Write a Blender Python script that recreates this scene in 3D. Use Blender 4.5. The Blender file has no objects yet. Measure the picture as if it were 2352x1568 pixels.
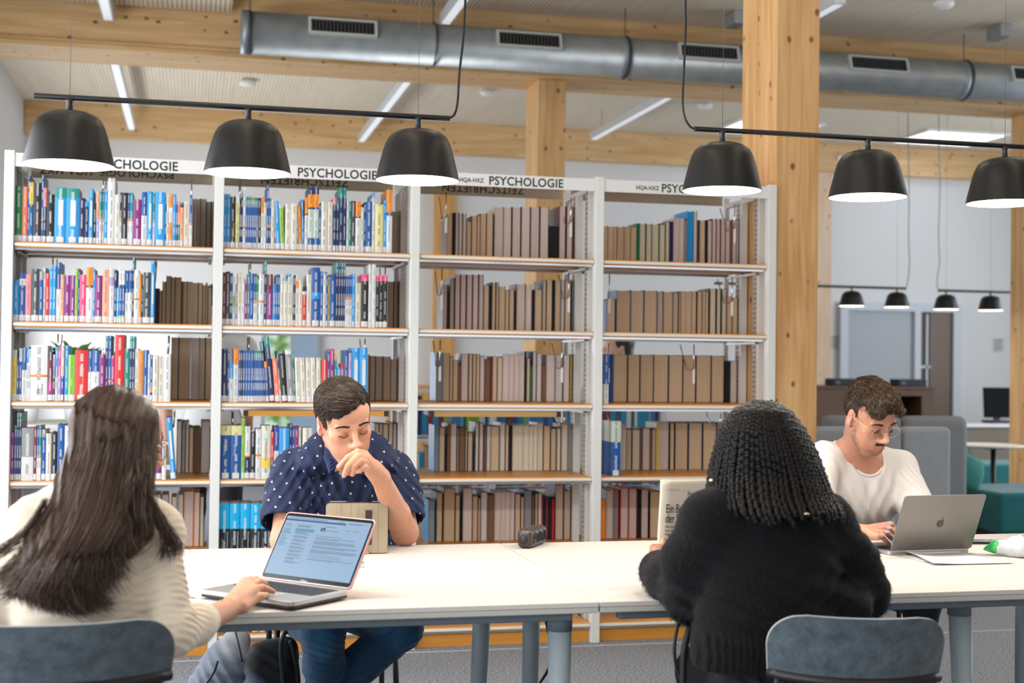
import bpy, bmesh, math, random, os
import numpy as np
from mathutils import Vector, Matrix, Euler
random.seed(7)
SC = bpy.context.scene
COL = SC.collection
PI = math.pi
# ---------------------------------------------------------------- camera
F_PX, YAW, PITCH, ROLL, EYE = 3108.9, .2324, .0168, .0122, 1.3346
_fw = Vector((math.sin(YAW)*math.cos(PITCH), math.cos(YAW)*math.cos(PITCH), math.sin(PITCH)))
_r = Vector((math.cos(YAW), -math.sin(YAW), 0)); _u = _r.cross(_fw)
_r2 = _r*math.cos(ROLL)+_u*math.sin(ROLL); _u2 = -_r*math.sin(ROLL)+_u*math.cos(ROLL)
cam_d = bpy.data.cameras.new('camera'); cam = bpy.data.objects.new('camera', cam_d); COL.objects.link(cam)
cam_d.sensor_width = 36; cam_d.lens = F_PX/2352*36; cam_d.clip_start = .05; cam_d.clip_end = 200
cam.matrix_world = Matrix(((_r2.x, _u2.x, -_fw.x, 0), (_r2.y, _u2.y, -_fw.y, 0), (_r2.z, _u2.z, -_fw.z, EYE), (0, 0, 0, 1)))
cam_d.dof.use_dof = True; cam_d.dof.focus_distance = 4.35; cam_d.dof.aperture_fstop = 3.2
SC.camera = cam
# ---------------------------------------------------------------- world, exposure
w = bpy.data.worlds.new('world'); SC.world = w; w.use_nodes = True
bg = w.node_tree.nodes['Background']; bg.inputs[0].default_value = (.80, .90, 1, 1); bg.inputs[1].default_value = 1.0
SC.view_settings.view_transform = 'Standard'; SC.view_settings.look = 'None'
SC.view_settings.exposure = -.34; SC.view_settings.gamma = 1; SC.view_settings.use_curve_mapping = False
cy = SC.cycles
cy.max_bounces = 7; cy.diffuse_bounces = 4; cy.glossy_bounces = 3; cy.transmission_bounces = 4; cy.transparent_max_bounces = 6
cy.use_denoising = True; cy.sample_clamp_indirect = 4; cy.caustics_reflective = False; cy.caustics_refractive = False
# ---------------------------------------------------------------- daylight through the windows (big soft panes)
def area(name, loc, size, direction, power, col):
    l = bpy.data.lights.new(name, 'AREA'); l.shape = 'RECTANGLE'; l.size, l.size_y = size; l.energy = power; l.color = col
    o = bpy.data.objects.new(name, l); COL.objects.link(o); o.location = loc
    o.rotation_euler = Vector(direction).to_track_quat('-Z', 'Y').to_euler(); return o
area('window_and_fill_left', (-2.25, 3.2, 1.9), (9.0, 2.8), (1, 0, .06), 540, (.92, .96, 1))
area('window_and_fill_left', (-1.70, 12.6, 1.6), (3.6, 2.0), (1, 0, .1), 280, (.93, .96, 1))  # unseen light added to brighten the back zone, set before a solid wall
area('window_daylight_rear', (3.5, -3.3, 2.1), (9.5, 3.0), (0, 1, -.02), 95, (.95, .96, 1))
area('window_daylight_right', (10.8, 9.0, 2.1), (7.0, 2.6), (-1, 0, 0), 430, (.76, .87, 1))
# pixel of the photograph -> point of the room on a plane, used to measure where things stand
def _ray(px, py): return _fw+_r2*((px-1176)/F_PX)+_u2*((784-py)/F_PX)
def UY(px, py, Y): d = _ray(px, py); return Vector((0, 0, EYE))+d*(Y/d.y)
def UZ(px, py, Z): d = _ray(px, py); return Vector((0, 0, EYE))+d*((Z-EYE)/d.z)
# ---------------------------------------------------------------- helpers
def lin(c):
    if isinstance(c, str):
        c = c.lstrip('#'); c = [int(c[i:i+2], 16)/255 for i in (0, 2, 4)]
    return tuple(x/12.92 if x <= .04045 else ((x+.055)/1.055)**2.4 for x in c)
def newmat(name):
    m = bpy.data.materials.new(name); m.use_nodes = True
    return m, m.node_tree, m.node_tree.nodes['Principled BSDF']
def N(nt, typ, **kw):
    n = nt.nodes.new(typ)
    for k, v in kw.items():
        if isinstance(k, str) and k.startswith('i_'): n.inputs[k[2:].replace('_', ' ')].default_value = v
        else: setattr(n, k, v)
    return n
_pm = {}
def plain(name, col, rough=.5, metal=0, bump=0, bscale=200, var=0, vscale=20, sheen=0, emit=None, es=0, trans=0, coat=0, alpha=1, ior=1.45, spec=.5):
    if name in _pm: return _pm[name]
    m, nt, b = newmat(name); c = lin(col) if isinstance(col, str) else col
    b.inputs['Base Color'].default_value = (*c, 1); b.inputs['Roughness'].default_value = rough; b.inputs['Metallic'].default_value = metal
    b.inputs['Sheen Weight'].default_value = sheen; b.inputs['Transmission Weight'].default_value = trans
    b.inputs['Coat Weight'].default_value = coat; b.inputs['IOR'].default_value = ior; b.inputs['Alpha'].default_value = alpha
    b.inputs['Specular IOR Level'].default_value = spec
    if emit: b.inputs['Emission Color'].default_value = (*(lin(emit) if isinstance(emit, str) else emit), 1); b.inputs['Emission Strength'].default_value = es
    tc = N(nt, 'ShaderNodeTexCoord')
    if var:
        n = N(nt, 'ShaderNodeTexNoise'); n.inputs['Scale'].default_value = vscale; n.inputs['Detail'].default_value = 4
        nt.links.new(tc.outputs['Object'], n.inputs['Vector'])
        mr = N(nt, 'ShaderNodeMapRange'); mr.inputs['From Min'].default_value = .3; mr.inputs['From Max'].default_value = .7
        mr.inputs['To Min'].default_value = 1-var; mr.inputs['To Max'].default_value = 1+var
        nt.links.new(n.outputs['Fac'], mr.inputs['Value'])
        mx = N(nt, 'ShaderNodeVectorMath', operation='SCALE'); mx.inputs[0].default_value = c
        nt.links.new(mr.outputs['Result'], mx.inputs['Scale']); nt.links.new(mx.outputs[0], b.inputs['Base Color'])
    if bump:
        n = N(nt, 'ShaderNodeTexNoise'); n.inputs['Scale'].default_value = bscale; n.inputs['Detail'].default_value = 3
        nt.links.new(tc.outputs['Object'], n.inputs['Vector'])
        bp = N(nt, 'ShaderNodeBump'); bp.inputs['Strength'].default_value = bump; bp.inputs['Distance'].default_value = .002
        nt.links.new(n.outputs['Fac'], bp.inputs['Height']); nt.links.new(bp.outputs['Normal'], b.inputs['Normal'])
    _pm[name] = m; return m
def wood(name, c1, c2, axis=2, knots=1.0, rough=.55, scale=1.0, kcol='6a4220'):
    m, nt, b = newmat(name); L = nt.links.new
    tc = N(nt, 'ShaderNodeTexCoord'); mp = N(nt, 'ShaderNodeMapping'); s = [9*scale]*3; s[axis] = .7*scale
    mp.inputs['Scale'].default_value = s; L(tc.outputs['Object'], mp.inputs['Vector'])
    n = N(nt, 'ShaderNodeTexNoise'); n.inputs['Scale'].default_value = 2.2; n.inputs['Detail'].default_value = 6; n.inputs['Distortion'].default_value = .6
    L(mp.outputs[0], n.inputs['Vector'])
    mp2 = N(nt, 'ShaderNodeMapping'); s2 = [60*scale]*3; s2[axis] = 1.2*scale; mp2.inputs['Scale'].default_value = s2; L(tc.outputs['Object'], mp2.inputs['Vector'])
    n2 = N(nt, 'ShaderNodeTexNoise'); n2.inputs['Scale'].default_value = 1.5; n2.inputs['Detail'].default_value = 3; L(mp2.outputs[0], n2.inputs['Vector'])
    ad = N(nt, 'ShaderNodeMath', operation='MULTIPLY_ADD'); ad.inputs[1].default_value = .45; L(n2.outputs['Fac'], ad.inputs[0]); L(n.outputs['Fac'], ad.inputs[2])
    cr = N(nt, 'ShaderNodeValToRGB'); cr.color_ramp.elements[0].position = .5; cr.color_ramp.elements[1].position = .95
    cr.color_ramp.elements[0].color = (*lin(c1), 1); cr.color_ramp.elements[1].color = (*lin(c2), 1); L(ad.outputs[0], cr.inputs['Fac'])
    out = cr.outputs['Color']
    if knots:
        mp3 = N(nt, 'ShaderNodeMapping'); s3 = [5.2]*3; s3[axis] = 3.6; mp3.inputs['Scale'].default_value = s3; L(tc.outputs['Object'], mp3.inputs['Vector'])
        v = N(nt, 'ShaderNodeTexVoronoi'); v.inputs['Scale'].default_value = 1.9; L(mp3.outputs[0], v.inputs['Vector'])
        ns = N(nt, 'ShaderNodeTexNoise'); ns.inputs['Scale'].default_value = 22; L(tc.outputs['Object'], ns.inputs['Vector'])
        dd = N(nt, 'ShaderNodeMath', operation='MULTIPLY_ADD'); dd.inputs[1].default_value = .09; L(ns.outputs['Fac'], dd.inputs[0]); L(v.outputs['Distance'], dd.inputs[2])
        k = N(nt, 'ShaderNodeMapRange'); k.inputs['From Min'].default_value = .13*knots; k.inputs['From Max'].default_value = .20*knots
        k.inputs['To Min'].default_value = .92; k.inputs['To Max'].default_value = 0; L(dd.outputs[0], k.inputs['Value'])
        mx = N(nt, 'ShaderNodeMix', data_type='RGBA'); L(k.outputs['Result'], mx.inputs[0]); L(out, mx.inputs[6]); mx.inputs[7].default_value = (*lin(kcol), 1)
        out = mx.outputs[2]
    L(out, b.inputs['Base Color']); b.inputs['Roughness'].default_value = rough
    return m

class MB:
    def __init__(s): s.v = []; s.f = []; s.m = []; s.c = []; s.uv = []; s.M = None; s.sm = []
    def _p(s, p):
        p = Vector(p); return tuple(s.M @ p) if s.M is not None else tuple(p)
    def face(s, pts, mat=0, col=(1, 1, 1), uv=None, smooth=False):
        i = len(s.v); s.v += [s._p(p) for p in pts]; s.f.append(tuple(range(i, i+len(pts)))); s.m.append(mat); s.c.append(col)
        s.uv.append(uv or [(0, 0)]*len(pts)); s.sm.append(smooth)
    def mesh(s, vs, fs, mat=0, col=(1, 1, 1), smooth=False):
        i = len(s.v); s.v += [s._p(p) for p in vs]
        for f in fs: s.f.append(tuple(i+k for k in f)); s.m.append(mat); s.c.append(col); s.uv.append([(0, 0)]*len(f)); s.sm.append(smooth)
    def box(s, a, b, mat=0, col=(1, 1, 1)):
        x0, y0, z0 = a; x1, y1, z1 = b
        vs = [(x0, y0, z0), (x1, y0, z0), (x1, y1, z0), (x0, y1, z0), (x0, y0, z1), (x1, y0, z1), (x1, y1, z1), (x0, y1, z1)]
        s.mesh(vs, [(0, 3, 2, 1), (4, 5, 6, 7), (0, 1, 5, 4), (1, 2, 6, 5), (2, 3, 7, 6), (3, 0, 4, 7)], mat, col)
    def tube(s, pts, r, n=10, mat=0, col=(1, 1, 1), caps=True, closed=False):
        pts = [Vector(p) for p in pts]; k = len(pts); rs = r if isinstance(r, (list, tuple)) else [r]*k
        t0 = (pts[1]-pts[0]).normalized(); up = Vector((0, 0, 1)) if abs(t0.z) < .9 else Vector((1, 0, 0))
        nrm = (up-t0*up.dot(t0)).normalized(); vs = []
        for i, p in enumerate(pts):
            if closed: t = (pts[(i+1) % k]-pts[i-1]).normalized()
            else: t = (pts[min(i+1, k-1)]-pts[max(i-1, 0)]).normalized()
            nrm = (nrm-t*nrm.dot(t)).normalized(); bn = t.cross(nrm)
            for j in range(n):
                a = 2*PI*j/n; vs.append(p+(nrm*math.cos(a)+bn*math.sin(a))*rs[i])
        fs = []
        for i in range(k if closed else k-1):
            i2 = (i+1) % k
            for j in range(n): fs.append((i*n+j, i*n+(j+1) % n, i2*n+(j+1) % n, i2*n+j))
        if caps and not closed: fs.append(tuple(range(n))[::-1]); fs.append(tuple((k-1)*n+j for j in range(n)))
        s.mesh(vs, fs, mat, col, True)
    def lathe(s, prof, c=(0, 0, 0), n=32, mat=0, col=(1, 1, 1), caps=True):
        vs = []; fs = []; k = len(prof)
        for (r, z) in prof:
            for j in range(n): a = 2*PI*j/n; vs.append((c[0]+r*math.cos(a), c[1]+r*math.sin(a), c[2]+z))
        for i in range(k-1):
            for j in range(n): fs.append((i*n+j, i*n+(j+1) % n, (i+1)*n+(j+1) % n, (i+1)*n+j))
        if caps: fs.append(tuple(range(n))[::-1]); fs.append(tuple((k-1)*n+j for j in range(n)))
        s.mesh(vs, fs, mat, col, True)
    def prism(s, poly, z0, z1, mat=0, col=(1, 1, 1)):
        n = len(poly); vs = [(x, y, z0) for x, y in poly]+[(x, y, z1) for x, y in poly]
        fs = [tuple(range(n))[::-1], tuple(range(n, 2*n))]+[(i, (i+1) % n, n+(i+1) % n, n+i) for i in range(n)]
        s.mesh(vs, fs, mat, col)
    def build(s, name, mats, parent=None, bevel=0, seg=2, smooth=None, sub=0):
        me = bpy.data.meshes.new(name); me.from_pydata(s.v, [], s.f)
        for m in (mats if isinstance(mats, (list, tuple)) else [mats]): me.materials.append(m)
        me.polygons.foreach_set('material_index', s.m); me.polygons.foreach_set('use_smooth', s.sm)
        if any(c != (1, 1, 1) for c in s.c):
            at = me.attributes.new('col', 'FLOAT_COLOR', 'CORNER'); buf = []
            for f, c in zip(s.f, s.c): buf += [c[0], c[1], c[2], 1]*len(f)
            at.data.foreach_set('color', buf)
        if any(u[0] != (0, 0) or u[-1] != (0, 0) for u in s.uv):
            ul = me.uv_layers.new(name='uv'); ul.data.foreach_set('uv', [x for u in s.uv for p in u for x in p])
        me.update(); o = bpy.data.objects.new(name, me); COL.objects.link(o)
        if bevel:
            md = o.modifiers.new('bevel', 'BEVEL'); md.width = bevel; md.segments = seg; md.limit_method = 'ANGLE'; md.angle_limit = .7
            md.harden_normals = False
        if sub:
            md = o.modifiers.new('sub', 'SUBSURF'); md.levels = md.render_levels = sub
        if parent is not None: o.parent = parent
        return o
def tag(o, label=None, cat=None, group=None, kind=None):
    if label: o['label'] = label
    if cat: o['category'] = cat
    if group: o['group'] = group
    if kind: o['kind'] = kind
    return o
def empty(name, loc=(0, 0, 0), rz=0, label=None, cat=None, group=None):
    o = bpy.data.objects.new(name, None); COL.objects.link(o); o.location = loc; o.rotation_euler = (0, 0, rz); o.empty_display_size = .1
    return tag(o, label, cat, group)
def struct(mb, name, mats, label=None, **k):
    o = mb.build(name, mats, **k); o['kind'] = 'structure'
    if label: o['label'] = label
    return o
def copy_tree(o, parent=None):
    c = o.copy(); COL.objects.link(c); c.parent = parent
    for ch in [x for x in bpy.data.objects if x.parent == o]: copy_tree(ch, c)
    return c
def text(body, size, name, mat, parent=None, M=None, ext=.0006, align='LEFT', spacing=1.0, sx=1.0, bold=0):
    cu = bpy.data.curves.new(name, 'FONT'); cu.body = body; cu.size = size; cu.extrude = ext; cu.align_x = align; cu.space_character = spacing
    cu.resolution_u = 3; cu.offset = bold
    me_o = bpy.data.objects.new(name+'_tmp', cu); COL.objects.link(me_o)
    dg = bpy.context.evaluated_depsgraph_get(); me = bpy.data.meshes.new_from_object(me_o.evaluated_get(dg))
    bpy.data.objects.remove(me_o); bpy.data.curves.remove(cu)
    if sx != 1: me.transform(Matrix.Diagonal((sx, 1, 1, 1)))
    if M is not None: me.transform(M)
    me.materials.clear(); me.materials.append(mat); o = bpy.data.objects.new(name, me); COL.objects.link(o)
    if parent is not None: o.parent = parent
    return o
def frame(o, x, z):   # matrix: local x along x, local y along z (text plane), origin o
    x = Vector(x).normalized(); y = Vector(z).normalized(); n = x.cross(y).normalized()
    return Matrix(((x.x, y.x, n.x, o[0]), (x.y, y.y, n.y, o[1]), (x.z, y.z, n.z, o[2]), (0, 0, 0, 1)))
def rrect(x0, y0, x1, y1, r, n=6):
    P = []
    for cx, cy, a0 in ((x1-r, y1-r, 0), (x0+r, y1-r, 90), (x0+r, y0+r, 180), (x1-r, y0+r, 270)):
        for i in range(n+1): a = math.radians(a0+90*i/n); P.append((cx+r*math.cos(a), cy+r*math.sin(a)))
    return P
def arc_pts(pts, n=8):   # Catmull-Rom through points
    P = [Vector(p) for p in pts]; P = [P[0]*2-P[1]]+P+[P[-1]*2-P[-2]]; out = []
    for i in range(1, len(P)-2):
        for k in range(n):
            t = k/n; a, b, c, d = P[i-1], P[i], P[i+1], P[i+2]
            out.append(.5*((2*b)+(c-a)*t+(2*a-5*b+4*c-d)*t*t+(3*b-a-3*c+d)*t**3))
    out.append(P[-2]); return out
# ---------------------------------------------------------------- setting
WOODZ = wood('spruce_upright', 'deb682', 'bb8a52', 2, 1.0); WOODX = wood('spruce_beam', 'e0bd8e', 'c49a62', 0, 1.0)
WOODP = wood('spruce_pale', 'dcc2a6', 'c9a888', 2, .9)
PANEL = wood('spruce_panel', 'd9ab6c', 'b9823f', 2, .8)
WALL = plain('wall_paint', 'dcdcdc', .85, bump=.15, bscale=120)
# acoustic ceiling of fine pale slats
CEIL, nt, b = newmat('slatted_ceiling'); L = nt.links.new
tc = N(nt, 'ShaderNodeTexCoord'); wv = N(nt, 'ShaderNodeTexWave', wave_type='BANDS', bands_direction='X'); wv.inputs['Scale'].default_value = 9.5
L(tc.outputs['Object'], wv.inputs['Vector'])
cr = N(nt, 'ShaderNodeValToRGB'); cr.color_ramp.elements[0].position = .04; cr.color_ramp.elements[1].position = .2
cr.color_ramp.elements[0].color = (*lin('b8a88e'), 1); cr.color_ramp.elements[1].color = (*lin('eee0ca'), 1); L(wv.outputs['Fac'], cr.inputs['Fac'])
mp = N(nt, 'ShaderNodeMapping'); mp.inputs['Scale'].default_value = (9, .5, 1); L(tc.outputs['Object'], mp.inputs['Vector'])
nz = N(nt, 'ShaderNodeTexNoise'); nz.inputs['Scale'].default_value = 2; nz.inputs['Detail'].default_value = 4; L(mp.outputs[0], nz.inputs['Vector'])
mr = N(nt, 'ShaderNodeMapRange'); mr.inputs['To Min'].default_value = .82; mr.inputs['To Max'].default_value = 1.12; L(nz.outputs['Fac'], mr.inputs['Value'])
sc = N(nt, 'ShaderNodeVectorMath', operation='SCALE'); L(cr.outputs['Color'], sc.inputs[0]); L(mr.outputs[0], sc.inputs['Scale']); L(sc.outputs[0], b.inputs['Base Color'])
bp = N(nt, 'ShaderNodeBump'); bp.inputs['Strength'].default_value = .5; bp.inputs['Distance'].default_value = .01; L(wv.outputs['Fac'], bp.inputs['Height']); L(bp.outputs[0], b.inputs['Normal'])
b.inputs['Roughness'].default_value = .8
# carpet
CARPET, nt, b = newmat('carpet'); L = nt.links.new
tc = N(nt, 'ShaderNodeTexCoord'); mp = N(nt, 'ShaderNodeMapping'); mp.inputs['Scale'].default_value = (60, 150, 1); L(tc.outputs['Object'], mp.inputs['Vector'])
nz = N(nt, 'ShaderNodeTexNoise'); nz.inputs['Scale'].default_value = 1.4; nz.inputs['Detail'].default_value = 3; L(mp.outputs[0], nz.inputs['Vector'])
cr = N(nt, 'ShaderNodeValToRGB'); cr.color_ramp.elements[0].position = .36; cr.color_ramp.elements[1].position = .66
cr.color_ramp.elements[0].color = (*lin('4c5058'), 1); cr.color_ramp.elements[1].color = (*lin('a6aab4'), 1); L(nz.outputs['Fac'], cr.inputs['Fac']); L(cr.outputs[0], b.inputs['Base Color'])
b.inputs['Roughness'].default_value = .95; bp = N(nt, 'ShaderNodeBump'); bp.inputs['Strength'].default_value = .6; bp.inputs['Distance'].default_value = .004
L(nz.outputs['Fac'], bp.inputs['Height']); L(bp.outputs[0], b.inputs['Normal'])
CZ = 4.0
m = MB(); m.box((-2.3, -3.5, -.1), (11, 15.1, 0)); struct(m, 'floor', CARPET, 'grey flecked carpet floor')
m = MB(); m.box((-2.3, -3.5, CZ), (11, 15.1, CZ+.2)); struct(m, 'ceiling', CEIL, 'pale finely slatted acoustic ceiling')
WY = 14.85
m = MB(); m.box((-2.3, WY, 0), (11, WY+.2, CZ)); struct(m, 'wall_back', WALL, 'white rear wall')
m = MB(); m.box((-2.0, 10.6, 0), (-1.72, WY, CZ)); struct(m, 'wall_left', WALL, 'white side wall at the left')
for nm, x0, x1, y0, y1 in (('wall_side', -2.6, -2.3, -3.5, 15.1), ('wall_right', 11, 11.3, -3.5, 15.1), ('wall_front', -2.6, 11.3, -3.8, -3.5)):
    m = MB(); m.box((x0, y0, 0), (x1, y1, CZ)); struct(m, nm, WALL, 'white wall')
m = MB(); m.box((-2.2, 6.195, .0), (8.9, 6.205, .0012)); struct(m, 'trim_1', plain('carpet_joint', 'c9ccd2', .8), 'pale joint line in the carpet')
# beams
BY = 9.95
m = MB(); m.box((-2.3, BY, 3.58), (11, BY+.42, CZ)); m.box((-2.3, BY-.05, 3.515), (11, BY+.46, 3.548)); m.box((-2.3, BY-.03, 3.548), (11, BY+.44, 3.58))
o = m.build('roof_beam', WOODX, bevel=.004); tag(o, 'long laminated wood beam above the bookcase with a duct in front', 'beam')
m = MB(); m.box((-1.715, WY-.14, 3.655), (11, WY-.002, CZ-.002)); o = m.build('roof_beam', WOODX, bevel=.004); tag(o, 'knotty wood beam along the top of the rear white wall', 'beam')
def post(x0, y0, w, d, top, label, mat=WOODZ):
    m = MB(); m.box((0, 0, 0), (w, d, top)); o = m.build('wooden_column', mat, bevel=.004); o.location = (x0, y0, 0); tag(o, label, 'column'); return o
post(2.835, 6.28, .232, .44, CZ-.001, 'thick knotty wooden column at the right end of the bookcase')
post(2.544, BY+.03, .22, .38, 3.514, 'wooden column rising behind the third bay of the bookcase')
post(6.86, BY+.03, .22, .38, 3.514, 'wooden column cut off by the right edge of the picture')
post(7.10, WY-.16, .245, .155, 3.65, 'pale knotty wooden column standing against the rear wall', WOODP)
# wooden door frame in the rear wall, seen through the third bay
m = MB(); m.box((2.60, WY-.08, 0), (2.84, WY-.001, 3.25)); m.box((2.10, WY-.08, 1.015), (2.598, WY-.001, 1.09)); m.box((2.10, WY-.06, 0), (2.598, WY-.001, 1.013))
struct(m, 'trim_2', PANEL, 'wooden frame on the rear wall', bevel=.004)
# window with greenery outside
GREEN, nt, b = newmat('garden_view'); L = nt.links.new
tc = N(nt, 'ShaderNodeTexCoord'); nz = N(nt, 'ShaderNodeTexNoise'); nz.inputs['Scale'].default_value = 7; L(tc.outputs['Object'], nz.inputs['Vector'])
cr = N(nt, 'ShaderNodeValToRGB'); cr.color_ramp.elements[0].position = .4; cr.color_ramp.elements[1].position = .62
cr.color_ramp.elements[0].color = (.12, .3, .04, 1); cr.color_ramp.elements[1].color = (.75, .95, .8, 1); L(nz.outputs['Fac'], cr.inputs['Fac'])
L(cr.outputs[0], b.inputs['Emission Color']); b.inputs['Emission Strength'].default_value = 1.0; b.inputs['Base Color'].default_value = (.02, .02, .02, 1)
m = MB(); m.box((.78, WY-.012, .3), (1.04, WY-.002, 2.15), 1); m.box((1.06, WY-.012, .3), (1.32, WY-.002, 2.15), 2)
for a in ((.74, .78), (1.04, 1.07), (1.32, 1.36)): m.box((a[0], WY-.05, .25), (a[1], WY-.001, 2.2), 0)
m.box((.74, WY-.052, 2.15), (1.36, WY-.001, 2.2), 0); m.box((.74, WY-.052, .25), (1.36, WY-.001, .3), 0)
struct(m, 'window_1', [plain('frame_grey', '9aa3ad', .5), GREEN, plain('sky_pane', '202830', .3, emit='a8c0dc', es=.75)], 'tall window with garden green outside')
# skylights in the ceiling
SKYL = plain('skylight_pane', 'ffffff', .4, emit='f2f8ff', es=2.2)
for k, P in enumerate(((7.95, 13.55, 8.92, 14.35), (5.72, 13.58, 6.66, 14.3))):
    m = MB(); m.box((P[0], P[1], CZ-.012), (P[2], P[3], CZ-.003), 1)
    for e in ((P[0]-.04, P[1]-.04, P[2]+.04, P[1]), (P[0]-.04, P[3], P[2]+.04, P[3]+.04), (P[0]-.04, P[1], P[0], P[3]), (P[2], P[1], P[2]+.04, P[3])):
        m.box((e[0], e[1], CZ-.02), (e[2], e[3], CZ-.001), 0)
    struct(m, 'window_%d' % (k+2), [plain('sk_frame', 'e8e8e6', .5), SKYL], 'bright skylight in the ceiling')
# door and glazed opening at the rear right
DW = WY-.002
m = MB(); m.box((7.52, DW-.07, 0), (7.62, DW, 2.12), 0); m.box((7.62, DW-.07, 2.03), (9.02, DW, 2.12), 0); m.box((8.50, DW-.07, 0), (8.58, DW, 2.03), 0); m.box((9.02, DW-.07, 0), (9.12, DW, 2.12), 0)
m.box((7.62, DW-.02, 0), (8.50, DW-.001, 2.03), 1); m.box((8.58, DW-.02, 0), (8.72, DW-.001, 2.03), 2); m.box((8.72, DW-.03, 0), (9.02, DW-.001, 2.03), 3)
m.box((8.58, DW-.05, 1.35), (8.72, DW-.02, 1.38), 0); m.box((8.58, DW-.05, .95), (8.72, DW-.02, .98), 0); m.box((8.66, DW-.05, 0), (8.685, DW-.02, 2.0), 0)
o = struct(m, 'door_1', [plain('door_frame', 'c3cad3', .5), plain('door_leaf', 'a7abb0', .5), plain('shelf_dark', '6b5c50', .7), plain('brown_leaf', '5d4227', .4)], 'pale grey door beside a brown panel in a white frame')
hd = MB(); hd.tube([(8.42, DW-.06, 1.05), (8.32, DW-.06, 1.05)], .011, 8); hd.tube([(8.42, DW-.06, 1.05), (8.42, DW-.021, 1.05)], .011, 8); hd.build('door_handle', plain('steel', 'b9bdc2', .3, 1), o)
for k, (x, z, lb) in enumerate(((9.60, 1.56, 'paper notice on the rear wall right of the door'), (7.43, 1.56, 'paper notice on the rear wall beside the pale column'))):
    e = empty('paper_notice', (x, WY-.006, z), 0, lb, 'notice')
    m = MB(); m.box((0, 0, 0), (.145, .003, .165)); m.build('sheet', plain('notice_paper', 'c9c6cb', .7), e)
    m = MB()
    for i in range(6): m.box((.018, -.0008, .02+i*.02), (.018+(.11 if i % 2 else .085), .0002, .027+i*.02))
    m.box((.018, -.0008, .142), (.125, .0002, .152)); m.build('printed_lines', plain('notice_ink', '6f6a72', .8), e)
m = MB(); m.box((8.575, WY-.03, 1.13), (8.635, WY-.001, 1.20)); tag(m.build('wall_socket', plain('socket_white', 'e4e6e8', .4), bevel=.004), 'small white socket box on the rear wall above the monitor', 'socket')
for i in (0, 1):
    m = MB(); m.tube([(7.44+i*.11, WY-.16, 3.83), (7.44+i*.11, WY-.141, 3.83)], .03, 16); tag(m.build('round_sensor', plain('sensor_white', 'e8e8e4', .5)), ('left' if i == 0 else 'right')+' one of two small white discs on the rear beam', 'sensor')

# ---------------------------------------------------------------- ventilation duct
GALV, nt, b = newmat('galvanised_spiral_duct'); L = nt.links.new
tc = N(nt, 'ShaderNodeTexCoord'); wv = N(nt, 'ShaderNodeTexWave', wave_type='BANDS', bands_direction='X', wave_profile='SAW'); wv.inputs['Scale'].default_value = 9.0
L(tc.outputs['Object'], wv.inputs['Vector']); bp = N(nt, 'ShaderNodeBump'); bp.inputs['Strength'].default_value = .9; bp.inputs['Distance'].default_value = .006
L(wv.outputs['Fac'], bp.inputs['Height']); L(bp.outputs[0], b.inputs['Normal'])
nz = N(nt, 'ShaderNodeTexNoise'); nz.inputs['Scale'].default_value = 9; L(tc.outputs['Object'], nz.inputs['Vector'])
cr = N(nt, 'ShaderNodeValToRGB'); cr.color_ramp.elements[0].color = (*lin('8e9496'), 1); cr.color_ramp.elements[1].color = (*lin('b9bebf'), 1); L(nz.outputs['Fac'], cr.inputs['Fac']); L(cr.outputs[0], b.inputs['Base Color'])
b.inputs['Metallic'].default_value = .7; b.inputs['Roughness'].default_value = .42
duct = empty('ventilation_duct', (.31, 9.6, 3.63), 0, 'round galvanised air duct hanging in front of the wood beam', 'duct')
m = MB(); m.tube([(0, 0, 0), (11, 0, 0)], .148, 48); m.build('duct_pipe', GALV, duct)
for x in (.02, 2.77, 5.58, 8.4):
    m = MB(); m.tube([(x-.03, 0, 0), (x+.03, 0, 0)], .153, 48)
    m.build('coupling', plain('coupling_dark', '9aa1a8', .45, .6), duct)
for x in (.05, 1.35, 2.80, 5.62):
    m = MB(); pts = [(x, .157*math.cos(a), .157*math.sin(a)) for a in [PI*.5+i*2*PI/32 for i in range(33)]]; m.tube(pts, .006, 6)
    m.tube([(x, 0, .155), (x, 0, .366)], .004, 6); m.build('hanger_strap', plain('strap_dark', '44484c', .5, .5), duct)
for x0, x1 in ((.445, .925), (1.785, 2.27), (3.17, 3.65), (4.55, 5.05), (5.95, 6.43), (7.3, 7.8)):
    Mv = Matrix.Translation((x0, 0, 0)) @ Matrix.Rotation(-.28, 4, 'X'); w_ = x1-x0
    m = MB(); m.M = Mv
    m.box((0, -.17, -.062), (w_, -.12, -.048)); m.box((0, -.17, .048), (w_, -.12, .062)); m.box((0, -.17, -.048), (.018, -.12, .048)); m.box((w_-.018, -.17, -.048), (w_, -.12, .048))
    vf = m.build('air_vent', plain('vent_frame', 'c8cac6', .45, .2), duct)
    m = MB(); m.M = Mv; m.box((.018, -.150, -.048), (w_-.018, -.147, .048), 1)
    for k in range(18): xx = .026+k*(w_-.052)/17; m.box((xx-.0045, -.166, -.047), (xx+.0045, -.152, .047), 0)
    m.build('louvre', [plain('vent_fin', '4a4c4d', .5, .3), plain('vent_dark', '17181a', .8)], vf)
# acoustic panel at the upper left
m = MB(); m.box((-2.2, 8.3, 3.83), (.24, 9.88, 3.90)); tag(m.build('acoustic_panel', CEIL), 'ribbed pale acoustic panel under the ceiling in the upper left corner', 'panel')
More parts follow.
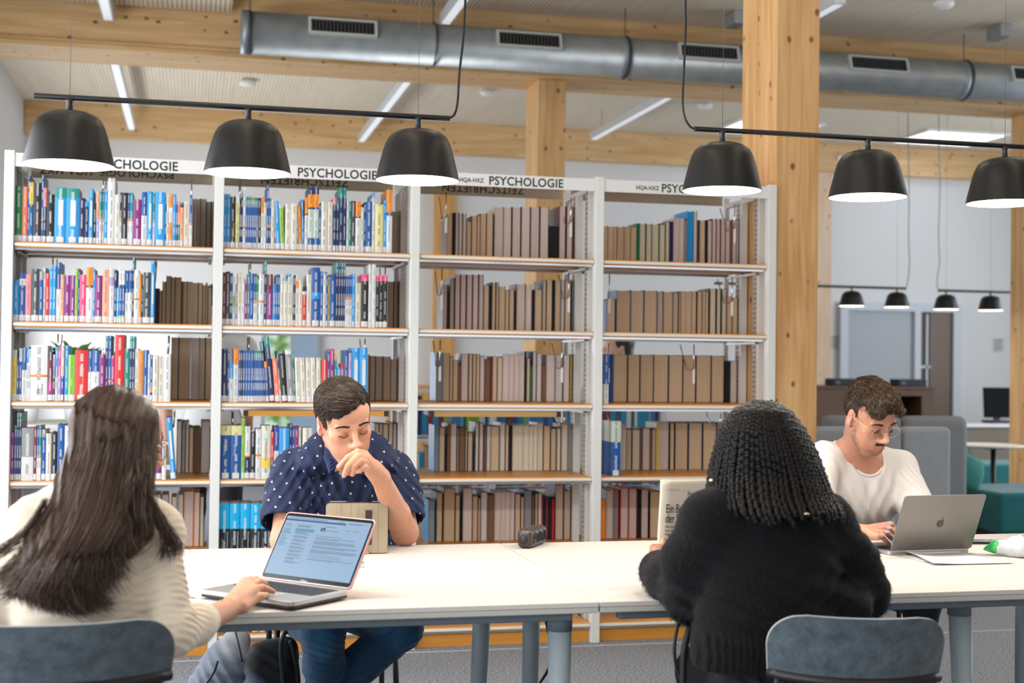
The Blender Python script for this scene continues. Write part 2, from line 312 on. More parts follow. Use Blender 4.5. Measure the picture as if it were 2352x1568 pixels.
# linear luminaires
ALU = plain('luminaire_alu', 'c9ced2', .4, .3); LDIF = plain('luminaire_diffuser', 'eef2f4', .4, emit='f4f8ff', es=.45)
def linear(x, y0, y1, z, label):
    e = empty('linear_luminaire', (x, y0, z), 0, label, 'ceiling light', 'slim linear lights under the slatted ceiling')
    m = MB(); m.box((-.04, 0, 0), (.04, y1-y0, .075)); m.build('housing', ALU, e, bevel=.004)
    m = MB(); m.box((-.028, .02, -.004), (.028, y1-y0-.02, .001)); m.build('diffuser', LDIF, e)
    m = MB()
    for yy in (.4, y1-y0-.3): m.tube([(0, yy, .075), (0, yy, (CZ if x != -.60 else 3.83)-z-.001)], .0025, 6)
    m.build('suspension_wire', plain('wire', '6f7478', .4, .8), e)
def ceiling_fill(x, y0, y1, z):   # added uplights, unseen, that brighten the ceiling; some have no luminaire
    area('added_uplight', (x, (y0+y1)/2, z+.08), (.06, y1-y0), (0, 0, 1), 9*(y1-y0), (.97, .98, 1))
for gx, gy0, gy1 in ((-.60, 6.4, 9.8), (-.64, 11.2, 14.5), (1.75, 11.2, 14.6), (4.1, 11, 13.7), (1.7, 4.5, 9.3), (4.1, 4.5, 9.3), (6.45, 4.5, 9.3), (9, 5, 9), (0, 0, 4), (3, 0, 4)): ceiling_fill(gx, gy0, gy1, 3.69)
linear(-.60, 6.4, 9.82, 3.70, 'left slim hanging light in front of the long wood beam')
linear(-.64, 11.2, 14.55, 3.72, 'left slim hanging light between the two wood beams')
linear(1.70, 7.0, 9.35, 3.72, 'slim hanging light above the second bay in front of the duct')
linear(1.75, 11.2, 14.6, 3.72, 'slim hanging light behind the duct above the third pendant')
linear(4.10, 11.0, 13.7, 3.72, 'slim hanging light seen right of the rear wooden column')
linear(4.10, 8.1, 9.36, 3.72, 'slim hanging light half hidden by the thick column')
linear(6.45, 8.2, 9.37, 3.72, 'slim hanging light at the upper right edge')
for P, r, lb in (((.474, 13.0, CZ), .075, 'white smoke detector above the middle pendant'), ((2.74, 12.8, CZ), .055, 'small white smoke detector left of the rear wooden column'),
                 ((5.0, 12.8, CZ), .07, 'white smoke detector just left of the thick column'), ((5.22, 8.72, CZ), .075, 'white smoke detector at the top edge right of the thick column')):
    e = empty('smoke_detector', P, 0, lb, 'smoke detector'); m = MB(); m.lathe([(r*.7, -.001), (r*.7, -.02), (r, -.022), (r, -.05), (r*.8, -.065), (r*.3, -.07)], n=24); m.build('housing', plain('det_white', 'e9e8e4', .5), e)
for (x, y, lb) in ((3.95, 9.5, 'grey box under the ceiling just left of the thick column'), (6.05, 9.3, 'grey box under the ceiling at the upper right')):
    m = MB(); m.box((x-.05, y-.1, CZ-.1), (x+.05, y+.1, CZ-.002)); tag(m.build('junction_box', plain('box_grey', '9fa4a6', .5, .3), bevel=.006), lb, 'box')
# ---------------------------------------------------------------- bookcase
SX, SY, BW, PITCHZ = -.789, 6.28, .9, .3505
def shelf_z(k): return 1.8474-PITCHZ*k
SWHITE = plain('shelf_white_metal', 'dfe1df', .42, bump=.05, bscale=60); SEDGE = plain('shelf_edge_white', 'e6e3da', .4)
SBOARD = wood('beech_shelf', 'e5a75c', 'd08c40', 0, 0, .38); SHOLE = plain('hole_dark', '2b2622', .8); SPERF = plain('perforated_strip', '9c8e80', .5)
SPERFL = plain('perforated_strip_light', 'b9af9f', .5); CHROME = plain('chrome_wire', 'd9dde2', .15, 1); SIGNW = plain('sign_white', 'e4e3e3', .4); INK = plain('sign_ink', '20312c', .6)
INKR = plain('sign_ink_rear', '3b392c', .7)
case = empty('bookcase', (0, 0, 0), 0, 'long white metal bookcase with beech shelves, four bays full of books', 'bookcase')
DEP = .60
for i in range(5):
    x = SX+BW*i
    m = MB(); m.box((x-.020, SY-.018, 0), (x+.022, SY+.03, 2.246)); m.box((x-.012, SY+DEP-.03, 0), (x+.012, SY+DEP, 2.246)); m.box((x-.012, SY+.03, 2.19), (x+.012, SY+DEP-.03, 2.215)); m.box((x-.012, SY+.03, 0), (x+.012, SY+DEP-.03, .05))
    if i == 0: m.box((x-.022, SY+.03, 0), (x-.018, SY+DEP, 2.246))
    up = m.build('upright', SWHITE, case, bevel=.002)
    for (y0, side) in ((SY+.135, 1), (SY+.36, 1)):
        m = MB(); m.box((x-.013, y0, .02), (x+.013, y0+.055, 2.2), 0); m.box((x-.016, y0-.028, .02), (x+.016, y0-.002, 2.2), 2)
        for s in (-1, 1):
            for k in range(86):
                z = .06+k*.025
                for yy in (y0+.016, y0+.038):
                    a = .0135*s; h = .0042; q = [(x+a, yy-h, z-h), (x+a, yy+h, z-h), (x+a, yy+h, z+h), (x+a, yy-h, z+h)]
                    m.face(q if s > 0 else q[::-1], 1)
        m.build('perforated_strip', [SPERFL if i >= 2 else SPERF, SHOLE, SWHITE], case)
for i in range(4):
    x0 = SX+BW*i+.024; x1 = SX+BW*(i+1)-.022
    for k in range(6):
        z = shelf_z(k)
        m = MB(); m.box((x0, SY+.002, z-.024), (x1, SY+DEP-.005, z), 0)
        sb = m.build('shelf_board', SBOARD, case, bevel=.0015)
        m = MB(); m.box((x0, SY-.008, z-.0195), (x1, SY+.001, z-.0055)); m.build('shelf_edge', SEDGE, sb, bevel=.003)
        m = MB(); m.box((x0+.002, SY+.02, z-.034), (x1-.002, SY+.035, z-.0245)); m.box((x0+.002, SY+.27, z-.034), (x1-.002, SY+.285, z-.0245)); m.box((x0+.002, SY+.5, z-.034), (x1-.002, SY+.515, z-.0245)); m.build('shelf_rail', CHROME, sb)
        for xs in (x0+.001, x1-.016):
            m = MB(); m.box((xs, SY+.10, z-.046), (xs+.014, SY+.48, z-.0345))
            m.build('shelf_bracket', plain('bracket_grey', 'a9aba9', .35, .7), sb)
    # plinth
    for py_ in (SY+.025, SY+DEP-.04):
        m = MB(); m.box((x0, py_, 0), (x1, py_+.02, shelf_z(5)-.0245)); m.build('plinth', wood('plinth_beech_%d' % i, 'd9993f', 'c98532', 0, 0, .45), case)
    # canopy and signs
    zt, zb = 2.236, 2.176
    m = MB(); m.box((x0-.002, SY-.012, zb), (x1, SY-.006, zt)); sg = m.build('sign_board', SIGNW, case, bevel=.001)
    text('PSYCHOLOGIE', .0575, 'sign_lettering', INK, sg, frame((x0+(.325, .325, .325, .29)[i], SY-.0122, zb+.010), (1, 0, 0), (0, 0, 1)), spacing=1.05, sx=.93, bold=.0011)
    if i != 1: text('HQA-HXZ', .028, 'sign_lettering', INK, sg, frame((x0+(.13, .1, .183, .160)[i], SY-.0122, zb+.018), (1, 0, 0), (0, 0, 1)), spacing=1.02, sx=.9, bold=.0005)
    m = MB(); m.box((x0, SY+DEP-.012, 2.205), (x1, SY+DEP-.006, 2.285)); bs = m.build('sign_board', plain('rear_sign', 'b9ad97', .6), case)
    bs['label'] = 'rear sign board, its lettering showing upside down'
    body = ('PSYCHOLOGIE  HQA-HXZ', 'ZEITSCHRIFTEN', 'ZEITSCHRIFTEN', '')[i]
    if body: text(body, .058 if i else .05, 'sign_lettering', INKR, bs, frame((UY((400, 800, 1203, 0)[i], 420, SY+DEP).x, SY+DEP-.0125, 2.262), (-1, 0, 0), (0, 0, -1)), spacing=1.08, bold=.0010)
    m = MB(); m.box((x0, SY-.004, 2.222), (x1, SY+.30, 2.230)); m.box((x0, SY+.33, 2.262), (x1, SY+DEP-.013, 2.270)); m.build('canopy_board', SBOARD if i > 1 else plain('canopy_grey', 'c4bfb6', .5), case)
# book supports: wire hangers under the boards and their clear holders
_hn = {}
def hanger(px, k, Y=6.42, drop=.11):
    z = shelf_z(k-1)-.048 if k else 2.176; x = UY(px, 450+177*k, Y).x
    b_i = max(0, min(3, int((x-SX)/BW))); sd = 'left' if (x-SX)/BW-b_i < .5 else 'right'
    e = empty('book_support', (x, Y, z-.002), 0, 'chrome wire book support, %s one above the %s books, %s bay' % (sd, SHELFN[k], BAYN[b_i]), 'book support', 'wire book supports')
    m = MB(); m.tube([(0, 0, 0), (0, 0, -drop*.5), (-.004, .0, -drop)], .0032, 6); m.tube([(0, .2, 0), (0, .18, -.03), (-.002, .1, -drop), (-.004, 0, -drop)], .0028, 6); m.build('wire', CHROME, e)
    if drop > .12:
        m = MB(); m.prism([(-.006, -.002), (.006, -.002), (.006, .001), (-.006, .001)], -drop-.07, -drop+.005); m.build('clear_holder', plain('clear_plastic', 'f0f2f5', .25), e)
SHELFN = ('top shelf', 'second shelf', 'third shelf', 'fourth shelf', 'fifth shelf', 'bottom shelf'); BAYN = ('leftmost', 'second', 'third', 'rightmost')
for px, k, d in ((237, 0, .10), (440, 0, .12), (121, 1, .10), (357, 1, .10), (133, 2, .10), (387, 2, .09), (552, 0, .10), (898, 0, .11), (575, 1, .08), (885, 1, .10), (572, 2, .09), (838, 2, .07),
                 (1025, 0, .13), (1312, 0, .13), (1015, 1, .13), (1307, 1, .13), (1011, 2, .13), (1291, 2, .13), (1297, 3, .06), (1400, 1, .13), (1682, 1, .13), (1688, 0, .13), (1398, 2, .13), (1594, 2, .13), (1421, 3, .12), (1655, 3, .07), (535, 3, .08), (400, 3, .07)):
    hanger(px, k, 6.42 if px < 950 else 6.52, d)
# pull-out boards under the third shelf of bays two and three
for x0, x1, i in ((UY(570, 940, 6.33).x, UY(880, 940, 6.33).x, 'second'), (UY(995, 940, 6.33).x, UY(1275, 940, 6.33).x, 'third')):
    e = empty('pull_out_board', (x0, 6.30, shelf_z(2)-.037), 0, 'beech pull-out board under the third shelf of the %s bay' % i, 'board')
    m = MB(); m.box((0, 0, -.026), (x1-x0, .3, 0)); m.build('board', wood('pull_beech', 'd59a44', 'c28534', 0, 0, .4) if i == 'second' else wood('pull_beech2', 'c29b5e', 'a88348', 0, 0, .4), e)
    m = MB(); m.box((-.022, .0, -.026), (-.001, .04, -.001)); m.box((x1-x0+.001, .0, -.026), (x1-x0+.022, .04, -.001)); m.build('runner', plain('runner_black', '26251f', .5), e)
# ---------------------------------------------------------------- books
CC = dict(g='1f7a4d', s='ee7a5c', b='15539b', n='132a5e', k='1b1b20', w='dcdee0', W='dcd8cb', c='dbd2bd', y='e6c95c', o='f0922a', t='168a86', p='862a7c', m='b3247e',
          r='cf2b2a', l='2196dd', L='9f92c4', P='ec8f95', h='e6487f', G='8fc04c', B='80604a', e='8f9296', E='3d4347', d='efa98a', i='45449a', M='6d2634', q='c7d8cc', z='e0dba0',
          u='0fb0ea', x='d2bb9c', X='cdbaa6', j='4a4a52', v='d8cbc6')
CN = dict(g='green', s='salmon', b='blue', n='navy', k='black', w='white', W='off-white', c='cream', y='yellow', o='orange', t='teal', p='purple', m='magenta', r='red', l='sky-blue',
          L='lavender', P='pink', h='hot pink', G='lime green', B='brown', e='grey', E='charcoal', d='peach', i='indigo', M='maroon', q='pale green', z='pale yellow', u='bright blue', x='tan', X='taupe', j='slate', v='mauve grey')
# rows: bay, shelf, crop origin x, y, scale, 'x0 x1 top spec' in measured picture units; bands 'top-colour..percent' ; kinds: F spine out, R fore edge out (page colour then cover colour)
ROWS = [
(0, 0, 0, 380, 3.92, '''129 197 187 F g;198 242 190 F s;246 258 78 F b;259 295 150 F y37 b;297 368 155 F k;369 385 85 F b66 @ b;386 413 200 F P35 n;415 487 258 F k;488 592 198 F t18 l #;593 708 205 F t18 l #;698 760 292 F n;762 795 325 F l12 n;797 835 212 F l #;837 862 335 F k;864 890 228 F d50 L;892 912 230 F t48 @ w;914 934 230 F t48 @ w;936 965 218 F l #;967 1030 95 F w;1032 1075 262 F W;1077 1091 240 F n48 @ w;1093 1143 245 F k;1144 1167 245 F b49 @ w;1168 1194 245 F t49 @ w;1196 1270 305 F p;1272 1320 238 F b44 w;1322 1370 234 F l #;1372 1391 240 F t51 @ w;1393 1485 238 F l #;1486 1498 320 F b;1499 1518 270 F W;1520 1552 254 F o26 w55 o;1554 1580 255 F l;1581 1597 318 F b;1599 1619 330 F s50 g;1621 1647 330 F n12 d;1650 1700 325 F c;1705 1727 262 F b54 @ w;1730 1755 295 R X M;1757 1803 295 R X M;1805 1855 295 R X n;1857 1898 320 R X n;1900 1936 320 R X k'''),
(0, 1, 0, 380, 3.92, '''118 166 1030 F l;168 226 965 F b12 w26 b;228 277 978 F P;278 348 930 F E;350 384 950 F e18 b;386 402 915 F w;404 441 970 F r;443 470 907 F l #;471 499 907 F l #;501 540 870 F b45 w;542 572 980 F d;574 629 988 F p;630 673 988 F p;675 699 927 F G;700 713 927 F b;715 772 982 F h;774 833 915 F o33 M37 w;835 851 930 F l;852 914 990 F p;916 981 935 F d;982 1023 925 F w16 L32 w;1025 1048 937 F n;1049 1069 1098 F u;1070 1094 940 F w28 b85 G;1096 1120 940 F w28 b85 G;1122 1157 945 F b42 w;1158 1187 940 F b42 w;1188 1203 825 F t16 n;1205 1248 940 F w52 @ w;1250 1270 965 F o;1271 1284 1080 F n;1286 1351 962 F E;1353 1387 865 F l #;1392 1431 1100 R j k;1433 1457 1120 R x k;1459 1491 1040 R x k;1493 1537 988 R X B;1539 1574 1000 R x k;1576 1629 1000 R x B;1630 1645 1040 R B k;1646 1682 1038 R x B;1683 1728 1040 R x B;1729 1782 1050 R x B;1783 1823 1050 R x B;1825 1850 1070 R x k;1851 1868 1050 R x B;1870 1902 1095 R X k'''),
(0, 2, 0, 740, 3.92, '''107 147 248 F q15 y;149 167 320 F b;168 194 235 F w25 b;195 237 228 F b42 w;238 256 220 F l30 w;257 271 240 F w;273 425 208 F w52 @ w;427 474 262 F k15 M63 m85 k;475 493 290 F L25 n;494 519 225 F l55 v;521 545 222 F h55 L;547 573 210 F v55 i;580 611 210 F l #;613 672 292 F G;673 790 235 F k3 r96 k;792 825 260 F b42 w;827 890 250 F b42 w;892 941 290 F p;943 969 120 F t18 n;971 999 120 F b68 @ b;1000 1027 300 F m;1030 1115 88 F r;1116 1162 235 F t;1163 1185 125 F t18 n;1186 1208 125 F t18 n;1210 1243 240 F w;1245 1283 255 F o;1285 1330 250 F b;1331 1349 285 F w;1350 1371 295 F b70 o80 b;1373 1421 300 F W;1423 1471 305 F W;1473 1534 285 F w;1538 1603 130 R x n;1606 1713 130 R x n;1716 1789 130 R v n;1792 1843 130 R x n;1846 1902 130 R x k'''),
(0, 3, 0, 740, 3.92, '''93 124 992 F p;126 145 930 F t10 b;147 166 812 F t13 n;168 187 812 F t13 n;190 298 950 F e55 w;299 328 940 F M;329 346 940 F b54 @ w;348 367 935 F t54 @ w;369 411 965 F e15 b;413 458 1000 F W;460 512 990 F k;514 577 920 F b;579 640 930 F w;642 700 940 F n;1340 1359 1250 F w;1361 1404 990 F p;1406 1455 990 F p;1458 1495 1070 F w;1540 1585 860 F l # <-5;1587 1632 885 R X k;1634 1665 890 R e k;1667 1697 890 R X k;1699 1738 945 R x k;1740 1798 940 R B B;1805 1895 885 R v k'''),
(0, 4, 0, 0, 1, '''352 368 1135 R v E;370 386 1135 R v E;392 405 1140 R c k;407 420 1135 R c k;421 443 1128 R v o;444 457 1130 R v o;458 467 1140 R c k'''),
(1, 0, 480, 380, 3.92, '''131 160 255 F l;161 189 255 F l;191 235 280 F k;237 273 240 F w20 z;275 287 370 F n;288 303 275 F n;305 327 195 F w63 @ w;329 346 278 F t15 b;347 364 278 F t15 b;365 383 278 F t15 b;385 397 278 F s15 b;399 413 285 F t15 b;414 429 285 F t15 b;430 440 290 F b50 @ w;442 467 290 F k;469 490 283 F o31 w;492 515 330 F q;517 536 178 F b62 @ b;538 557 290 F b53 @ n;559 586 310 F W;588 605 330 F B;607 645 322 F l <-3;648 684 355 F W7 G <-3;686 735 345 F W;737 790 345 F W;792 815 360 F e <-3;817 842 358 F o <-3;844 860 300 F l <-2;862 890 290 F o30 M33 w;892 937 192 F n12 o32 n35 q80 b;939 986 192 F n12 o32 n35 q80 b;988 1008 360 F b;1010 1065 325 F W;1067 1113 325 F W;1115 1143 290 F P13 n;1145 1169 315 F t15 n;1171 1203 205 F t15 n;1205 1235 205 F t15 n;1240 1257 320 F w;1259 1275 318 F t;1277 1318 318 F E;1320 1366 320 F o30 n33 w;1368 1394 375 F q;1396 1408 330 F n;1410 1468 325 F b;1469 1490 247 F l8 w;1493 1569 350 F z;1571 1597 315 F l #;1599 1648 218 F o36 b41 w;1652 1706 410 R X k'''),
(1, 1, 480, 380, 3.92, '''120 150 960 F M;151 186 953 F E;188 197 965 F n;198 213 965 F b;214 233 997 F w40 G62 w;235 257 1065 F e;258 290 960 F c70 w;291 318 1000 F w;320 346 1022 F p;347 362 968 F t;364 400 970 F b;401 418 970 F b52 @ w;419 435 970 F g52 @ w;437 445 1020 F t;447 493 980 F w50 @ w;495 516 860 F t14 n;518 573 978 F M30 p;575 599 1068 F l #;600 618 980 F b;619 638 980 F b;640 669 975 F W;671 705 1020 F l5 W;707 736 975 F l6 W;738 752 985 F W;753 768 1000 F E;769 779 985 F n;780 805 985 F W12 o26 W;807 839 1025 F W;841 875 1090 F n12 W20 r;877 921 980 F W;923 997 917 F b42 l53 b;999 1025 950 F b;1027 1050 970 F w;1051 1067 955 F b;1068 1085 1000 F y;1087 1136 980 F b;1138 1161 872 F t15 n;1162 1186 872 F n;1187 1205 880 F t15 n;1207 1226 880 F t15 n;1228 1248 990 F b42 @ w;1249 1267 990 F b42 @ w;1268 1286 990 F b42 @ w;1288 1311 975 F l #;1313 1368 1055 F W;1370 1433 980 F h13 k;1436 1465 890 F w;1467 1499 890 F w;1501 1530 988 F h11 k;1531 1565 988 F h11 k;1567 1604 988 F h11 k;1608 1663 1040 R X k;1665 1712 1040 R X k'''),
(1, 2, 480, 740, 3.92, '''112 165 238 F n;167 180 265 F b;182 216 365 F l40 w;218 262 235 F o30 w;264 281 250 F b;282 300 250 F k;302 325 250 F b;326 348 250 F b;349 371 250 F b;372 400 248 F b;402 415 250 F t15 b <-2;416 430 250 F t15 b <-2;431 444 250 F t15 b <-2;445 458 250 F t15 b <-3;459 473 250 F t15 b <-3;474 488 250 F t15 b <-3;489 503 250 F t15 b <-4;505 517 170 F t15 n <-4;519 543 355 F o15 b <-4;548 595 135 F t15 n <-6;600 643 330 F s <-5;645 655 255 F b50 @ w <-5;660 708 285 F k <-5;713 770 255 F w8 e <-4;772 785 255 F t <-4;788 832 320 F W <-3;834 878 320 F W <-3;880 925 320 F W <-2;927 968 320 F W <-2;970 1009 320 F W <-1;1011 1065 335 F r;1067 1085 255 F i;1087 1125 240 F m20 p;1127 1150 280 F y12 t;1152 1187 405 F l;1188 1213 370 F r;1215 1253 250 F b;1255 1283 275 F L;1286 1354 230 F l #;1356 1426 230 F l #;1430 1447 290 R X k;1449 1497 302 R X k;1499 1565 305 R X k;1567 1635 308 R X k;1637 1703 333 R X B'''),
(1, 3, 480, 740, 3.92, '''105 192 930 F z18 b;196 289 930 F z18 b;291 320 862 F G;321 367 935 F w55 @ n;369 417 990 F k;418 468 960 F w50 @ w;471 553 930 F W15 q28 W60 y80 q;555 580 985 F r60 n;582 627 935 F i47 w;629 720 950 F l;722 748 920 F n;750 767 945 F b;769 803 945 F p;805 826 945 F W;840 925 950 F W;1486 1528 910 R X k;1530 1560 910 R X k;1562 1613 915 R X k;1615 1655 900 R X k;1657 1700 910 R v k'''),
(1, 4, 380, 1120, 3.5, '''433 511 127 F u48 k;515 595 127 F u48 k;599 678 127 F u48 k;682 761 127 F u48 k;765 842 127 F u48 k;846 900 330 F t;1840 1880 400 F k;1885 1930 380 F B'''),
(1, 5, 0, 0, 1, '''520 538 1340 F k;540 552 1340 F k;554 572 1340 F k;579 594 1340 F k;596 610 1340 F k;612 630 1340 F n;632 646 1340 F k'''),
(2, 0, 950, 380, 3.92, '''302 350 432 R x B;352 377 420 R k k;379 407 420 R v k;409 442 425 R v k;444 476 430 R v k;478 522 500 R x k;524 571 452 R x B;573 601 450 R x B;602 655 430 R x B;657 717 428 R x k;732 803 372 R v v;808 883 372 R v k;888 965 372 R v k;970 1050 372 R v k;1055 1134 372 R v k;1139 1216 372 R v k;1222 1308 540 R k k;1312 1370 365 R v M;1378 1430 365 R v M;1432 1456 480 R B M'''),
(2, 1, 950, 380, 3.92, '''265 302 1070 R v k;304 326 1130 R k k;328 367 1010 R X k;373 418 980 R v M;423 472 980 R v M;478 527 980 R v M;533 582 980 R v M;588 630 980 R v M;632 680 1075 R X M;682 704 1075 R k k;706 738 1050 R x k;742 766 1050 R x k;768 826 1085 R x B;828 860 1115 R x B;862 903 1115 R x B;905 924 1140 R k k;926 1004 1065 R v B;1006 1064 1068 R v B;1066 1088 1120 R k k;1091 1158 1115 R x k;1160 1192 1030 R X k;1195 1248 1028 R x k;1253 1268 1030 R k k;1270 1323 1030 R x k;1325 1358 1025 R v e;1360 1415 1040 R x k;1430 1500 1025 R x e'''),
(2, 2, 950, 740, 3.92, '''200 262 270 R e l;264 325 278 R x B;327 353 305 R x k;355 399 340 R x B;401 426 385 R B B;428 492 280 R v k;497 529 280 R x k;532 562 285 R x k;564 594 285 R x k;596 638 300 R v B;640 690 330 R B M;692 708 305 R M M;710 752 305 R x B;754 800 315 R c B;803 854 285 R v v;856 900 285 R v v;902 945 285 R v v;947 995 285 R v v;998 1016 260 R k k;1018 1048 320 R x k;1050 1069 390 R g g;1071 1106 260 R v n;1108 1149 278 R v e;1151 1192 385 R B B;1195 1272 290 R v e;1274 1340 290 R v e;1346 1405 290 R v k;1409 1450 290 R y k'''),
(2, 3, 950, 740, 3.92, '''183 226 925 R e l;228 279 945 R x k;281 302 1020 R k k;304 328 915 R B B;330 388 910 R v k;390 404 950 R x k;406 464 945 R B k;466 484 960 R x k;486 529 990 R x k;531 551 1130 R n n;555 585 900 R c k;590 628 905 R v k;631 655 930 R B k;657 691 930 R v e;693 770 935 R x g;778 820 905 R v v;826 856 920 R x k;860 886 930 R k k;890 979 925 R c c;981 1034 925 R c v;1036 1070 930 R c c;1072 1109 930 R c c;1111 1161 905 R c v;1167 1230 928 R x k;1233 1283 955 R x M;1285 1324 950 R c k;1326 1388 915 R c k;1390 1440 915 R e v'''),
(2, 4, 960, 1080, 3.213, '''75 122 220 R e l;125 133 260 R k k;135 180 165 R x k;186 270 132 R x k;274 306 180 R x B;308 326 230 R k k;328 400 130 R v k;402 440 190 R x B;442 460 205 R x k;462 510 160 R v t;512 563 180 R B B;565 604 160 R v v;605 640 160 R v v;641 674 160 R v v;676 710 160 R v v;714 756 175 R x k;758 779 195 R x B;781 838 150 R e b;840 860 180 R B k;862 882 170 R x k;884 912 165 R c k;914 952 200 R k h;955 984 200 R k k;985 1006 210 R r k;1012 1072 105 R X k;1076 1130 150 R X B'''),
(3, 0, 1360, 380, 3.92, '''106 144 540 R x B;146 192 545 R x x;194 222 545 R x x;224 291 548 R x B;293 345 548 R x x;347 404 550 R x g;406 428 518 R g g;430 484 520 R c g;488 537 522 R c g;541 605 527 R c g;610 660 530 R c g;664 699 505 R c B;701 733 500 R n M;736 782 470 R v v;784 829 470 R v v;831 858 490 R e e;860 914 390 R l l;916 948 393 R c b;951 968 490 R j j;970 1019 490 R x B;1021 1038 490 R k k;1040 1080 490 R v k;1082 1118 478 R v M;1120 1156 478 R v M;1158 1200 480 R v M;1202 1243 490 R v e;1245 1266 500 R B r;1268 1300 485 R v e;1302 1338 480 R v e;1340 1372 480 R v k'''),
(3, 1, 1360, 380, 3.92, '''132 210 1200 R x b;220 346 1122 R x b;350 466 1122 R x b;470 586 1122 R x b;588 640 1135 R x b;642 728 1132 R x b;730 779 1140 R x k;781 800 1132 R x k;802 838 1130 R x x;840 895 1130 R x x;897 943 1130 R x k;945 990 1130 R x k;992 1022 1130 R x x;1024 1052 1130 R x k;1060 1115 1105 R c k;1122 1160 1108 R c k;1166 1210 1108 R c k;1212 1262 1175 R x B;1264 1320 1185 R x B'''),
(3, 2, 1360, 740, 3.92, '''108 148 285 F b60 w;150 188 285 R b n;190 319 290 R x k;323 430 290 R x k;434 553 292 R x k;557 688 292 R x k;692 817 295 R x k;821 935 295 R x k;939 1072 297 R x k;1076 1190 300 R x k;1194 1242 355 R k k;1245 1332 345 R v B'''),
(3, 3, 1360, 740, 3.92, '''172 258 890 F q38 b;262 308 905 R v e;310 358 960 R x k;360 430 965 R c k;432 450 965 R B B;452 520 950 R v k;522 541 970 R B B;543 574 960 R X M;576 608 905 R y c;610 688 900 R v v;690 700 905 R k k;702 740 905 R x k;748 862 905 R x n;870 990 905 R x n;998 1118 905 R x n;1126 1190 905 R x n'''),
(3, 4, 960, 1080, 3.213, '''1345 1384 215 R o o;1386 1440 145 R v e;1442 1480 142 R e r;1493 1550 132 R v r;1554 1612 135 R v r;1616 1642 145 R k k;1645 1698 140 R v k;1710 1795 155 R x k'''),
]
# shared printed-cover material: colour from the mesh, small print along the spine
BPRINT, nt, b = newmat('book_cover'); L = nt.links.new
at = N(nt, 'ShaderNodeAttribute', attribute_name='col'); uvn = N(nt, 'ShaderNodeUVMap', uv_map='uv'); oi = N(nt, 'ShaderNodeObjectInfo')
sep = N(nt, 'ShaderNodeSeparateXYZ'); L(uvn.outputs[0], sep.inputs[0])
mu = N(nt, 'ShaderNodeMath', operation='MULTIPLY'); mu.inputs[1].default_value = 37.0; L(oi.outputs['Random'], mu.inputs[0])
cb = N(nt, 'ShaderNodeCombineXYZ'); sx_ = N(nt, 'ShaderNodeMath', operation='MULTIPLY'); sx_.inputs[1].default_value = 1.1; L(sep.outputs[0], sx_.inputs[0])
sy_ = N(nt, 'ShaderNodeMath', operation='MULTIPLY_ADD'); sy_.inputs[1].default_value = 5.5; L(sep.outputs[1], sy_.inputs[0]); L(mu.outputs[0], sy_.inputs[2])
L(sx_.outputs[0], cb.inputs[0]); L(sy_.outputs[0], cb.inputs[1])
n1 = N(nt, 'ShaderNodeTexNoise'); n1.inputs['Scale'].default_value = 1; n1.inputs['Detail'].default_value = 1; L(cb.outputs[0], n1.inputs['Vector'])
gt = N(nt, 'ShaderNodeMath', operation='GREATER_THAN'); gt.inputs[1].default_value = .47; L(n1.outputs['Fac'], gt.inputs[0])
ax = N(nt, 'ShaderNodeMath', operation='ABSOLUTE'); L(sep.outputs[0], ax.inputs[0])
inb = N(nt, 'ShaderNodeMath', operation='LESS_THAN'); inb.inputs[1].default_value = .22; L(ax.outputs[0], inb.inputs[0])
cb2 = N(nt, 'ShaderNodeCombineXYZ'); s3 = N(nt, 'ShaderNodeMath', operation='MULTIPLY_ADD'); s3.inputs[1].default_value = .22; L(sep.outputs[1], s3.inputs[0]); L(mu.outputs[0], s3.inputs[2]); L(s3.outputs[0], cb2.inputs[1])
n2 = N(nt, 'ShaderNodeTexNoise'); n2.inputs['Scale'].default_value = 1; n2.inputs['Detail'].default_value = 0; L(cb2.outputs[0], n2.inputs['Vector'])
g2 = N(nt, 'ShaderNodeMath', operation='GREATER_THAN'); g2.inputs[1].default_value = .45; L(n2.outputs['Fac'], g2.inputs[0])
mA = N(nt, 'ShaderNodeMath', operation='MULTIPLY'); L(gt.outputs[0], mA.inputs[0]); L(inb.outputs[0], mA.inputs[1])
mB_ = N(nt, 'ShaderNodeMath', operation='MULTIPLY'); L(mA.outputs[0], mB_.inputs[0]); L(g2.outputs[0], mB_.inputs[1])
zf = N(nt, 'ShaderNodeMath', operation='GREATER_THAN'); zf.inputs[1].default_value = .5; L(sep.outputs[1], zf.inputs[0])
mC = N(nt, 'ShaderNodeMath', operation='MULTIPLY'); L(mB_.outputs[0], mC.inputs[0]); L(zf.outputs[0], mC.inputs[1])
mD = N(nt, 'ShaderNodeMath', operation='MULTIPLY'); mD.inputs[1].default_value = .7; L(mC.outputs[0], mD.inputs[0])
bw = N(nt, 'ShaderNodeRGBToBW'); L(at.outputs['Color'], bw.inputs[0]); lt = N(nt, 'ShaderNodeMath', operation='LESS_THAN'); lt.inputs[1].default_value = .38; L(bw.outputs[0], lt.inputs[0])
ik = N(nt, 'ShaderNodeMix', data_type='RGBA'); ik.inputs[6].default_value = (.06, .06, .08, 1); ik.inputs[7].default_value = (.85, .85, .82, 1); L(lt.outputs[0], ik.inputs[0])
fx = N(nt, 'ShaderNodeMix', data_type='RGBA'); L(mD.outputs[0], fx.inputs[0]); L(at.outputs['Color'], fx.inputs[6]); L(ik.outputs[2], fx.inputs[7])
L(fx.outputs[2], b.inputs['Base Color']); b.inputs['Roughness'].default_value = .38
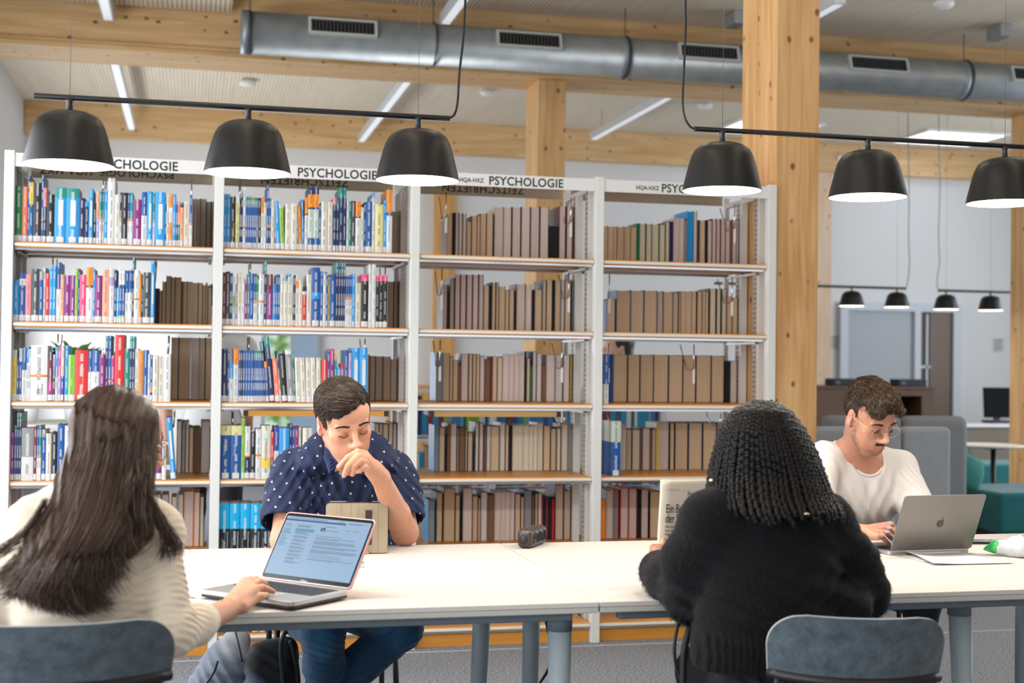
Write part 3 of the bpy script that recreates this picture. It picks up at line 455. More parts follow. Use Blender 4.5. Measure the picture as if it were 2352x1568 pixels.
# page edges: fine vertical leaf lines
def pages_mat(name):
    m, nt, b = newmat(name); L = nt.links.new
    at = N(nt, 'ShaderNodeAttribute', attribute_name='col'); tc = N(nt, 'ShaderNodeTexCoord'); mp = N(nt, 'ShaderNodeMapping'); mp.inputs['Scale'].default_value = (700, 60, 4); L(tc.outputs['Object'], mp.inputs['Vector'])
    nz = N(nt, 'ShaderNodeTexNoise'); nz.inputs['Scale'].default_value = 1; nz.inputs['Detail'].default_value = 2; L(mp.outputs[0], nz.inputs['Vector'])
    mr = N(nt, 'ShaderNodeMapRange'); mr.inputs['From Min'].default_value = .3; mr.inputs['From Max'].default_value = .7; mr.inputs['To Min'].default_value = .8; mr.inputs['To Max'].default_value = 1.12; L(nz.outputs['Fac'], mr.inputs['Value'])
    sc = N(nt, 'ShaderNodeVectorMath', operation='SCALE'); L(at.outputs['Color'], sc.inputs[0]); L(mr.outputs[0], sc.inputs['Scale']); L(sc.outputs[0], b.inputs['Base Color']); b.inputs['Roughness'].default_value = .85
    return m
PAGES = pages_mat('page_edges')
STICK, nt, b = newmat('call_number_sticker'); L = nt.links.new
tc = N(nt, 'ShaderNodeTexCoord'); mp = N(nt, 'ShaderNodeMapping'); mp.inputs['Scale'].default_value = (260, 1, 210); L(tc.outputs['Object'], mp.inputs['Vector'])
nz = N(nt, 'ShaderNodeTexNoise'); nz.inputs['Scale'].default_value = 1; nz.inputs['Detail'].default_value = 1; L(mp.outputs[0], nz.inputs['Vector'])
cr = N(nt, 'ShaderNodeValToRGB'); cr.color_ramp.elements[0].position = .50; cr.color_ramp.elements[1].position = .60; cr.color_ramp.elements[0].color = (*lin('e2e4e6'), 1); cr.color_ramp.elements[1].color = (*lin('bfc3c8'), 1)
L(nz.outputs['Fac'], cr.inputs['Fac']); L(cr.outputs[0], b.inputs['Base Color']); b.inputs['Roughness'].default_value = .5

def jit(c, rnd, a=.07): k = 1+rnd.uniform(-a, a); return tuple(min(1, max(0, x*k)) for x in c)
def spine_bands(spec, h):
    out = []; z1 = h; toks = [t for t in spec if t not in ('#',) and not t.startswith('<')]; i = 0; cur = 0.0
    for j, t in enumerate(toks):
        if t == '@':
            out.append((z1-.005, z1, lin('efc232'))); out.append((z1-.0105, z1-.005, lin('c92f22'))); z1 -= .0105; continue
        pct = t[1:]; z0 = 0 if not pct else h*(1-int(pct)/100)
        out.append((z0, z1, lin(CC[t[0]]))); z1 = z0
    return out
def cover_spine(m, w, h, d, spec, rnd):
    bands = spine_bands(spec, h); bulge = min(.0035, w*.09); n = 6; main = max(bands, key=lambda q: q[0]-0 and q[1]-q[0] or q[1]-q[0])[2]
    prof = [(w*i/n, -bulge*(1-(2*i/n-1)**2)) for i in range(n+1)]
    for z0, z1, c in bands:
        if z1-z0 < 1e-4: continue
        for i in range(n):
            (xa, ya), (xb, yb) = prof[i], prof[i+1]
            m.face([(xa, ya, z0), (xb, yb, z0), (xb, yb, z1), (xa, ya, z1)], 0, c, [((xa-w/2)*100/max(1, w*55), z0*100), ((xb-w/2)*100/max(1, w*55), z0*100), ((xb-w/2)*100/max(1, w*55), z1*100), ((xa-w/2)*100/max(1, w*55), z1*100)], smooth=False)
        tcov = .0016
        for xa, xb in ((0, tcov), (w-tcov, w)): m.box((xa, .0, z0), (xb, d, z1), 0, c)
    # cap of spine
    top = bands[0][2]; m.face([(x, y, h) for x, y in prof]+[(w, .002, h), (0, .002, h)], 0, top)
    m.face([(0, .002, h), (w, .002, h), (w, .002, 0), (0, .002, 0)], 0, top)
def add_front(m, mp_, ms, w, h, d, spec, rnd):
    cover_spine(m, w, h, d, spec, rnd)
    mp_.box((.0017, .0022, .001), (w-.0017, d-.003, h-(.003 if w > .012 else .0008)), 0, jit(lin('cfc5b2'), rnd))
    bl = min(.0035, w*.09)
    sw = min(w-.0015, .03); x0 = (w-sw)/2; n = 4
    y = lambda x: -bl*(1-(2*x/w-1)**2)-.0004
    for i in range(n):
        a = x0+sw*i/n; c = x0+sw*(i+1)/n; ms.face([(a, y(a), .003), (c, y(c), .003), (c, y(c), .029), (a, y(a), .029)], 0, (1, 1, 1))
def title_plate(w, h, par, rnd):
    m = MB(); bl = min(.0035, w*.09); sw = w*.42; x0 = (w-sw)/2+w*.04; m.box((x0, -bl-.0008, h*.32), (x0+sw, -bl*.5, h*.78)); o = m.build('title_plate', plain('title_plate_white', 'd9dee3', .5), par); return o
def add_rear(m, mp_, w, h, d, pg, cv, rnd):
    c = jit(lin(CC[cv]), rnd); t = .0013 if w < .02 else .0019
    m.box((0, 0, 0), (t, d, h), 0, c); m.box((w-t, 0, 0), (w, d, h), 0, c); m.box((t, d-.003, 0), (w-t, d, h), 0, c)
    mp_.box((t+.0002, .003, .002), (w-t-.0002, d-.0035, h-.003), 0, jit(lin(CC[pg]), rnd, .06))
RB = random.Random(11); allb = []
for bay, sh, ox, oy, scl, s in ROWS:
    prev = SX+BW*bay+.026; row = []
    for it in s.replace('\n', '').split(';'):
        tk = it.split(); x0, x1, top = [float(v) for v in tk[:3]]; kind = tk[3]; spec = tk[4:]; Y = SY+.022 if kind == 'F' else SY+.372
        zs = shelf_z(sh); px0, px1, py = ox+x0/scl, ox+x1/scl, oy+top/scl
        ym = 580+177*sh
        X0 = UY(px0, ym-50, Y).x; X1 = UY(px1, ym-50, Y).x; zt = UY((px0+px1)/2, py, Y).z
        if kind == 'F' and row and row[-1]['kind'] == 'F': X0 = max(X0, prev+.0004)
        elif kind == 'R': X0 = max(X0, (prev if row and row[-1]['kind'] == 'R' else SX+BW*bay+.026)+.0004)
        X1 = min(X1, SX+BW*(bay+1)-.024 if kind == 'F' else SX+BW*(bay+1)-.018); w_ = max(.004, X1-X0); h_ = min(max(.05, zt-zs), PITCHZ-.052)
        if bay == 1 and sh == 5: h_ = .23
        row.append(dict(bay=bay, sh=sh, kind=kind, spec=spec, x=X0, y=Y+RB.uniform(0, .006), w=w_, h=h_, z=zs+.0002, lean=next((float(t[1:]) for t in spec if t.startswith('<')), 0))); prev = X0+w_
    for i, q in enumerate(row): q['i'] = i; q['row'] = row
    allb += row
big = sorted(allb, key=lambda q: -q['w']*q['h']*(1 if q['y'] < 6.5 else .93) if not (q['bay'] == 1 and q['sh'] == 5) else 0)[:300]
bigid = {id(q) for q in big}
BAYL = ('leftmost bay', 'second bay', 'third bay', 'rightmost bay'); SHL = ('top shelf', 'second shelf', 'third shelf', 'fourth shelf', 'fifth shelf', 'bottom shelf')
def short(q):
    if q['kind'] == 'R': return CN[q['spec'][0][0]]+'-paged'
    t = [s[0] for s in q['spec'] if s[0] in CN and s not in ('#',)]
    cols = []
    for s in t:
        if CN[s] not in cols: cols.append(CN[s])
    return ' and '.join(cols[:2])
def ordn(i): return '%d%s' % (i, 'th' if 10 <= i % 100 <= 20 else {1: 'st', 2: 'nd', 3: 'rd'}.get(i % 10, 'th'))
def blabel(q):
    row = q['row']; me = short(q); place = '%s of the %s' % (SHL[q['sh']], BAYL[q['bay']])
    size = 'thin' if q['w'] < .016 else ('thick' if q['w'] > .034 else '')
    extra = ' with white title plate' if '#' in q['spec'] else (' with yellow-red band' if '@' in q['spec'] else '')
    same = [r for r in row if short(r) == me and ('#' in r['spec']) == ('#' in q['spec']) and ('@' in r['spec']) == ('@' in q['spec'])]
    kind = 'book' if q['kind'] == 'F' else 'book'
    if len(same) == 1: return ('%s %s book%s, only one on the %s' % (size, me, extra, place)).strip()
    i = q['i']
    if q['kind'] == 'R':
        cv = CN[q['spec'][1][0]]; return ('%s %s book with %s cover, %s from left, %s, %s' % (size, me, cv, ordn(i+1), SHL[q['sh']], BAYL[q['bay']])).strip()
    return ('%s %s book%s, %s from left, %s, %s' % (size, me, extra, ordn(i+1), SHL[q['sh']], BAYL[q['bay']])).strip()
stM = MB()
for q in allb:
    rnd = random.Random(int(q['x']*1e4)+q['sh']*77); w_, h_ = q['w'], q['h']
    d_ = min(.235, max(.12, h_*rnd.uniform(.66, .76))) if q['kind'] == 'F' else min(.205, max(.12, h_*.7))
    Mx = Matrix.Translation((q['x'], q['y'], q['z']+(abs(math.sin(math.radians(q['lean'])))*w_*0 if q['lean'] else 0)))
    if q['lean']:
        a = math.radians(q['lean']); piv = Matrix.Translation((w_ if q['lean'] > 0 else 0, 0, 0)); Mx = Mx @ Matrix.Translation((0, 0, w_*math.sin(abs(a)))) @ Matrix.Rotation(a, 4, 'Y')
    m, mp_, ms = MB(), MB(), MB()
    if q['kind'] == 'F': add_front(m, mp_, ms, w_, h_, d_, q['spec'], rnd)
    else: add_rear(m, mp_, w_, h_, d_, q['spec'][0][0], q['spec'][1][0], rnd)
    if id(q) in bigid:
        o = m.build('book', BPRINT); o.matrix_world = Mx; tag(o, ' '.join(blabel(q).replace(' and ', ' ').split()[:16]) if len(blabel(q).split()) > 16 else blabel(q), 'book', 'books on the %s of the %s' % (SHL[q['sh']], BAYL[q['bay']]))
        mp_.build('page_block', PAGES, o)
        if q['kind'] == 'F':
            s_ = ms.build('shelf_mark_sticker', STICK, o); s_['label'] = 'white call number sticker'
            if '#' in q['spec']: title_plate(w_, h_, o, rnd)
        q['o'] = o
    else:
        for src, mi in ((m, 0), (mp_, 1), (ms, 2)):
            stM.M = Mx
            for f, c, uv in zip(src.f, src.c, src.uv):
                stM.face([src.v[k] for k in f], mi, c if mi < 2 else (.99, .99, .99), uv)
# more coloured book backs on a low shelf far behind, seen in slivers between the boards
LOWB = [(1.53+.028*i) for i in range(14)]+[(1.06+.03*i) for i in range(5)]
cols = ['8c2a3c', '6d3550', '1d5c66', '7fae3a', 'c9d2dc', '3d6fb2', '2a4f86', '1c86b8', 'd9dde2', 'a43b32', '243a5e', 'c79a62', '4a6fb0', '5aa0c0']
rnd = random.Random(5)
for r_, (xa, xb) in enumerate(((1.42, 3.1), (1.42, 3.1))):
    x = xa
    while x < xb:
        w_ = rnd.uniform(.018, .04); h_ = rnd.uniform(.2, .27); c = lin(rnd.choice(cols)); stM.M = Matrix.Translation((x, 8.83, (.86, .52)[r_]))
        stM.box((0, 0, 0), (w_-.002, .16, h_), 0, c); x += w_
st = stM.build('remaining_books', [BPRINT, PAGES, STICK]); tag(st, 'smaller and half hidden books filling gaps along the shelves', 'books', kind='stuff')
# lettering on the largest spines
def spine_text(q, body, size, col, x=.5, z=.1, up=True, mat=None):
    o = q['o']; mt = plain('spine_ink_'+col, col, .5)
    bl = min(.0035, q['w']*.09)+.0006
    M_ = frame((q['w']*x+(size*.35 if up else -size*.35), -bl, q['h']*z), (0, 0, 1), (-1, 0, 0)) if up else frame((q['w']*x-size*.35, -bl, q['h']*z), (0, 0, -1), (1, 0, 0))
    text(body, size, 'spine_title', mt, o, M_, ext=.0003)
def find(bay, sh, i): return next(q for q in allb if q['bay'] == bay and q['sh'] == sh and q['i'] == i)
try:
    q = find(0, 2, 6); spine_text(q, 'Handbuch der', .0075, '22262a', .45, .12); spine_text(q, 'Gestalttherapie', .0075, '22262a', .68, .12)
    spine_text(find(0, 2, 14), 'Lehrbuch der Psychologie', .0085, 'e8d8d0', .6, .25); spine_text(find(0, 1, 3), 'Lehrbuch Mentalisieren', .009, 'd8dadc', .5, .18)
    for i in (0, 1): spine_text(find(1, 3, i), 'Pädagogik', .012, 'cfd8e6', .35, .45)
    for i in range(5):
        q = find(1, 4, i)
        if 'o' in q: spine_text(q, 'Organisationspsychologie', .0095, 'd6dbe0', .80, .06); spine_text(q, 'Lehrbuch', .0085, '22b4e8', .55, .32); spine_text(q, 'Schuler/Moser (Hrsg.)', .0075, 'aeb6bd', .25, .06)
    spine_text(find(0, 0, 4), 'HANDBOOK OF MENTAL SERVICES', .0075, 'b8aca0', .55, .16); spine_text(find(1, 0, 2), 'literary theory', .012, 'e0d070', .6, .2)
except Exception as ex: print('spine text', ex)
# ---------------------------------------------------------------- modelling of bodies, cloth and cushions as blended volumes
def nrm(v): v = np.asarray(v, float); return v/np.linalg.norm(v)
class Vol:
    def __init__(s, lo, hi, h):
        s.h = h; s.lo = np.array(lo, float); n = np.ceil((np.array(hi)-s.lo)/h).astype(int)+1; s.n = n; s.D = np.full(n, 9.0, np.float32)
        s.ax = [np.float32(s.lo[i])+np.arange(n[i], dtype=np.float32)*np.float32(h) for i in range(3)]
    def _sub(s, lo, hi):
        a = np.maximum(0, np.floor((np.array(lo)-s.lo)/s.h).astype(int)); b = np.minimum(s.n, np.ceil((np.array(hi)-s.lo)/s.h).astype(int)+2)
        if np.any(a >= b): return None, None
        sl = tuple(slice(a[i], b[i]) for i in range(3)); X = s.ax[0][sl[0]][:, None, None]; Y = s.ax[1][sl[1]][None, :, None]; Z = s.ax[2][sl[2]][None, None, :]
        return sl, (X, Y, Z)
    def _op(s, sl, d, op, k):
        a = s.D[sl]
        if op == 'u':
            if k > 0: h = np.maximum(k-np.abs(a-d), 0)/k; s.D[sl] = np.minimum(a, d)-h*h*k*.25
            else: s.D[sl] = np.minimum(a, d)
        elif op == 's':
            d = -d
            if k > 0: h = np.maximum(k-np.abs(a-d), 0)/k; s.D[sl] = np.maximum(a, d)+h*h*k*.25
            else: s.D[sl] = np.maximum(a, d)
    def cap(s, a, b, ra, rb=None, k=.02, op='u', flat=None):
        rb = ra if rb is None else rb; a = np.array(a, float); b = np.array(b, float); r = max(ra, rb)+k+3*s.h
        sl, g = s._sub(np.minimum(a, b)-r, np.maximum(a, b)+r)
        if sl is None: return s
        ab = b-a; L2 = max(1e-9, float(ab@ab)); px, py, pz = g[0]-np.float32(a[0]), g[1]-np.float32(a[1]), g[2]-np.float32(a[2])
        t = np.clip((px*ab[0]+py*ab[1]+pz*ab[2])/L2, 0, 1).astype(np.float32)
        d = np.sqrt((px-t*ab[0])**2+(py-t*ab[1])**2+(pz-t*ab[2])**2)-(ra+(rb-ra)*t)
        s._op(sl, d.astype(np.float32), op, k); return s
    def chain(s, pts, rs, k=.015, op='u'):
        for i in range(len(pts)-1): s.cap(pts[i], pts[i+1], rs[i], rs[i+1], k, op)
        return s
    def ell(s, c, r, R=None, k=.02, op='u'):
        c = np.array(c, float); r = np.array(r, float); m = float(r.max())+k+3*s.h
        sl, g = s._sub(c-m, c+m)
        if sl is None: return s
        px, py, pz = g[0]-np.float32(c[0]), g[1]-np.float32(c[1]), g[2]-np.float32(c[2])
        if R is None: u, v, w_ = px/r[0], py/r[1], pz/r[2]; u2, v2, w2 = px/r[0]**2, py/r[1]**2, pz/r[2]**2
        else:
            R = np.array(R, float); u = (px*R[0, 0]+py*R[1, 0]+pz*R[2, 0]); v = (px*R[0, 1]+py*R[1, 1]+pz*R[2, 1]); w_ = (px*R[0, 2]+py*R[1, 2]+pz*R[2, 2])
            u2, v2, w2 = u/r[0]**2, v/r[1]**2, w_/r[2]**2; u, v, w_ = u/r[0], v/r[1], w_/r[2]
        k0 = np.sqrt(u*u+v*v+w_*w_); k1 = np.sqrt(u2*u2+v2*v2+w2*w2)+1e-6
        s._op(sl, (k0*(k0-1)/k1).astype(np.float32), op, k); return s
    def box(s, c, hf, rr=.01, R=None, k=.01, op='u'):
        c = np.array(c, float); hf = np.array(hf, float); m = float(np.linalg.norm(hf))+k+3*s.h
        sl, g = s._sub(c-m, c+m)
        if sl is None: return s
        px, py, pz = g[0]-np.float32(c[0]), g[1]-np.float32(c[1]), g[2]-np.float32(c[2])
        if R is not None: R = np.array(R, float); px, py, pz = (px*R[0, 0]+py*R[1, 0]+pz*R[2, 0]), (px*R[0, 1]+py*R[1, 1]+pz*R[2, 1]), (px*R[0, 2]+py*R[1, 2]+pz*R[2, 2])
        qx, qy, qz = np.abs(px)-hf[0]+rr, np.abs(py)-hf[1]+rr, np.abs(pz)-hf[2]+rr
        d = np.sqrt(np.maximum(qx, 0)**2+np.maximum(qy, 0)**2+np.maximum(qz, 0)**2)+np.minimum(np.maximum(qx, np.maximum(qy, qz)), 0)-rr
        s._op(sl, d.astype(np.float32), op, k); return s
    def cut(s, p, n):   # keep the side the normal points away from
        n = nrm(n); X, Y, Z = s.ax[0][:, None, None], s.ax[1][None, :, None], s.ax[2][None, None, :]
        s.D = np.maximum(s.D, ((X-p[0])*n[0]+(Y-p[1])*n[1]+(Z-p[2])*n[2]).astype(np.float32)); return s
    def warp(s, fn):    # add fn(X, Y, Z) near the surface
        X, Y, Z = s.ax[0][:, None, None], s.ax[1][None, :, None], s.ax[2][None, None, :]; s.D = (s.D+fn(X, Y, Z)).astype(np.float32); return s
    def mesh(s):
        D = s.D; D[0], D[-1] = 1, 1; D[:, 0], D[:, -1] = 1, 1; D[:, :, 0], D[:, :, -1] = 1, 1
        ins = D < 0; n = np.array(D.shape)-1
        c = np.zeros(n, np.uint8)
        for i in (0, 1):
            for j in (0, 1):
                for k in (0, 1): c += ins[i:n[0]+i, j:n[1]+j, k:n[2]+k]
        cells = np.argwhere((c > 0) & (c < 8)); idx = np.full(n, -1, np.int32); idx[tuple(cells.T)] = np.arange(len(cells))
        acc = np.zeros((len(cells), 3)); cnt = np.zeros(len(cells)); co = np.array([(i, j, k) for i in (0, 1) for j in (0, 1) for k in (0, 1)])
        val = [D[tuple((cells+o).T)].astype(float) for o in co]
        for a in range(8):
            for b2 in range(a+1, 8):
                if np.abs(co[a]-co[b2]).sum() != 1: continue
                va, vb = val[a], val[b2]; msk = (va < 0) != (vb < 0); t = np.where(msk, va/np.where(np.abs(va-vb) < 1e-12, 1, va-vb), 0)
                acc += np.where(msk[:, None], co[a]+(co[b2]-co[a])*t[:, None], 0); cnt += msk
        V = s.lo+(cells+acc/cnt[:, None])*s.h; F = []
        for ax in range(3):
            o1, o2 = [(1, 2), (2, 0), (0, 1)][ax]
            sA = [slice(None)]*3; sB = [slice(None)]*3; sA[ax] = slice(0, -1); sB[ax] = slice(1, None); A, B = ins[tuple(sA)], ins[tuple(sB)]
            e = np.argwhere(A != B); e = e[(e[:, o1] > 0) & (e[:, o2] > 0) & (e[:, o1] < n[o1]) & (e[:, o2] < n[o2])]
            d1 = np.zeros(3, int); d1[o1] = 1; d2 = np.zeros(3, int); d2[o2] = 1
            q = np.stack([idx[tuple((e-d1-d2).T)], idx[tuple((e-d2).T)], idx[tuple(e.T)], idx[tuple((e-d1).T)]], 1)
            fl = ~A[tuple(e.T)]; q[fl] = q[fl][:, ::-1]; F.append(q)
        F = np.concatenate(F); F = F[(F >= 0).all(1)]; return V, F
def relax(V, F, it=1, lam=.5):
    for _ in range(it):
        S = np.zeros_like(V); C_ = np.zeros(len(V))
        for a, b2 in ((0, 1), (1, 2), (2, 3), (3, 0)):
            for p, q in ((a, b2), (b2, a)):
                for ax in range(3): S[:, ax] += np.bincount(F[:, p], V[F[:, q], ax], len(V))
                C_ += np.bincount(F[:, p], minlength=len(V))
        V = V+lam*(S/np.maximum(C_, 1)[:, None]-V)
    return V
def np_mesh(name, V, F, mat, parent=None, col=None, smooth=True, extra=None):
    me = bpy.data.meshes.new(name); nv, nf = len(V), len(F); w_ = F.shape[1]
    me.vertices.add(nv); me.vertices.foreach_set('co', np.asarray(V, np.float32).ravel()); me.loops.add(nf*w_); me.loops.foreach_set('vertex_index', np.asarray(F, np.int32).ravel())
    me.polygons.add(nf); me.polygons.foreach_set('loop_start', np.arange(nf, dtype=np.int32)*w_); me.polygons.foreach_set('use_smooth', np.full(nf, smooth))
    for m in (mat if isinstance(mat, (list, tuple)) else [mat]): me.materials.append(m)
    me.update(calc_edges=True); me.validate()
    if col is not None:
        at = me.attributes.new('col', 'FLOAT_COLOR', 'POINT'); c4 = np.ones((nv, 4), np.float32); c4[:, :3] = col; at.data.foreach_set('color', c4.ravel())
    o = bpy.data.objects.new(name, me); COL.objects.link(o)
    if parent is not None: o.parent = parent; o.matrix_parent_inverse = parent.matrix_world.inverted() if hasattr(parent, '_') else Matrix.Identity(4)
    return o
def sampD(v, P):
    q = (P-v.lo)/v.h; i = np.clip(np.floor(q).astype(int), 0, v.n-2); f = np.clip(q-i, 0, 1); r = 0
    for a in (0, 1):
        for b2 in (0, 1):
            for c in (0, 1): r = r+v.D[i[:, 0]+a, i[:, 1]+b2, i[:, 2]+c]*(f[:, 0] if a else 1-f[:, 0])*(f[:, 1] if b2 else 1-f[:, 1])*(f[:, 2] if c else 1-f[:, 2])
    return r
def gradD(v, P):
    e = v.h*1.5; g = np.stack([sampD(v, P+np.eye(3)[i]*e)-sampD(v, P-np.eye(3)[i]*e) for i in range(3)], 1); return g/(np.linalg.norm(g, axis=1, keepdims=True)+1e-9)
def vol_strands(v, V, C, A, n, steps, step, flow, lift, seed=1, jit_=.15, wav=0, s=1.0, keep=None, start=0.0):
    # strands combed along the surface of a volume; flow works in head coordinates on arrays
    rnd = np.random.RandomState(seed); P = V[rnd.randint(0, len(V), n*3)]; loc = ((P-np.array(C))@A)/s
    if keep is not None: k = keep(loc); P = P[k]
    P = P[:n]; n = len(P); J = rnd.normal(size=(n, 3))*jit_; ln = rnd.uniform(.6, 1.3, (n, 1)); ph = rnd.rand(n, 1)*6; out = []; lf = rnd.uniform(.5, 1.3, n)
    D0 = None
    for i in range(steps):
        t = i/(steps-1); g = gradD(v, P); L_ = lift(t)*lf; P = P-g*(sampD(v, P)-L_)[:, None]*(1 if i else .8); out.append(P.copy())
        loc = ((P-np.array(C))@A)/s; d = flow(loc)@A.T+J
        if wav: d = d+wav*(np.concatenate([np.sin(ph+i*1.2), np.cos(ph*1.7+i*1.05), np.sin(ph*2.3+i*.9)], 1))
        d = d-g*(d*g).sum(1, keepdims=True); d /= np.linalg.norm(d, axis=1, keepdims=True)+1e-9; P = P+d*step*ln
    return np.stack(out, 1)
def wloc(o):
    L_ = np.zeros(3)
    while o is not None: L_ = L_+np.array(o.location); o = o.parent
    return L_
def vol_obj(v, name, mat, parent=None, it=1, paint=None, base=None):
    V, F = v.mesh(); V = relax(V, F, it)
    col = None
    if base is not None:
        col = np.tile(np.array(base, float), (len(V), 1))
        for (c, r, cc, a) in paint or []:
            r = np.array(r if hasattr(r, '__len__') else (r,)*3, float)
            if hasattr(c, '__len__') and len(c) == 2: P = (V-np.array(c[0]))@np.array(c[1])
            else: P = V-np.array(c)
            d = np.sqrt(((P/r)**2).sum(1)); w_ = np.clip((1-d)/.35, 0, 1)[:, None]*a; w_ = w_*w_*(3-2*w_) if a == 1 else w_
            col = col*(1-w_)+np.array(cc)*w_
    if parent is not None: V = V-wloc(parent)
    return np_mesh(name, V, F, mat, parent, col)
def tubes_mesh(name, P, R, mat, parent=None, sides=3, col=None):
    # P: (n, k, 3) strands, R: (k,) or (n, k) radii
    P = np.asarray(P, float); n, k, _ = P.shape; R = np.broadcast_to(R, (n, k))
    T = np.gradient(P, axis=1); T /= np.linalg.norm(T, axis=2, keepdims=True)+1e-9
    ref = np.where(np.abs(T[..., 2:3]) < .9, np.array([0, 0, 1.]), np.array([1., 0, 0])); A = np.cross(T, ref); A /= np.linalg.norm(A, axis=2, keepdims=True)+1e-9; B = np.cross(T, A)
    an = np.arange(sides)*2*PI/sides
    V = P[:, :, None, :]+R[:, :, None, None]*(A[:, :, None, :]*np.cos(an)[None, None, :, None]+B[:, :, None, :]*np.sin(an)[None, None, :, None])
    i = np.arange(n)[:, None, None]*k*sides; j = np.arange(k-1)[None, :, None]*sides; q = np.arange(sides)[None, None, :]; q2 = (q+1) % sides
    F = np.stack([i+j+q, i+j+q2, i+j+sides+q2, i+j+sides+q], -1).reshape(-1, 4)
    V = V.reshape(-1, 3)
    c = None if col is None else np.repeat(col, k*sides, axis=0)
    if parent is not None: V = V-wloc(parent)
    return np_mesh(name, V, F, mat, parent, c)
def attr_mat(name, rough=.5, sss=0, sheen=0, bump=0, bscale=300, spec=.5, aniso=0, noise=0, nscale=30, stretch=(1, 1, 1)):
    m, nt, b = newmat(name); L = nt.links.new; at = N(nt, 'ShaderNodeAttribute', attribute_name='col'); src = at.outputs['Color']
    tc = N(nt, 'ShaderNodeTexCoord')
    if noise:
        mp = N(nt, 'ShaderNodeMapping'); mp.inputs['Scale'].default_value = stretch; L(tc.outputs['Object'], mp.inputs['Vector'])
        nz = N(nt, 'ShaderNodeTexNoise'); nz.inputs['Scale'].default_value = nscale; nz.inputs['Detail'].default_value = 4; L(mp.outputs[0], nz.inputs['Vector'])
        mr = N(nt, 'ShaderNodeMapRange'); mr.inputs['From Min'].default_value = .3; mr.inputs['From Max'].default_value = .7; mr.inputs['To Min'].default_value = 1-noise; mr.inputs['To Max'].default_value = 1+noise; L(nz.outputs['Fac'], mr.inputs['Value'])
        sc = N(nt, 'ShaderNodeVectorMath', operation='SCALE'); L(src, sc.inputs[0]); L(mr.outputs[0], sc.inputs['Scale']); src = sc.outputs[0]
    L(src, b.inputs['Base Color']); b.inputs['Roughness'].default_value = rough; b.inputs['Sheen Weight'].default_value = sheen; b.inputs['Specular IOR Level'].default_value = spec
    if sss: b.inputs['Subsurface Weight'].default_value = sss; b.inputs['Subsurface Radius'].default_value = (1, .35, .2); b.inputs['Subsurface Scale'].default_value = .008
    if bump:
        nz = N(nt, 'ShaderNodeTexNoise'); nz.inputs['Scale'].default_value = bscale; nz.inputs['Detail'].default_value = 3; L(tc.outputs['Object'], nz.inputs['Vector'])
        bp = N(nt, 'ShaderNodeBump'); bp.inputs['Strength'].default_value = bump; bp.inputs['Distance'].default_value = .0015; L(nz.outputs['Fac'], bp.inputs['Height']); L(bp.outputs[0], b.inputs['Normal'])
    return m
def face_axes(yaw, pitch, roll):   # head axes from the turn relative to the viewer: yaw>0 looks to the picture's right, pitch>0 down
    y, p, r_ = [math.radians(a) for a in (yaw, pitch, roll)]
    f = (_r2*math.sin(y)-_fw*math.cos(y))*math.cos(p)-_u2*math.sin(p); f.normalize()
    up = (_u2-f*_u2.dot(f)).normalized(); up = Matrix.Rotation(r_, 3, f) @ up; x = f.cross(up).normalized()
    return np.array([list(x), list(f), list(up)]).T     # columns: x (subject's right), y forward, z up
def head_vol(v, C, A, s=1.0, female=False, lids=True, skin=True, earx=.079):
    A = np.array(A); g = lambda x, y, z: np.array(C)+A@(np.array((x, y, z))*s)
    E = lambda c, r, k=.02, op='u', R=None: v.ell(g(*c), np.array(r)*s, A if R is None else A@R, k*s, op)
    Cp = lambda a, b, ra, rb, k=.02, op='u': v.cap(g(*a), g(*b), ra*s, rb*s, k*s, op)
    E((0, -.018, .034), (.0765, .099, .087), .02); E((0, .022, -.026), (.059, .072, .086), .03); E((0, .035, .05), (.062, .055, .05), .03)
    for q in (-1, 1):
        Cp((q*.050, -.002, -.048), (q*.026, .06, -.096), .016, .015, .03); E((q*.044, .058, -.014), (.021, .020, .018), .02)
        E((q*.032, .058, -.052), (.024, .024, .034), .03)
        E((q*.033, .098, .004), (.021, .016, .0125), .012, 's'); E((q*.032, .0745, .0035), (.0155, .0145, .0125), .004)
        Cp((q*.012, .087, .021), (q*.046, .078, .022), .0085, .007, .014)
        E((q*.0125, .106, -.034), (.0080, .011, .008), .006)
        er = np.array(Euler((0, 0, q*-.35)).to_matrix())
        E((q*earx, -.012, -.003), (.0065, .0185, .033), .006, 'u', er); E((q*(earx+.007), -.004, -.001), (.0055, .010, .017), .005, 's', er)
        E((q*(earx-.002), -.002, -.028), (.006, .008, .010), .006); Cp((q*(earx-.012), -.010, .014), (q*(earx-.012), -.010, -.022), .013, .012, .008)
        E((q*.0065, .1165, -.0415), (.0030, .005, .0035), .003, 's')
    Cp((0, .088, .018), (0, .114, -.024), .0080, .0095, .010); E((0, .117, -.029), (.0115, .0115, .010), .008); E((0, .104, -.037), (.010, .014, .006), .006)
    E((0, .070, -.100), (.023, .020, .019), .025); Cp((-.02, .06, -.105), (.02, .06, -.105), .014, .014, .02)
    E((0, .084, -.060), (.028, .018, .026), .02)
    for q in (-1, 1):
        Cp((0, .1030, -.0555), (q*.022, .0925, -.0590), .0055, .0032, .004); Cp((0, .1015, -.0672), (q*.018, .0925, -.0645), .0064, .0036, .004)
    for q in (-1, 1): Cp((0, .1095, -.0610), (q*.024, .0955, -.0615), .0018, .0014, .002, 's')
    if lids:
        for q in (-1, 1): Cp((q*.020, .0885, -.0035), (q*.032, .0915, -.0062), .0011, .0011, .002, 's'); Cp((q*.032, .0915, -.0062), (q*.045, .084, -.003), .0011, .0011, .002, 's')
    return g
SKIN = attr_mat('skin', .48, .12, 0, .12, 700, .4, noise=.05, nscale=60)
HAIR = attr_mat('hair', .42, 0, 0, 0, spec=.35)
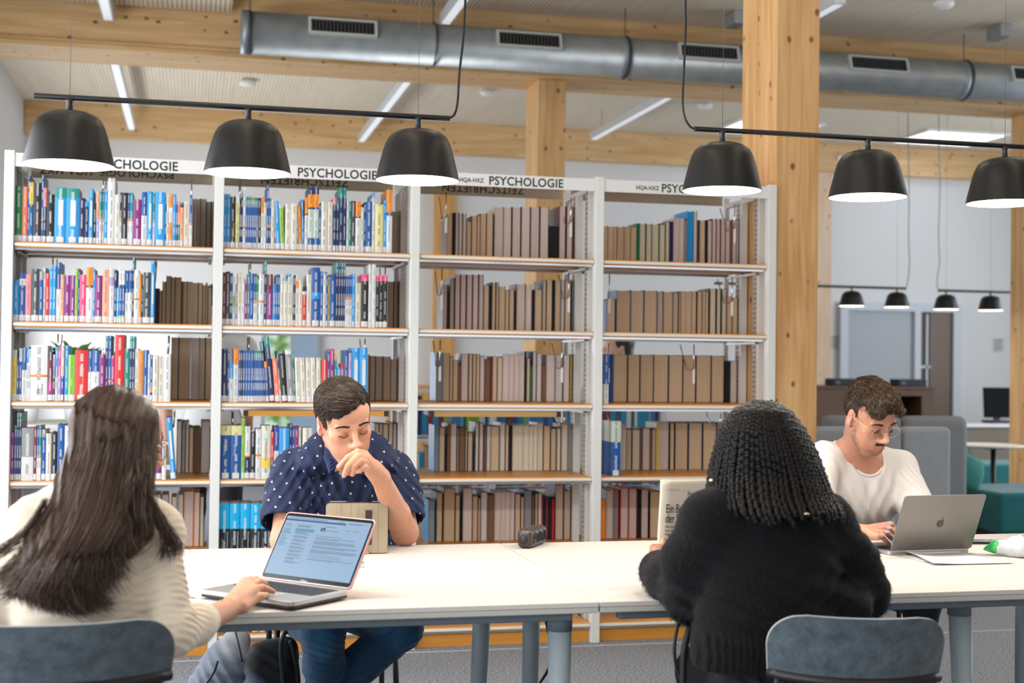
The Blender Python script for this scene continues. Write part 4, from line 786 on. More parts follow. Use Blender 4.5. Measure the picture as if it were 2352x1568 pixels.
def head_paint(C, A, s, lip, brow, blush=None):
    g = lambda x, y, z: np.array(C)+A@(np.array((x, y, z))*s); P = []
    for q in (-1, 1):
        P += [((g(q*.046, .07, -.02), A), np.array((.026, .03, .022))*s, blush or (.62, .26, .18), .35), ((g(q*.079, -.01, 0), A), np.array((.02, .03, .04))*s, (.72, .27, .2), .55)]
    P += [((g(0, .098, -.0560), A), np.array((.025, .02, .0052))*s, lip, .8), ((g(0, .097, -.067), A), np.array((.022, .02, .0062))*s, lip, .8)]
    P += [((g(0, .12, -.03), A), np.array((.017, .015, .014))*s, (.70, .30, .21), .5)]
    return P
def rot_y(v_, a, ax): return np.array(Matrix.Rotation(a, 3, Vector(ax)))@np.array(v_)
def brow_mesh(name, g, A, s, col, par, mat, x0=.013, x1=.05, z=.0265, thick=.0042, n=90, seed=1):
    rnd = np.random.RandomState(seed); out = []
    for q in (-1, 1):
        for i in range(n):
            t = rnd.rand(); x = x0+(x1-x0)*t; zz = z+.005*math.sin(t*2.6)-.004*t*t+rnd.uniform(-1, 1)*thick*(1-.6*t)
            y = .0965-.014*t**1.6; p = np.array((q*x, y, zz)); d = np.array((q*.008, -.001, .0015*(1-t)*2-.001)); out.append([g(*(p+d*f)) for f in (0, .5, 1)])
    c = np.tile(np.array(col), (len(out), 1)); return tubes_mesh(name, out, np.array([.0006, .0005, .0002])*s, mat, par, 3, c)
def lash_mesh(g, s, par, mat, col):
    out = []
    for q in (-1, 1):
        pts = [(.018, .0875, -.003), (.025, .0905, -.0058), (.032, .0918, -.0068), (.039, .089, -.0062), (.046, .083, -.0030)]
        out.append([g(q*a, b_, c) for a, b_, c in pts])
        for t in np.linspace(0, 1, 26):
            i = min(3, int(t*4)); f = t*4-i; p = np.array(pts[i])*(1-f)+np.array(pts[i+1])*f; out.append([g(q*p[0], p[1], p[2]), g(q*p[0], p[1]+.0015, p[2]-.0006), g(q*(p[0]+.0006), p[1]+.003, p[2]-.001), g(q*(p[0]+.001), p[1]+.004, p[2]-.001), g(q*(p[0]+.0012), p[1]+.0045, p[2]-.0008)])
    R = np.array([[.0011]*5]*1+[[.00022, .0002, .00018, .00014, .0001]]*26); R = np.concatenate([R, R]); return tubes_mesh('eyelashes', out, R*s, mat, par, 4, np.tile(np.array(col), (len(out), 1)))
def hem(v, p, axis, r, depth=.05, reach=.16):   # open a sleeve: hollow it and cut it off square
    axis = nrm(axis); p = np.array(p); v.cap(p-axis*depth, p+axis*.2, r, r, .003, 's'); e1 = nrm(np.cross(axis, (0.13, .2, 1))); e2 = np.cross(axis, e1)
    v.box(p+axis*.10, (.10, reach*.62, reach*.62), .002, np.stack([axis, e1, e2], 1), .004, 's')
def finger(v, base, dirs, lens, r, k=.004):
    p = np.array(base, float); rr = [r, r*.93, r*.86, r*.72]
    for i, (d, l) in enumerate(zip(dirs, lens)):
        q = p+nrm(d)*l; v.cap(p, q, rr[i], rr[i+1], k); p = q
    return p
def PT(px, py, Y): return np.array(UY(px, py, Y))
def lerp(a, b, t): return np.array(a)*(1-t)+np.array(b)*t
def folds(lst):
    # lst: (centre, direction across the folds, wavelength, amplitude, reach, phase) soft cloth ridges
    def fn(X, Y, Z):
        out = np.zeros(np.broadcast(X, Y, Z).shape, np.float32)
        wz = (np.sin(X*23+Z*17)+np.sin(Y*19-Z*13+1.3)).astype(np.float32)*.35
        for c, d, wl, am, rc, ph in lst:
            d = nrm(d); t = ((X-c[0])*d[0]+(Y-c[1])*d[1]+(Z-c[2])*d[2])/wl; r2 = ((X-c[0])**2+(Y-c[1])**2+(Z-c[2])**2)/(rc*rc)
            sn = np.sin(2*PI*t+ph+wz*1.6); out += (am*np.exp(-r2)*(np.abs(sn)**1.5*2-1)).astype(np.float32)
        return out
    return fn
def scalp_strands(C, A, c0, r0, n, steps, flow, keep, lift, step=.1, seed=3, s=1.0, wav=0, clump=0):
    rnd = np.random.RandomState(seed); out = []; c0 = np.array(c0); r0 = np.array(r0)
    while len(out) < n:
        u = rnd.normal(size=3); u /= np.linalg.norm(u); p = c0+r0*u
        if not keep(p): continue
        pts = []; jit_ = rnd.normal(size=3)*.13; ph = rnd.rand()*6; st = step*rnd.uniform(.7, 1.25); lf = rnd.uniform(.6, 1.2)
        for i in range(steps):
            t = i/(steps-1); L_ = lift(p, t)*lf; pts.append(np.array(C)+A@((c0+r0*u*(1+L_))*s))
            d = np.array(flow(p))+jit_+(np.array((math.sin(ph+i*1.3), math.cos(ph+i*1.1), math.sin(ph*2+i*.9)))*wav); d = d-u*(d@u); d /= (np.linalg.norm(d)+1e-6); u = u+d*st; u /= np.linalg.norm(u); p = c0+r0*u
        out.append(pts)
    return np.array(out)
def hair_cols(n, base, var, seed=1, hi=None, hif=.12):
    rnd = np.random.RandomState(seed); k = rnd.uniform(1-var, 1+var, (n, 1)); c = np.array(base)[None, :]*k
    if hi is not None: m_ = rnd.rand(n) < hif; c[m_] = np.array(hi)*rnd.uniform(.7, 1.2, (m_.sum(), 1))
    return c
# ---------------------------------------------------------------- pendant lights
LBLK = plain('lamp_black', '101011', .36, bump=.05, bscale=400); LBAR = plain('bar_black', '1c1d1f', .32); LIN = plain('lamp_inner', 'fff6ec', .5, emit=(1, .95, .88), es=9)
LBAR2 = plain('bar_grey', '4a5052', .5)
PROF = [(.1200, 0), (.1165, .018), (.1085, .050), (.1005, .082), (.0935, .104), (.0835, .123), (.068, .136), (.048, .1435), (.026, .1465), (.0105, .149)]
def pendant(name, x0, x1, y, z, lamps, cord, label, group, r=.0078, sc=1.0, bar=None, wire_x=None, power=9):
    e = empty(name, (x0, y, z), 0, label, 'pendant light', group); bar = bar or LBAR
    m = MB(); m.tube([(0, 0, 0), (x1-x0, 0, 0)], r, 16); m.build('rail', bar, e, bevel=.001)
    for lx in lamps:
        m = MB(); zt = -.035*sc; zb = zt-.149*sc; c = (lx-x0, 0, zb)
        out = [(a*sc, b_*sc) for a, b_ in PROF]; m.lathe(out, c, 48, 0, caps=False); inn = [((a-.002)*sc, max(0, b_-.0015)*sc) for a, b_ in PROF][:-1]+[(.001, .143*sc)]
        n = 48; i0 = len(m.v); m.lathe(inn[::-1], c, 48, 1, caps=False); m.lathe([((.12-.002)*sc, 0), (.12*sc, 0)], c, 48, 0, caps=False)
        sh = m.build('lamp_shade', [LBLK, plain('shade_inner', 'f6f3ee', .5)], e)
        m = MB(); m.lathe([(.113*sc, .012*sc), (.001, .012*sc)], c, 40, 0, caps=False); m.f = [f[::-1] for f in m.f]; m.build('diffuser', LIN, sh)
        m = MB(); m.lathe([(.0105*sc, .148*sc), (.0085*sc, .155*sc), (.0085*sc, .172*sc), (.014*sc, .181*sc)], c, 20); m.build('stem', bar, sh)
        l = bpy.data.lights.new('lamp_light', 'AREA'); l.shape = 'DISK'; l.size = .2*sc; l.energy = power; l.color = (1, .92, .82); lo = bpy.data.objects.new('lamp_light', l); COL.objects.link(lo); lo.location = (lx, y, z+zb+.008*sc)
    m = MB()
    for wx in (wire_x or [lamps[0], lamps[-1]]): m.tube([(wx-x0, 0, r), (wx-x0, 0, CZ-z-.002)], .0007 if sc == 1 else .001, 5)
    m.build('suspension_wire', plain('wire', '6f7478', .4, .8), e)
    m = MB(); m.tube(arc_pts([Vector(p)-Vector((x0, y, z)) for p in cord], 8), .0036 if sc == 1 else .005, 8); m.build('cord', LBAR if sc == 1 else plain('cord_grey', '8d979e', .6), e)
    return e
Y0 = 3.83
pendant('pendant_lamp', -.423, .714, Y0, 2.041, (-.331, .144, .622), [(.712, Y0, 2.041)]+[tuple(UY(a, b_, Y0)) for a, b_ in ((1044, 262), (1051, 235), (1055, 170), (1064, 90), (1068, 20), (1072, -60))]+[(.78, Y0, 3.0), (.77, Y0, CZ-.003)],
        'black rail with three dome lamps hanging over the left half of the table', 'black rail lamps over the long table')
pendant('pendant_lamp', 1.463, 2.62, Y0, 2.050, (1.553, 2.036, 2.515), [(1.464, Y0, 2.050)]+[tuple(UY(a, b_, Y0)) for a, b_ in ((1585, 290), (1573, 270), (1568, 235), (1571, 160), (1575, 60), (1576, -40))]+[(1.45, Y0, 3.0), (1.45, Y0, CZ-.003)],
        'black rail with three dome lamps hanging over the right half of the table', 'black rail lamps over the long table')
YB = 11.0; zb_ = UY(2000, 660, YB).z
pendant('pendant_lamp', 4.4, UY(2081, 662, YB).x, YB, zb_, (4.72, 5.24, UY(1956, 690, YB).x, UY(2060, 690, YB).x), [(UY(2081, 662, YB).x, YB, zb_)]+[tuple(UY(a, b_, YB)) for a, b_ in ((2086, 640), (2089, 600), (2087, 540), (2088, 420), (2086, 300))]+[(UY(2085, 250, YB).x, YB, CZ-.004)],
        'far black lamp rail hanging just right of the thick column', 'far rail lamps by the rear wall', .012, .92, LBAR2, power=4)
pendant('pendant_lamp', UY(2155, 664, YB).x, 8.0, YB, zb_-.01, (UY(2173, 692, YB).x, UY(2275, 696, YB).x), [(UY(2155, 664, YB).x, YB, zb_-.01)]+[tuple(UY(a, b_, YB)) for a, b_ in ((2152, 645), (2158, 600), (2156, 540), (2159, 420), (2156, 300))]+[(UY(2158, 250, YB).x, YB, CZ-.004)],
        'far black lamp rail hanging at the right edge behind the sofas', 'far rail lamps by the rear wall', .012, .92, LBAR2, power=4)
# ---------------------------------------------------------------- tables
TTOP = plain('table_white', 'cec9c4', .42, bump=.03, bscale=200); TEDGE = plain('table_edge', 'bdbdb6', .5); TLEG = plain('table_leg_bluegrey', '98a6ad', .38); TFR = plain('table_frame', '5f6c73', .45)
def table(x0, x1, label, legs):
    e = empty('table', ((x0+x1)/2, 3.83, 0), 0, label, 'table', 'white reading tables joined in a row')
    y0, y1 = 3.268-3.83, 4.392-3.83; a, b_ = x0-(x0+x1)/2, x1-(x0+x1)/2
    m = MB(); m.box((a, y0, .727), (b_, y1, .74), 0); m.build('tabletop', TTOP, e, bevel=.002)
    m = MB(); m.box((a+.0005, y0+.0015, .712), (b_-.0005, y1-.0015, .7268), 0); m.build('edge_band', TEDGE, e, bevel=.003)
    m = MB(); m.box((a+.06, y0+.035, .688), (b_-.06, y0+.065, .711), 0); m.box((a+.06, y1-.065, .688), (b_-.06, y1-.035, .711), 0)
    for xx in (a+.08, b_-.1): m.box((xx, y0+.065, .688), (xx+.03, y1-.065, .711), 0)
    m.build('frame', TFR, e, bevel=.004)
    for (lx, ly, ox, oy) in legs:
        m = MB(); c = (lx-(x0+x1)/2, ly-3.83); m.tube([(c[0], c[1], .70), (c[0]+ox*.5, c[1]+oy*.5, .35), (c[0]+ox, c[1]+oy, .012)], [.031, .027, .021], 24, 0)
        lg = m.build('leg', TLEG, e); m = MB(); m.tube([(c[0]+ox, c[1]+oy, 0), (c[0]+ox, c[1]+oy, .014)], .0235, 20); m.build('foot_glide', plain('glide_black', '1e1e20', .6), lg)
        m = MB(); m.tube([(c[0], c[1], .655), (c[0], c[1], .7105)], .0325, 24); m.build('leg_socket', TFR, lg)
table(-1.0, 1.0075, 'white table under the left lamps holding the rose-cased laptop and the tablet', [(.93, 3.36, .0, -.01), (.93, 4.28, -.02, .02), (-.93, 3.36, 0, -.01), (-.93, 4.28, 0, .02)])
table(1.0105, 3.02, 'white table under the right lamps with papers and the silver laptop', [(2.085, 3.38, .02, -.02), (2.9, 4.28, 0, .02), (1.09, 4.28, 0, .02), (2.9, 3.4, 0, .02)])
m = MB(); m.tube(arc_pts([(1.02, 3.9, .705), UY(1254, 1424, 3.95), UY(1262, 1460, 4.0), UY(1274, 1497, 4.02), UY(1262, 1530, 4.05), UY(1240, 1568, 4.1), (.96, 4.1, .2), (.98, 4.2, .012), (1.2, 4.5, .008)], 8), .0042, 8)
tag(m.build('power_cable', plain('cable_black', '131315', .5)), 'black cable hanging from under the tables where they meet', 'cable')
# ---------------------------------------------------------------- chairs
FELT, nt, b = newmat('felt_blue_grey'); L = nt.links.new
tc = N(nt, 'ShaderNodeTexCoord'); n1 = N(nt, 'ShaderNodeTexNoise'); n1.inputs['Scale'].default_value = 30; n1.inputs['Detail'].default_value = 9; n1.inputs['Roughness'].default_value = .72; L(tc.outputs['Object'], n1.inputs['Vector'])
cr = N(nt, 'ShaderNodeValToRGB'); cr.color_ramp.elements[0].position = .36; cr.color_ramp.elements[1].position = .66; cr.color_ramp.elements[0].color = (*lin('2f3a42'), 1); cr.color_ramp.elements[1].color = (*lin('4f5d66'), 1)
L(n1.outputs['Fac'], cr.inputs['Fac']); L(cr.outputs[0], b.inputs['Base Color']); b.inputs['Roughness'].default_value = .95; b.inputs['Sheen Weight'].default_value = .3
n2 = N(nt, 'ShaderNodeTexNoise'); n2.inputs['Scale'].default_value = 420; L(tc.outputs['Object'], n2.inputs['Vector']); bp = N(nt, 'ShaderNodeBump'); bp.inputs['Strength'].default_value = .5; bp.inputs['Distance'].default_value = .002; L(n2.outputs['Fac'], bp.inputs['Height']); L(bp.outputs[0], b.inputs['Normal'])
FEDGE = plain('felt_edge_light', 'a9adb2', .95, bump=.4, bscale=500); CBLK = plain('chair_black', '151517', .45)
def shell_chair(x, y, rz, label, w_=.47, ztop=.795, zbot=.50, group=None, seat=True):
    e = empty('shell_chair', (x, y, 0), rz, label, 'chair', group)      # local +y is where the sitter faces
    nu, nv = 56, 28; V, F = [], []; H = ztop-zbot; rc = .085
    def pos(u, t, off):
        xx = u*w_/2*(1-.06*(1-t)); zz = zbot+H*t; return Vector((xx, -.05*t+.085*abs(u)**2.2+off, zz))
    grid = []
    for j in range(nv+1):
        t = j/nv
        zz = H*t; d = H-zz; lim = 1.0
        if d < rc: lim = 1-(rc-math.sqrt(max(0, rc*rc-(rc-d)**2)))/(w_/2)
        grid.append([( (-1+2*i/nu)*lim, t) for i in range(nu+1)])
    fr = [[pos(u, t, 0) for u, t in r] for r in grid]; bk = [[pos(u, t, -.013) for u, t in r] for r in grid]
    m = MB(); vs = [p for r in fr for p in r]+[p for r in bk for p in r]; K = (nu+1)*(nv+1); fs = []; fe = []
    for j in range(nv):
        for i in range(nu): a = j*(nu+1)+i; fs.append((a, a+1, a+nu+2, a+nu+1)); fs.append((K+a, K+a+nu+1, K+a+nu+2, K+a+1))
    bd = [i for i in range(nu+1)]+[j*(nu+1)+nu for j in range(1, nv+1)]+[nv*(nu+1)+i for i in range(nu-1, -1, -1)]+[j*(nu+1) for j in range(nv-1, 0, -1)]
    for a, b2 in zip(bd, bd[1:]+bd[:1]): fe.append((a, K+a, K+b2, b2))
    m.mesh(vs, fs, 0, (1, 1, 1), True); i0 = len(m.f); off = len(m.v)-len(vs)
    for f in fe: m.f.append(tuple(off+k for k in f)); m.m.append(1); m.c.append((1, 1, 1)); m.uv.append([(0, 0)]*4); m.sm.append(True)
    m.build('backrest', [FELT, FEDGE], e, bevel=.003)
    m = MB(); n = 20; pts = []
    for i in range(n+1): u = -1+2*i/n; p = pos(u*.98, 0, -.006); pts.append(p+Vector((0, -.004, -.004)))
    m.tube(pts, .013, 10); m.build('back_support', CBLK, e)
    m = MB(); m.M = Matrix.Translation((0, .19, .452)); vs2 = rrect(-w_/2+.02, -.19, w_/2-.02, .22, .09, 6); m.prism(vs2, -.012, .012); m.build('seat', FELT, e, bevel=.006)
    m = MB(); m.tube(arc_pts([pts[1], (-w_/2+.02, .04, .455), (-w_/2+.05, .1, .432)], 5), .010, 8); m.tube(arc_pts([pts[-2], (w_/2-.02, .04, .455), (w_/2-.05, .1, .432)], 5), .010, 8); m.tube([(-w_/2+.05, .1, .430), (w_/2-.05, .1, .430)], .010, 8); m.build('seat_frame', CBLK, e)
    for sx in (-1, 1):
        for sy in (0, 1):
            m = MB(); m.tube([(sx*(w_/2-.06), .08+.24*sy, .438), (sx*(w_/2-.0), .0+.42*sy, .006)], .010, 10); m.build('leg', CBLK, e)
    return e
cA = UY(128, 1480, 2.80); shell_chair(cA.x, 2.80, math.radians(2), 'felt shell chair with blue-grey back at the lower left, under the long-haired woman', .475, .822, .693)
cB = UY(1975, 1480, 2.72); shell_chair(cB.x, 2.72, math.radians(-16), 'felt shell chair with pale rim at the lower right, behind the woman with braids', .405, .797, .652)
def plain_chair(x, y, rz, label, back=True):
    e = empty('study_chair', (x, y, 0), rz, label, 'chair'); B_ = plain('chair_tube_black', '17181a', .4); S_ = plain('chair_seat_dark', '2a2b2e', .8, bump=.3, bscale=400)
    m = MB(); m.prism(rrect(-.21, -.20, .21, .21, .06, 6), .455, .475); m.build('seat', S_, e, bevel=.006)
    m = MB(); m.M = Matrix.Translation((0, -.215, .74)) @ Matrix.Rotation(PI/2-.12, 4, 'X'); m.prism(rrect(-.20, -.085, .20, .085, .04, 6), -.007, .007); m.build('backrest', S_, e, bevel=.004)
    for s_ in (-1, 1):
        m = MB(); m.tube(arc_pts([(s_*.195, -.235, .78), (s_*.20, -.20, .60), (s_*.205, -.16, .452), (s_*.215, -.22, .01)], 5), .0105, 10); m.build('leg', B_, e)
        m = MB(); m.tube([(s_*.20, .17, .452), (s_*.215, .21, .01)], .0105, 10); m.build('leg', B_, e)
        m = MB(); m.tube([(s_*.200, -.16, .445), (s_*.200, .18, .445)], .0095, 8); m.build('seat_rail', B_, e)
    return e
plain_chair(.50, 4.86, PI, 'black tube chair under the man in the navy shirt')
plain_chair(2.50, 4.98, PI, 'dark chair under the man in the white t-shirt')
# ---------------------------------------------------------------- laptops
SIL = plain('laptop_silver', 'b9b9ba', .38, .85); SPG = plain('laptop_grey', '85827f', .42, .8); KEY = plain('key_dark', '23252b', .5); BZ = plain('bezel_black', '0c0c0e', .15)
def laptop(hl, hr, depth, lidvec, label, lidmat, screen, case_black):
    hl, hr = Vector(hl), Vector(hr); u = (hr-hl).normalized(); W_ = (hr-hl).length; lv = Vector(lidvec); H_ = lv.length; lz = lv.normalized()
    dv = Vector((0, 0, 1)).cross(u); dv = dv if dv.dot(Vector((lv.x, lv.y, 0))) < 0 else -dv       # towards the typist
    e = empty('laptop', hl, 0, label, 'laptop'); Mb = Matrix(((u.x, -dv.x, 0, 0), (u.y, -dv.y, 0, 0), (0, 0, 1, 0), (0, 0, 0, 1)))     # local x along hinge, -y to typist
    sg = 1 if Mb.determinant() > 0 else -1
    def put(m, name, mats, par, bev=0):
        if sg < 0: m.f = [f[::-1] for f in m.f]
        return m.build(name, mats, par, bevel=bev)
    m = MB(); m.M = Mb; m.prism(rrect(0, -depth, W_, -.002, .010, 5), -.001, .0105); bs = put(m, 'base', SIL, e, .001)
    m = MB(); m.M = Mb
    for r_ in range(5):
        nk = 14; kx0, kx1 = .018, W_-.018; ky = -.030-.0182*r_; kw = (kx1-kx0)/nk
        for k in range(nk):
            if r_ == 4 and 3 < k < 9: continue
            m.box((kx0+k*kw+.001, ky-.0155, .0106), (kx0+(k+1)*kw-.001, ky, .0118))
        if r_ == 4: m.box((kx0+4*kw+.001, ky-.0155, .0106), (kx0+9*kw-.001, ky, .0118))
    m.box((.018, -.026, .0105), (W_-.018, -.018, .0112)); put(m, 'keyboard', KEY, bs)
    m = MB(); m.M = Mb; m.prism(rrect(W_*.29, -depth+.008, W_*.71, -.127, .004, 4), .0104, .0109); put(m, 'trackpad', plain('trackpad', 'c9c9ca', .3, .5), bs)
    if case_black:
        m = MB(); m.M = Mb; m.prism(rrect(-.002, -depth-.002, W_+.002, -.002, .011, 5), -.0068, -.0012); put(m, 'protective_case', plain('case_black', '141417', .35), bs, .001)
    nz_ = u.cross(lz).normalized(); out = nz_ if nz_.dot(dv) < 0 else -nz_      # out = away from the typist
    Ml = Matrix(((u.x, lz.x, out.x, 0), (u.y, lz.y, out.y, 0), (u.z, lz.z, out.z, .0105), (0, 0, 0, 1))); sg = 1 if Ml.determinant() > 0 else -1
    m = MB(); m.M = Ml; m.prism(rrect(0, .004, W_, H_, .010, 6), 0, .0042); ld = put(m, 'lid', lidmat, e, .0008)
    m = MB(); m.M = Ml; m.prism(rrect(.0015, .0065, W_-.0015, H_-.0015, .009, 6), -.0004, .0003); bz = put(m, 'bezel', BZ, ld)
    if screen: screen(Ml, sg, W_, H_, bz, put)
    if case_black:
        m = MB(); m.M = Ml; m.prism(rrect(-.0018, .003, W_+.0018, H_+.0018, .0115, 6), .0010, .0062); put(m, 'lid_cover', plain('cover_rose', 'd99a9c', .25, trans=.0), ld)
    return e, Ml, sg, ld, put, W_, H_
def email_screen(Ml, sg, W_, H_, par, put):
    S = lambda n_, c, s: plain(n_, '101418', .25, emit=c, es=s)
    m = MB(); m.M = Ml; x0, x1, y0, y1 = .007, W_-.007, .018, H_-.010
    m.box((x0, y0, -.0008), (x1, y1, -.0003)); sc = put(m, 'screen', S('screen_glow', 'a5c8ea', .92), par)
    def lines(name, col, s, rects):
        m = MB(); m.M = Ml
        for (a, b_, c, d) in rects: m.box((x0+a*(x1-x0), y0+b_*(y1-y0), -.0011), (x0+c*(x1-x0), y0+d*(y1-y0), -.0006))
        put(m, name, S('scr_'+name, col, s), sc)
    # local x runs from the picture's left on this lid
    lines('title_bar', '1b3fa0', .6, [(0, .925, .72, .95)])
    lines('selected_mail', '6fb6e4', .7, [(.16, .745, .385, .80), (.0, .70, .125, .715)])
    rnd = random.Random(3); R = []
    for k in range(14):
        if k in (2, 6): continue
        R.append((.02, .86-.028*k, .02+rnd.uniform(.05, .10), .868-.028*k))
    for k in range(11):
        y = .855-.062*k
        for q in range(3):
            if .74 < y-q*.014 < .81: continue
            R.append((.17, y-q*.014, .17+rnd.uniform(.10, .19), y-q*.014+.006))
    y = .70
    for blk in (1, 2, 4, 3, 4, 1, 1, 2):
        for q in range(blk): R.append((.43, y, .43+(rnd.uniform(.42, .54) if blk > 1 and q < blk-1 else rnd.uniform(.15, .4)), y+.0065)); y -= .0165
        y -= .018
    R += [(.53, .80, .66, .808), (.74, .83, .8, .837), (.82, .83, .9, .837), (.5, .865, .63, .873), (.75, .955, .95, .962), (.75, .94, .9, .947), (.05, .965, .5, .972), (.62, .96, .7, .968)]
    lines('text_lines', '6d8db5', .55, R)
    text('MacBook', .0062, 'lettering', plain('chin_text', 'e6ebf0', .4), par, Ml @ Matrix.Translation((W_*.45, .0075, -.0006)) @ Matrix.Diagonal((1, 1, -1, 1)), ext=.0001)
    lines('portrait_icon', '46536a', .5, [(.455, .785, .475, .845), (.475, .825, .495, .85), (.49, .785, .507, .845)])
laptop((.185, 3.628, .752), (.394, 3.409, .752), .212, (.074, .0715, .166), 'open laptop in a rose case showing an email, in front of the long-haired woman', SIL, email_screen, True)
e2, Ml2, sg2, ld2, put2, W2, H2 = laptop((2.176, 3.931, .742), (2.474, 3.949, .742), .212, (.005, -.082, .186), 'silver-grey open laptop with fruit logo in front of the man in white', SPG, None, False)
# fruit outline on the lid
def fruit(cx, cy, s):
    body = [(0, -.42), (.12, -.47), (.25, -.44), (.36, -.30), (.44, -.10), (.36, -.02), (.32, .10), (.34, .22), (.42, .32), (.32, .41), (.18, .42), (.02, .37), (-.14, .42), (-.30, .38), (-.42, .24), (-.46, .04), (-.42, -.18), (-.32, -.36), (-.20, -.46), (-.08, -.46)]
    leaf = [(.02, .45), (.04, .58), (.14, .70), (.24, .74), (.22, .60), (.12, .48)]
    return [[(cx+x*s, cy+y*s) for x, y in q] for q in (body, leaf)]
m = MB(); m.M = Ml2
for poly in fruit(W2*.52, H2*.50, .030): m.prism(poly[::-1], .0040, .0046)
put2(m, 'logo', plain('logo_dark', '4d4a49', .25, .7), ld2)
# ---------------------------------------------------------------- tablet in its folding case
T_ = UY(915, 1164, 4.215); B_r = Vector((.604, 4.20, .742)); lv = (T_-B_r); uu = Vector((-.985, .12, 0)).normalized(); lv = (lv-uu*lv.dot(uu)); lz = lv.normalized(); nn = uu.cross(lz).normalized()
if nn.y > 0: nn = -nn
e = empty('tablet', B_r, 0, 'tablet in a tan folding case with black strap, propped before the man in navy', 'tablet')
Mt = Matrix(((uu.x, lz.x, nn.x, 0), (uu.y, lz.y, nn.y, 0), (uu.z, lz.z, nn.z, 0), (0, 0, 0, 1))); fl = Mt.determinant() < 0
def putt(m, name, mat, par, bev=0):
    m.M = None
    if fl: m.f = [f[::-1] for f in m.f]
    return m.build(name, mat, par, bevel=bev)
Hh = lv.length+.012
m = MB(); m.M = Mt; m.prism(rrect(0, 0, .192, Hh, .012, 5), -.004, .002); cs = putt(m, 'case_back', plain('case_tan', '8f836d', .6, bump=.25, bscale=300), e, .0015)
m = MB(); m.M = Mt; m.prism(rrect(-.002, .004, .194, Hh+.004, .014, 5), -.016, -.0045); putt(m, 'tablet_body', plain('tab_dark', '1d1d1f', .3), e, .002)
m = MB(); m.M = Mt; m.box((.02, Hh+.0045, -.012), (.05, Hh+.006, -.006)); m.box((.13, Hh+.0045, -.013), (.18, Hh+.0065, -.006)); putt(m, 'side_buttons', plain('tab_silver', 'c9b8a8', .3, .7), e)
m = MB(); m.M = Mt; m.box((.050, .026, .0022), (.070, Hh-.022, .0042)); putt(m, 'hand_strap', plain('strap_black', '2a2a2c', .6), cs, .001)
m = MB(); m.M = Mt
for x in (.03, .092, .115, .145): m.box((x, .004, .0018), (x+.0016, Hh-.004, .0026))
putt(m, 'fold_seams', plain('seam_tan', '857a66', .7), cs)
# ---------------------------------------------------------------- small things on the tables
# power strip
e = empty('power_strip', (1.098, 4.318, .7405), math.atan2(4.396-4.259, 1.152-1.062), 'black three-socket power strip lying where the two tables meet', 'power strip'); Lp = .165
m = MB(); m.box((-Lp/2, -.026, 0), (Lp/2, .026, .062)); m.build('housing', plain('strip_black', '3a3634', .28), e, bevel=.017, seg=4)
for k in (-1, 0, 1):
    m = MB(); c = (k*.044, -.0262, .031); m.M = Matrix.Translation(c) @ Matrix.Rotation(PI/2, 4, 'X'); m.lathe([(.0205, 0), (.0205, .0016), (.0178, .0018), (.0172, .0004), (.0165, .0003), (.001, .0003)], n=28, caps=False); sk = m.build('socket', plain('socket_black', '0d0d0e', .2), e)
    m = MB()
    for q in (-1, 1): m.tube([(c[0]+q*.0095, -.0262, .031), (c[0]+q*.0095, -.0285, .031)], .0022, 10)
    m.build('contact_hole', plain('contact_dark', '3a3a3c', .3, .8), sk)
m = MB(); m.tube([(-Lp/2+.004, 0, .03), (-Lp/2-.012, 0, .028)], .013, 14); m.build('cord_grommet', plain('grommet', '2a2624', .4), e)
# green-topped eraser box, pens, phone, papers
e = empty('small_box', (.478, 3.935, .7405), .2, 'small white box with green top behind the left laptop', 'box'); m = MB(); m.box((-.03, -.012, 0), (.018, .014, .0135)); m.build('box_body', plain('box_white', 'dfe1e4', .4), e, bevel=.001); m = MB(); m.box((-.03, -.012, .0136), (.018, .014, .0155)); m.build('box_lid', plain('box_green', '2fb45a', .45), e)
def pen(a, b_, label, col, tip):
    a, b_ = Vector(a), Vector(b_); e = empty('pen', a, 0, label, 'pen'); d = b_-a
    m = MB(); m.tube([(0, 0, 0), d*.9], .0042, 10); m.build('barrel', plain('pen_'+col, col, .3), e); m = MB(); m.tube([d*.9+d*.004, d], [.0042, .001], 10); m.build('tip', plain('tip_'+tip, tip, .3, .6), e)
pen((-.06, 3.60, .7448), (.02, 3.475, .7448), 'white pen lying left of the left laptop', 'e9e4e0', 'c6c6cc'); pen((-.62, 3.54, .7448), (-.43, 3.552, .7448), 'reddish brown pen at the left edge of the table', 'a5533f', 'b0a090')
e = empty('phone', (2.665, 4.168, .7405), -.18, 'black phone lying behind the right laptop beside the plastic bag', 'phone'); m = MB(); m.prism(rrect(-.075, -.04, .075, .036, .008, 4), 0, .008); m.build('phone_body', plain('phone_black', '131316', .2), e, bevel=.001); m = MB(); m.box((.045, -.012, .0081), (.060, -.002, .0085)); m.build('blue_mark', plain('mark_blue', '3b68b5', .4), e)
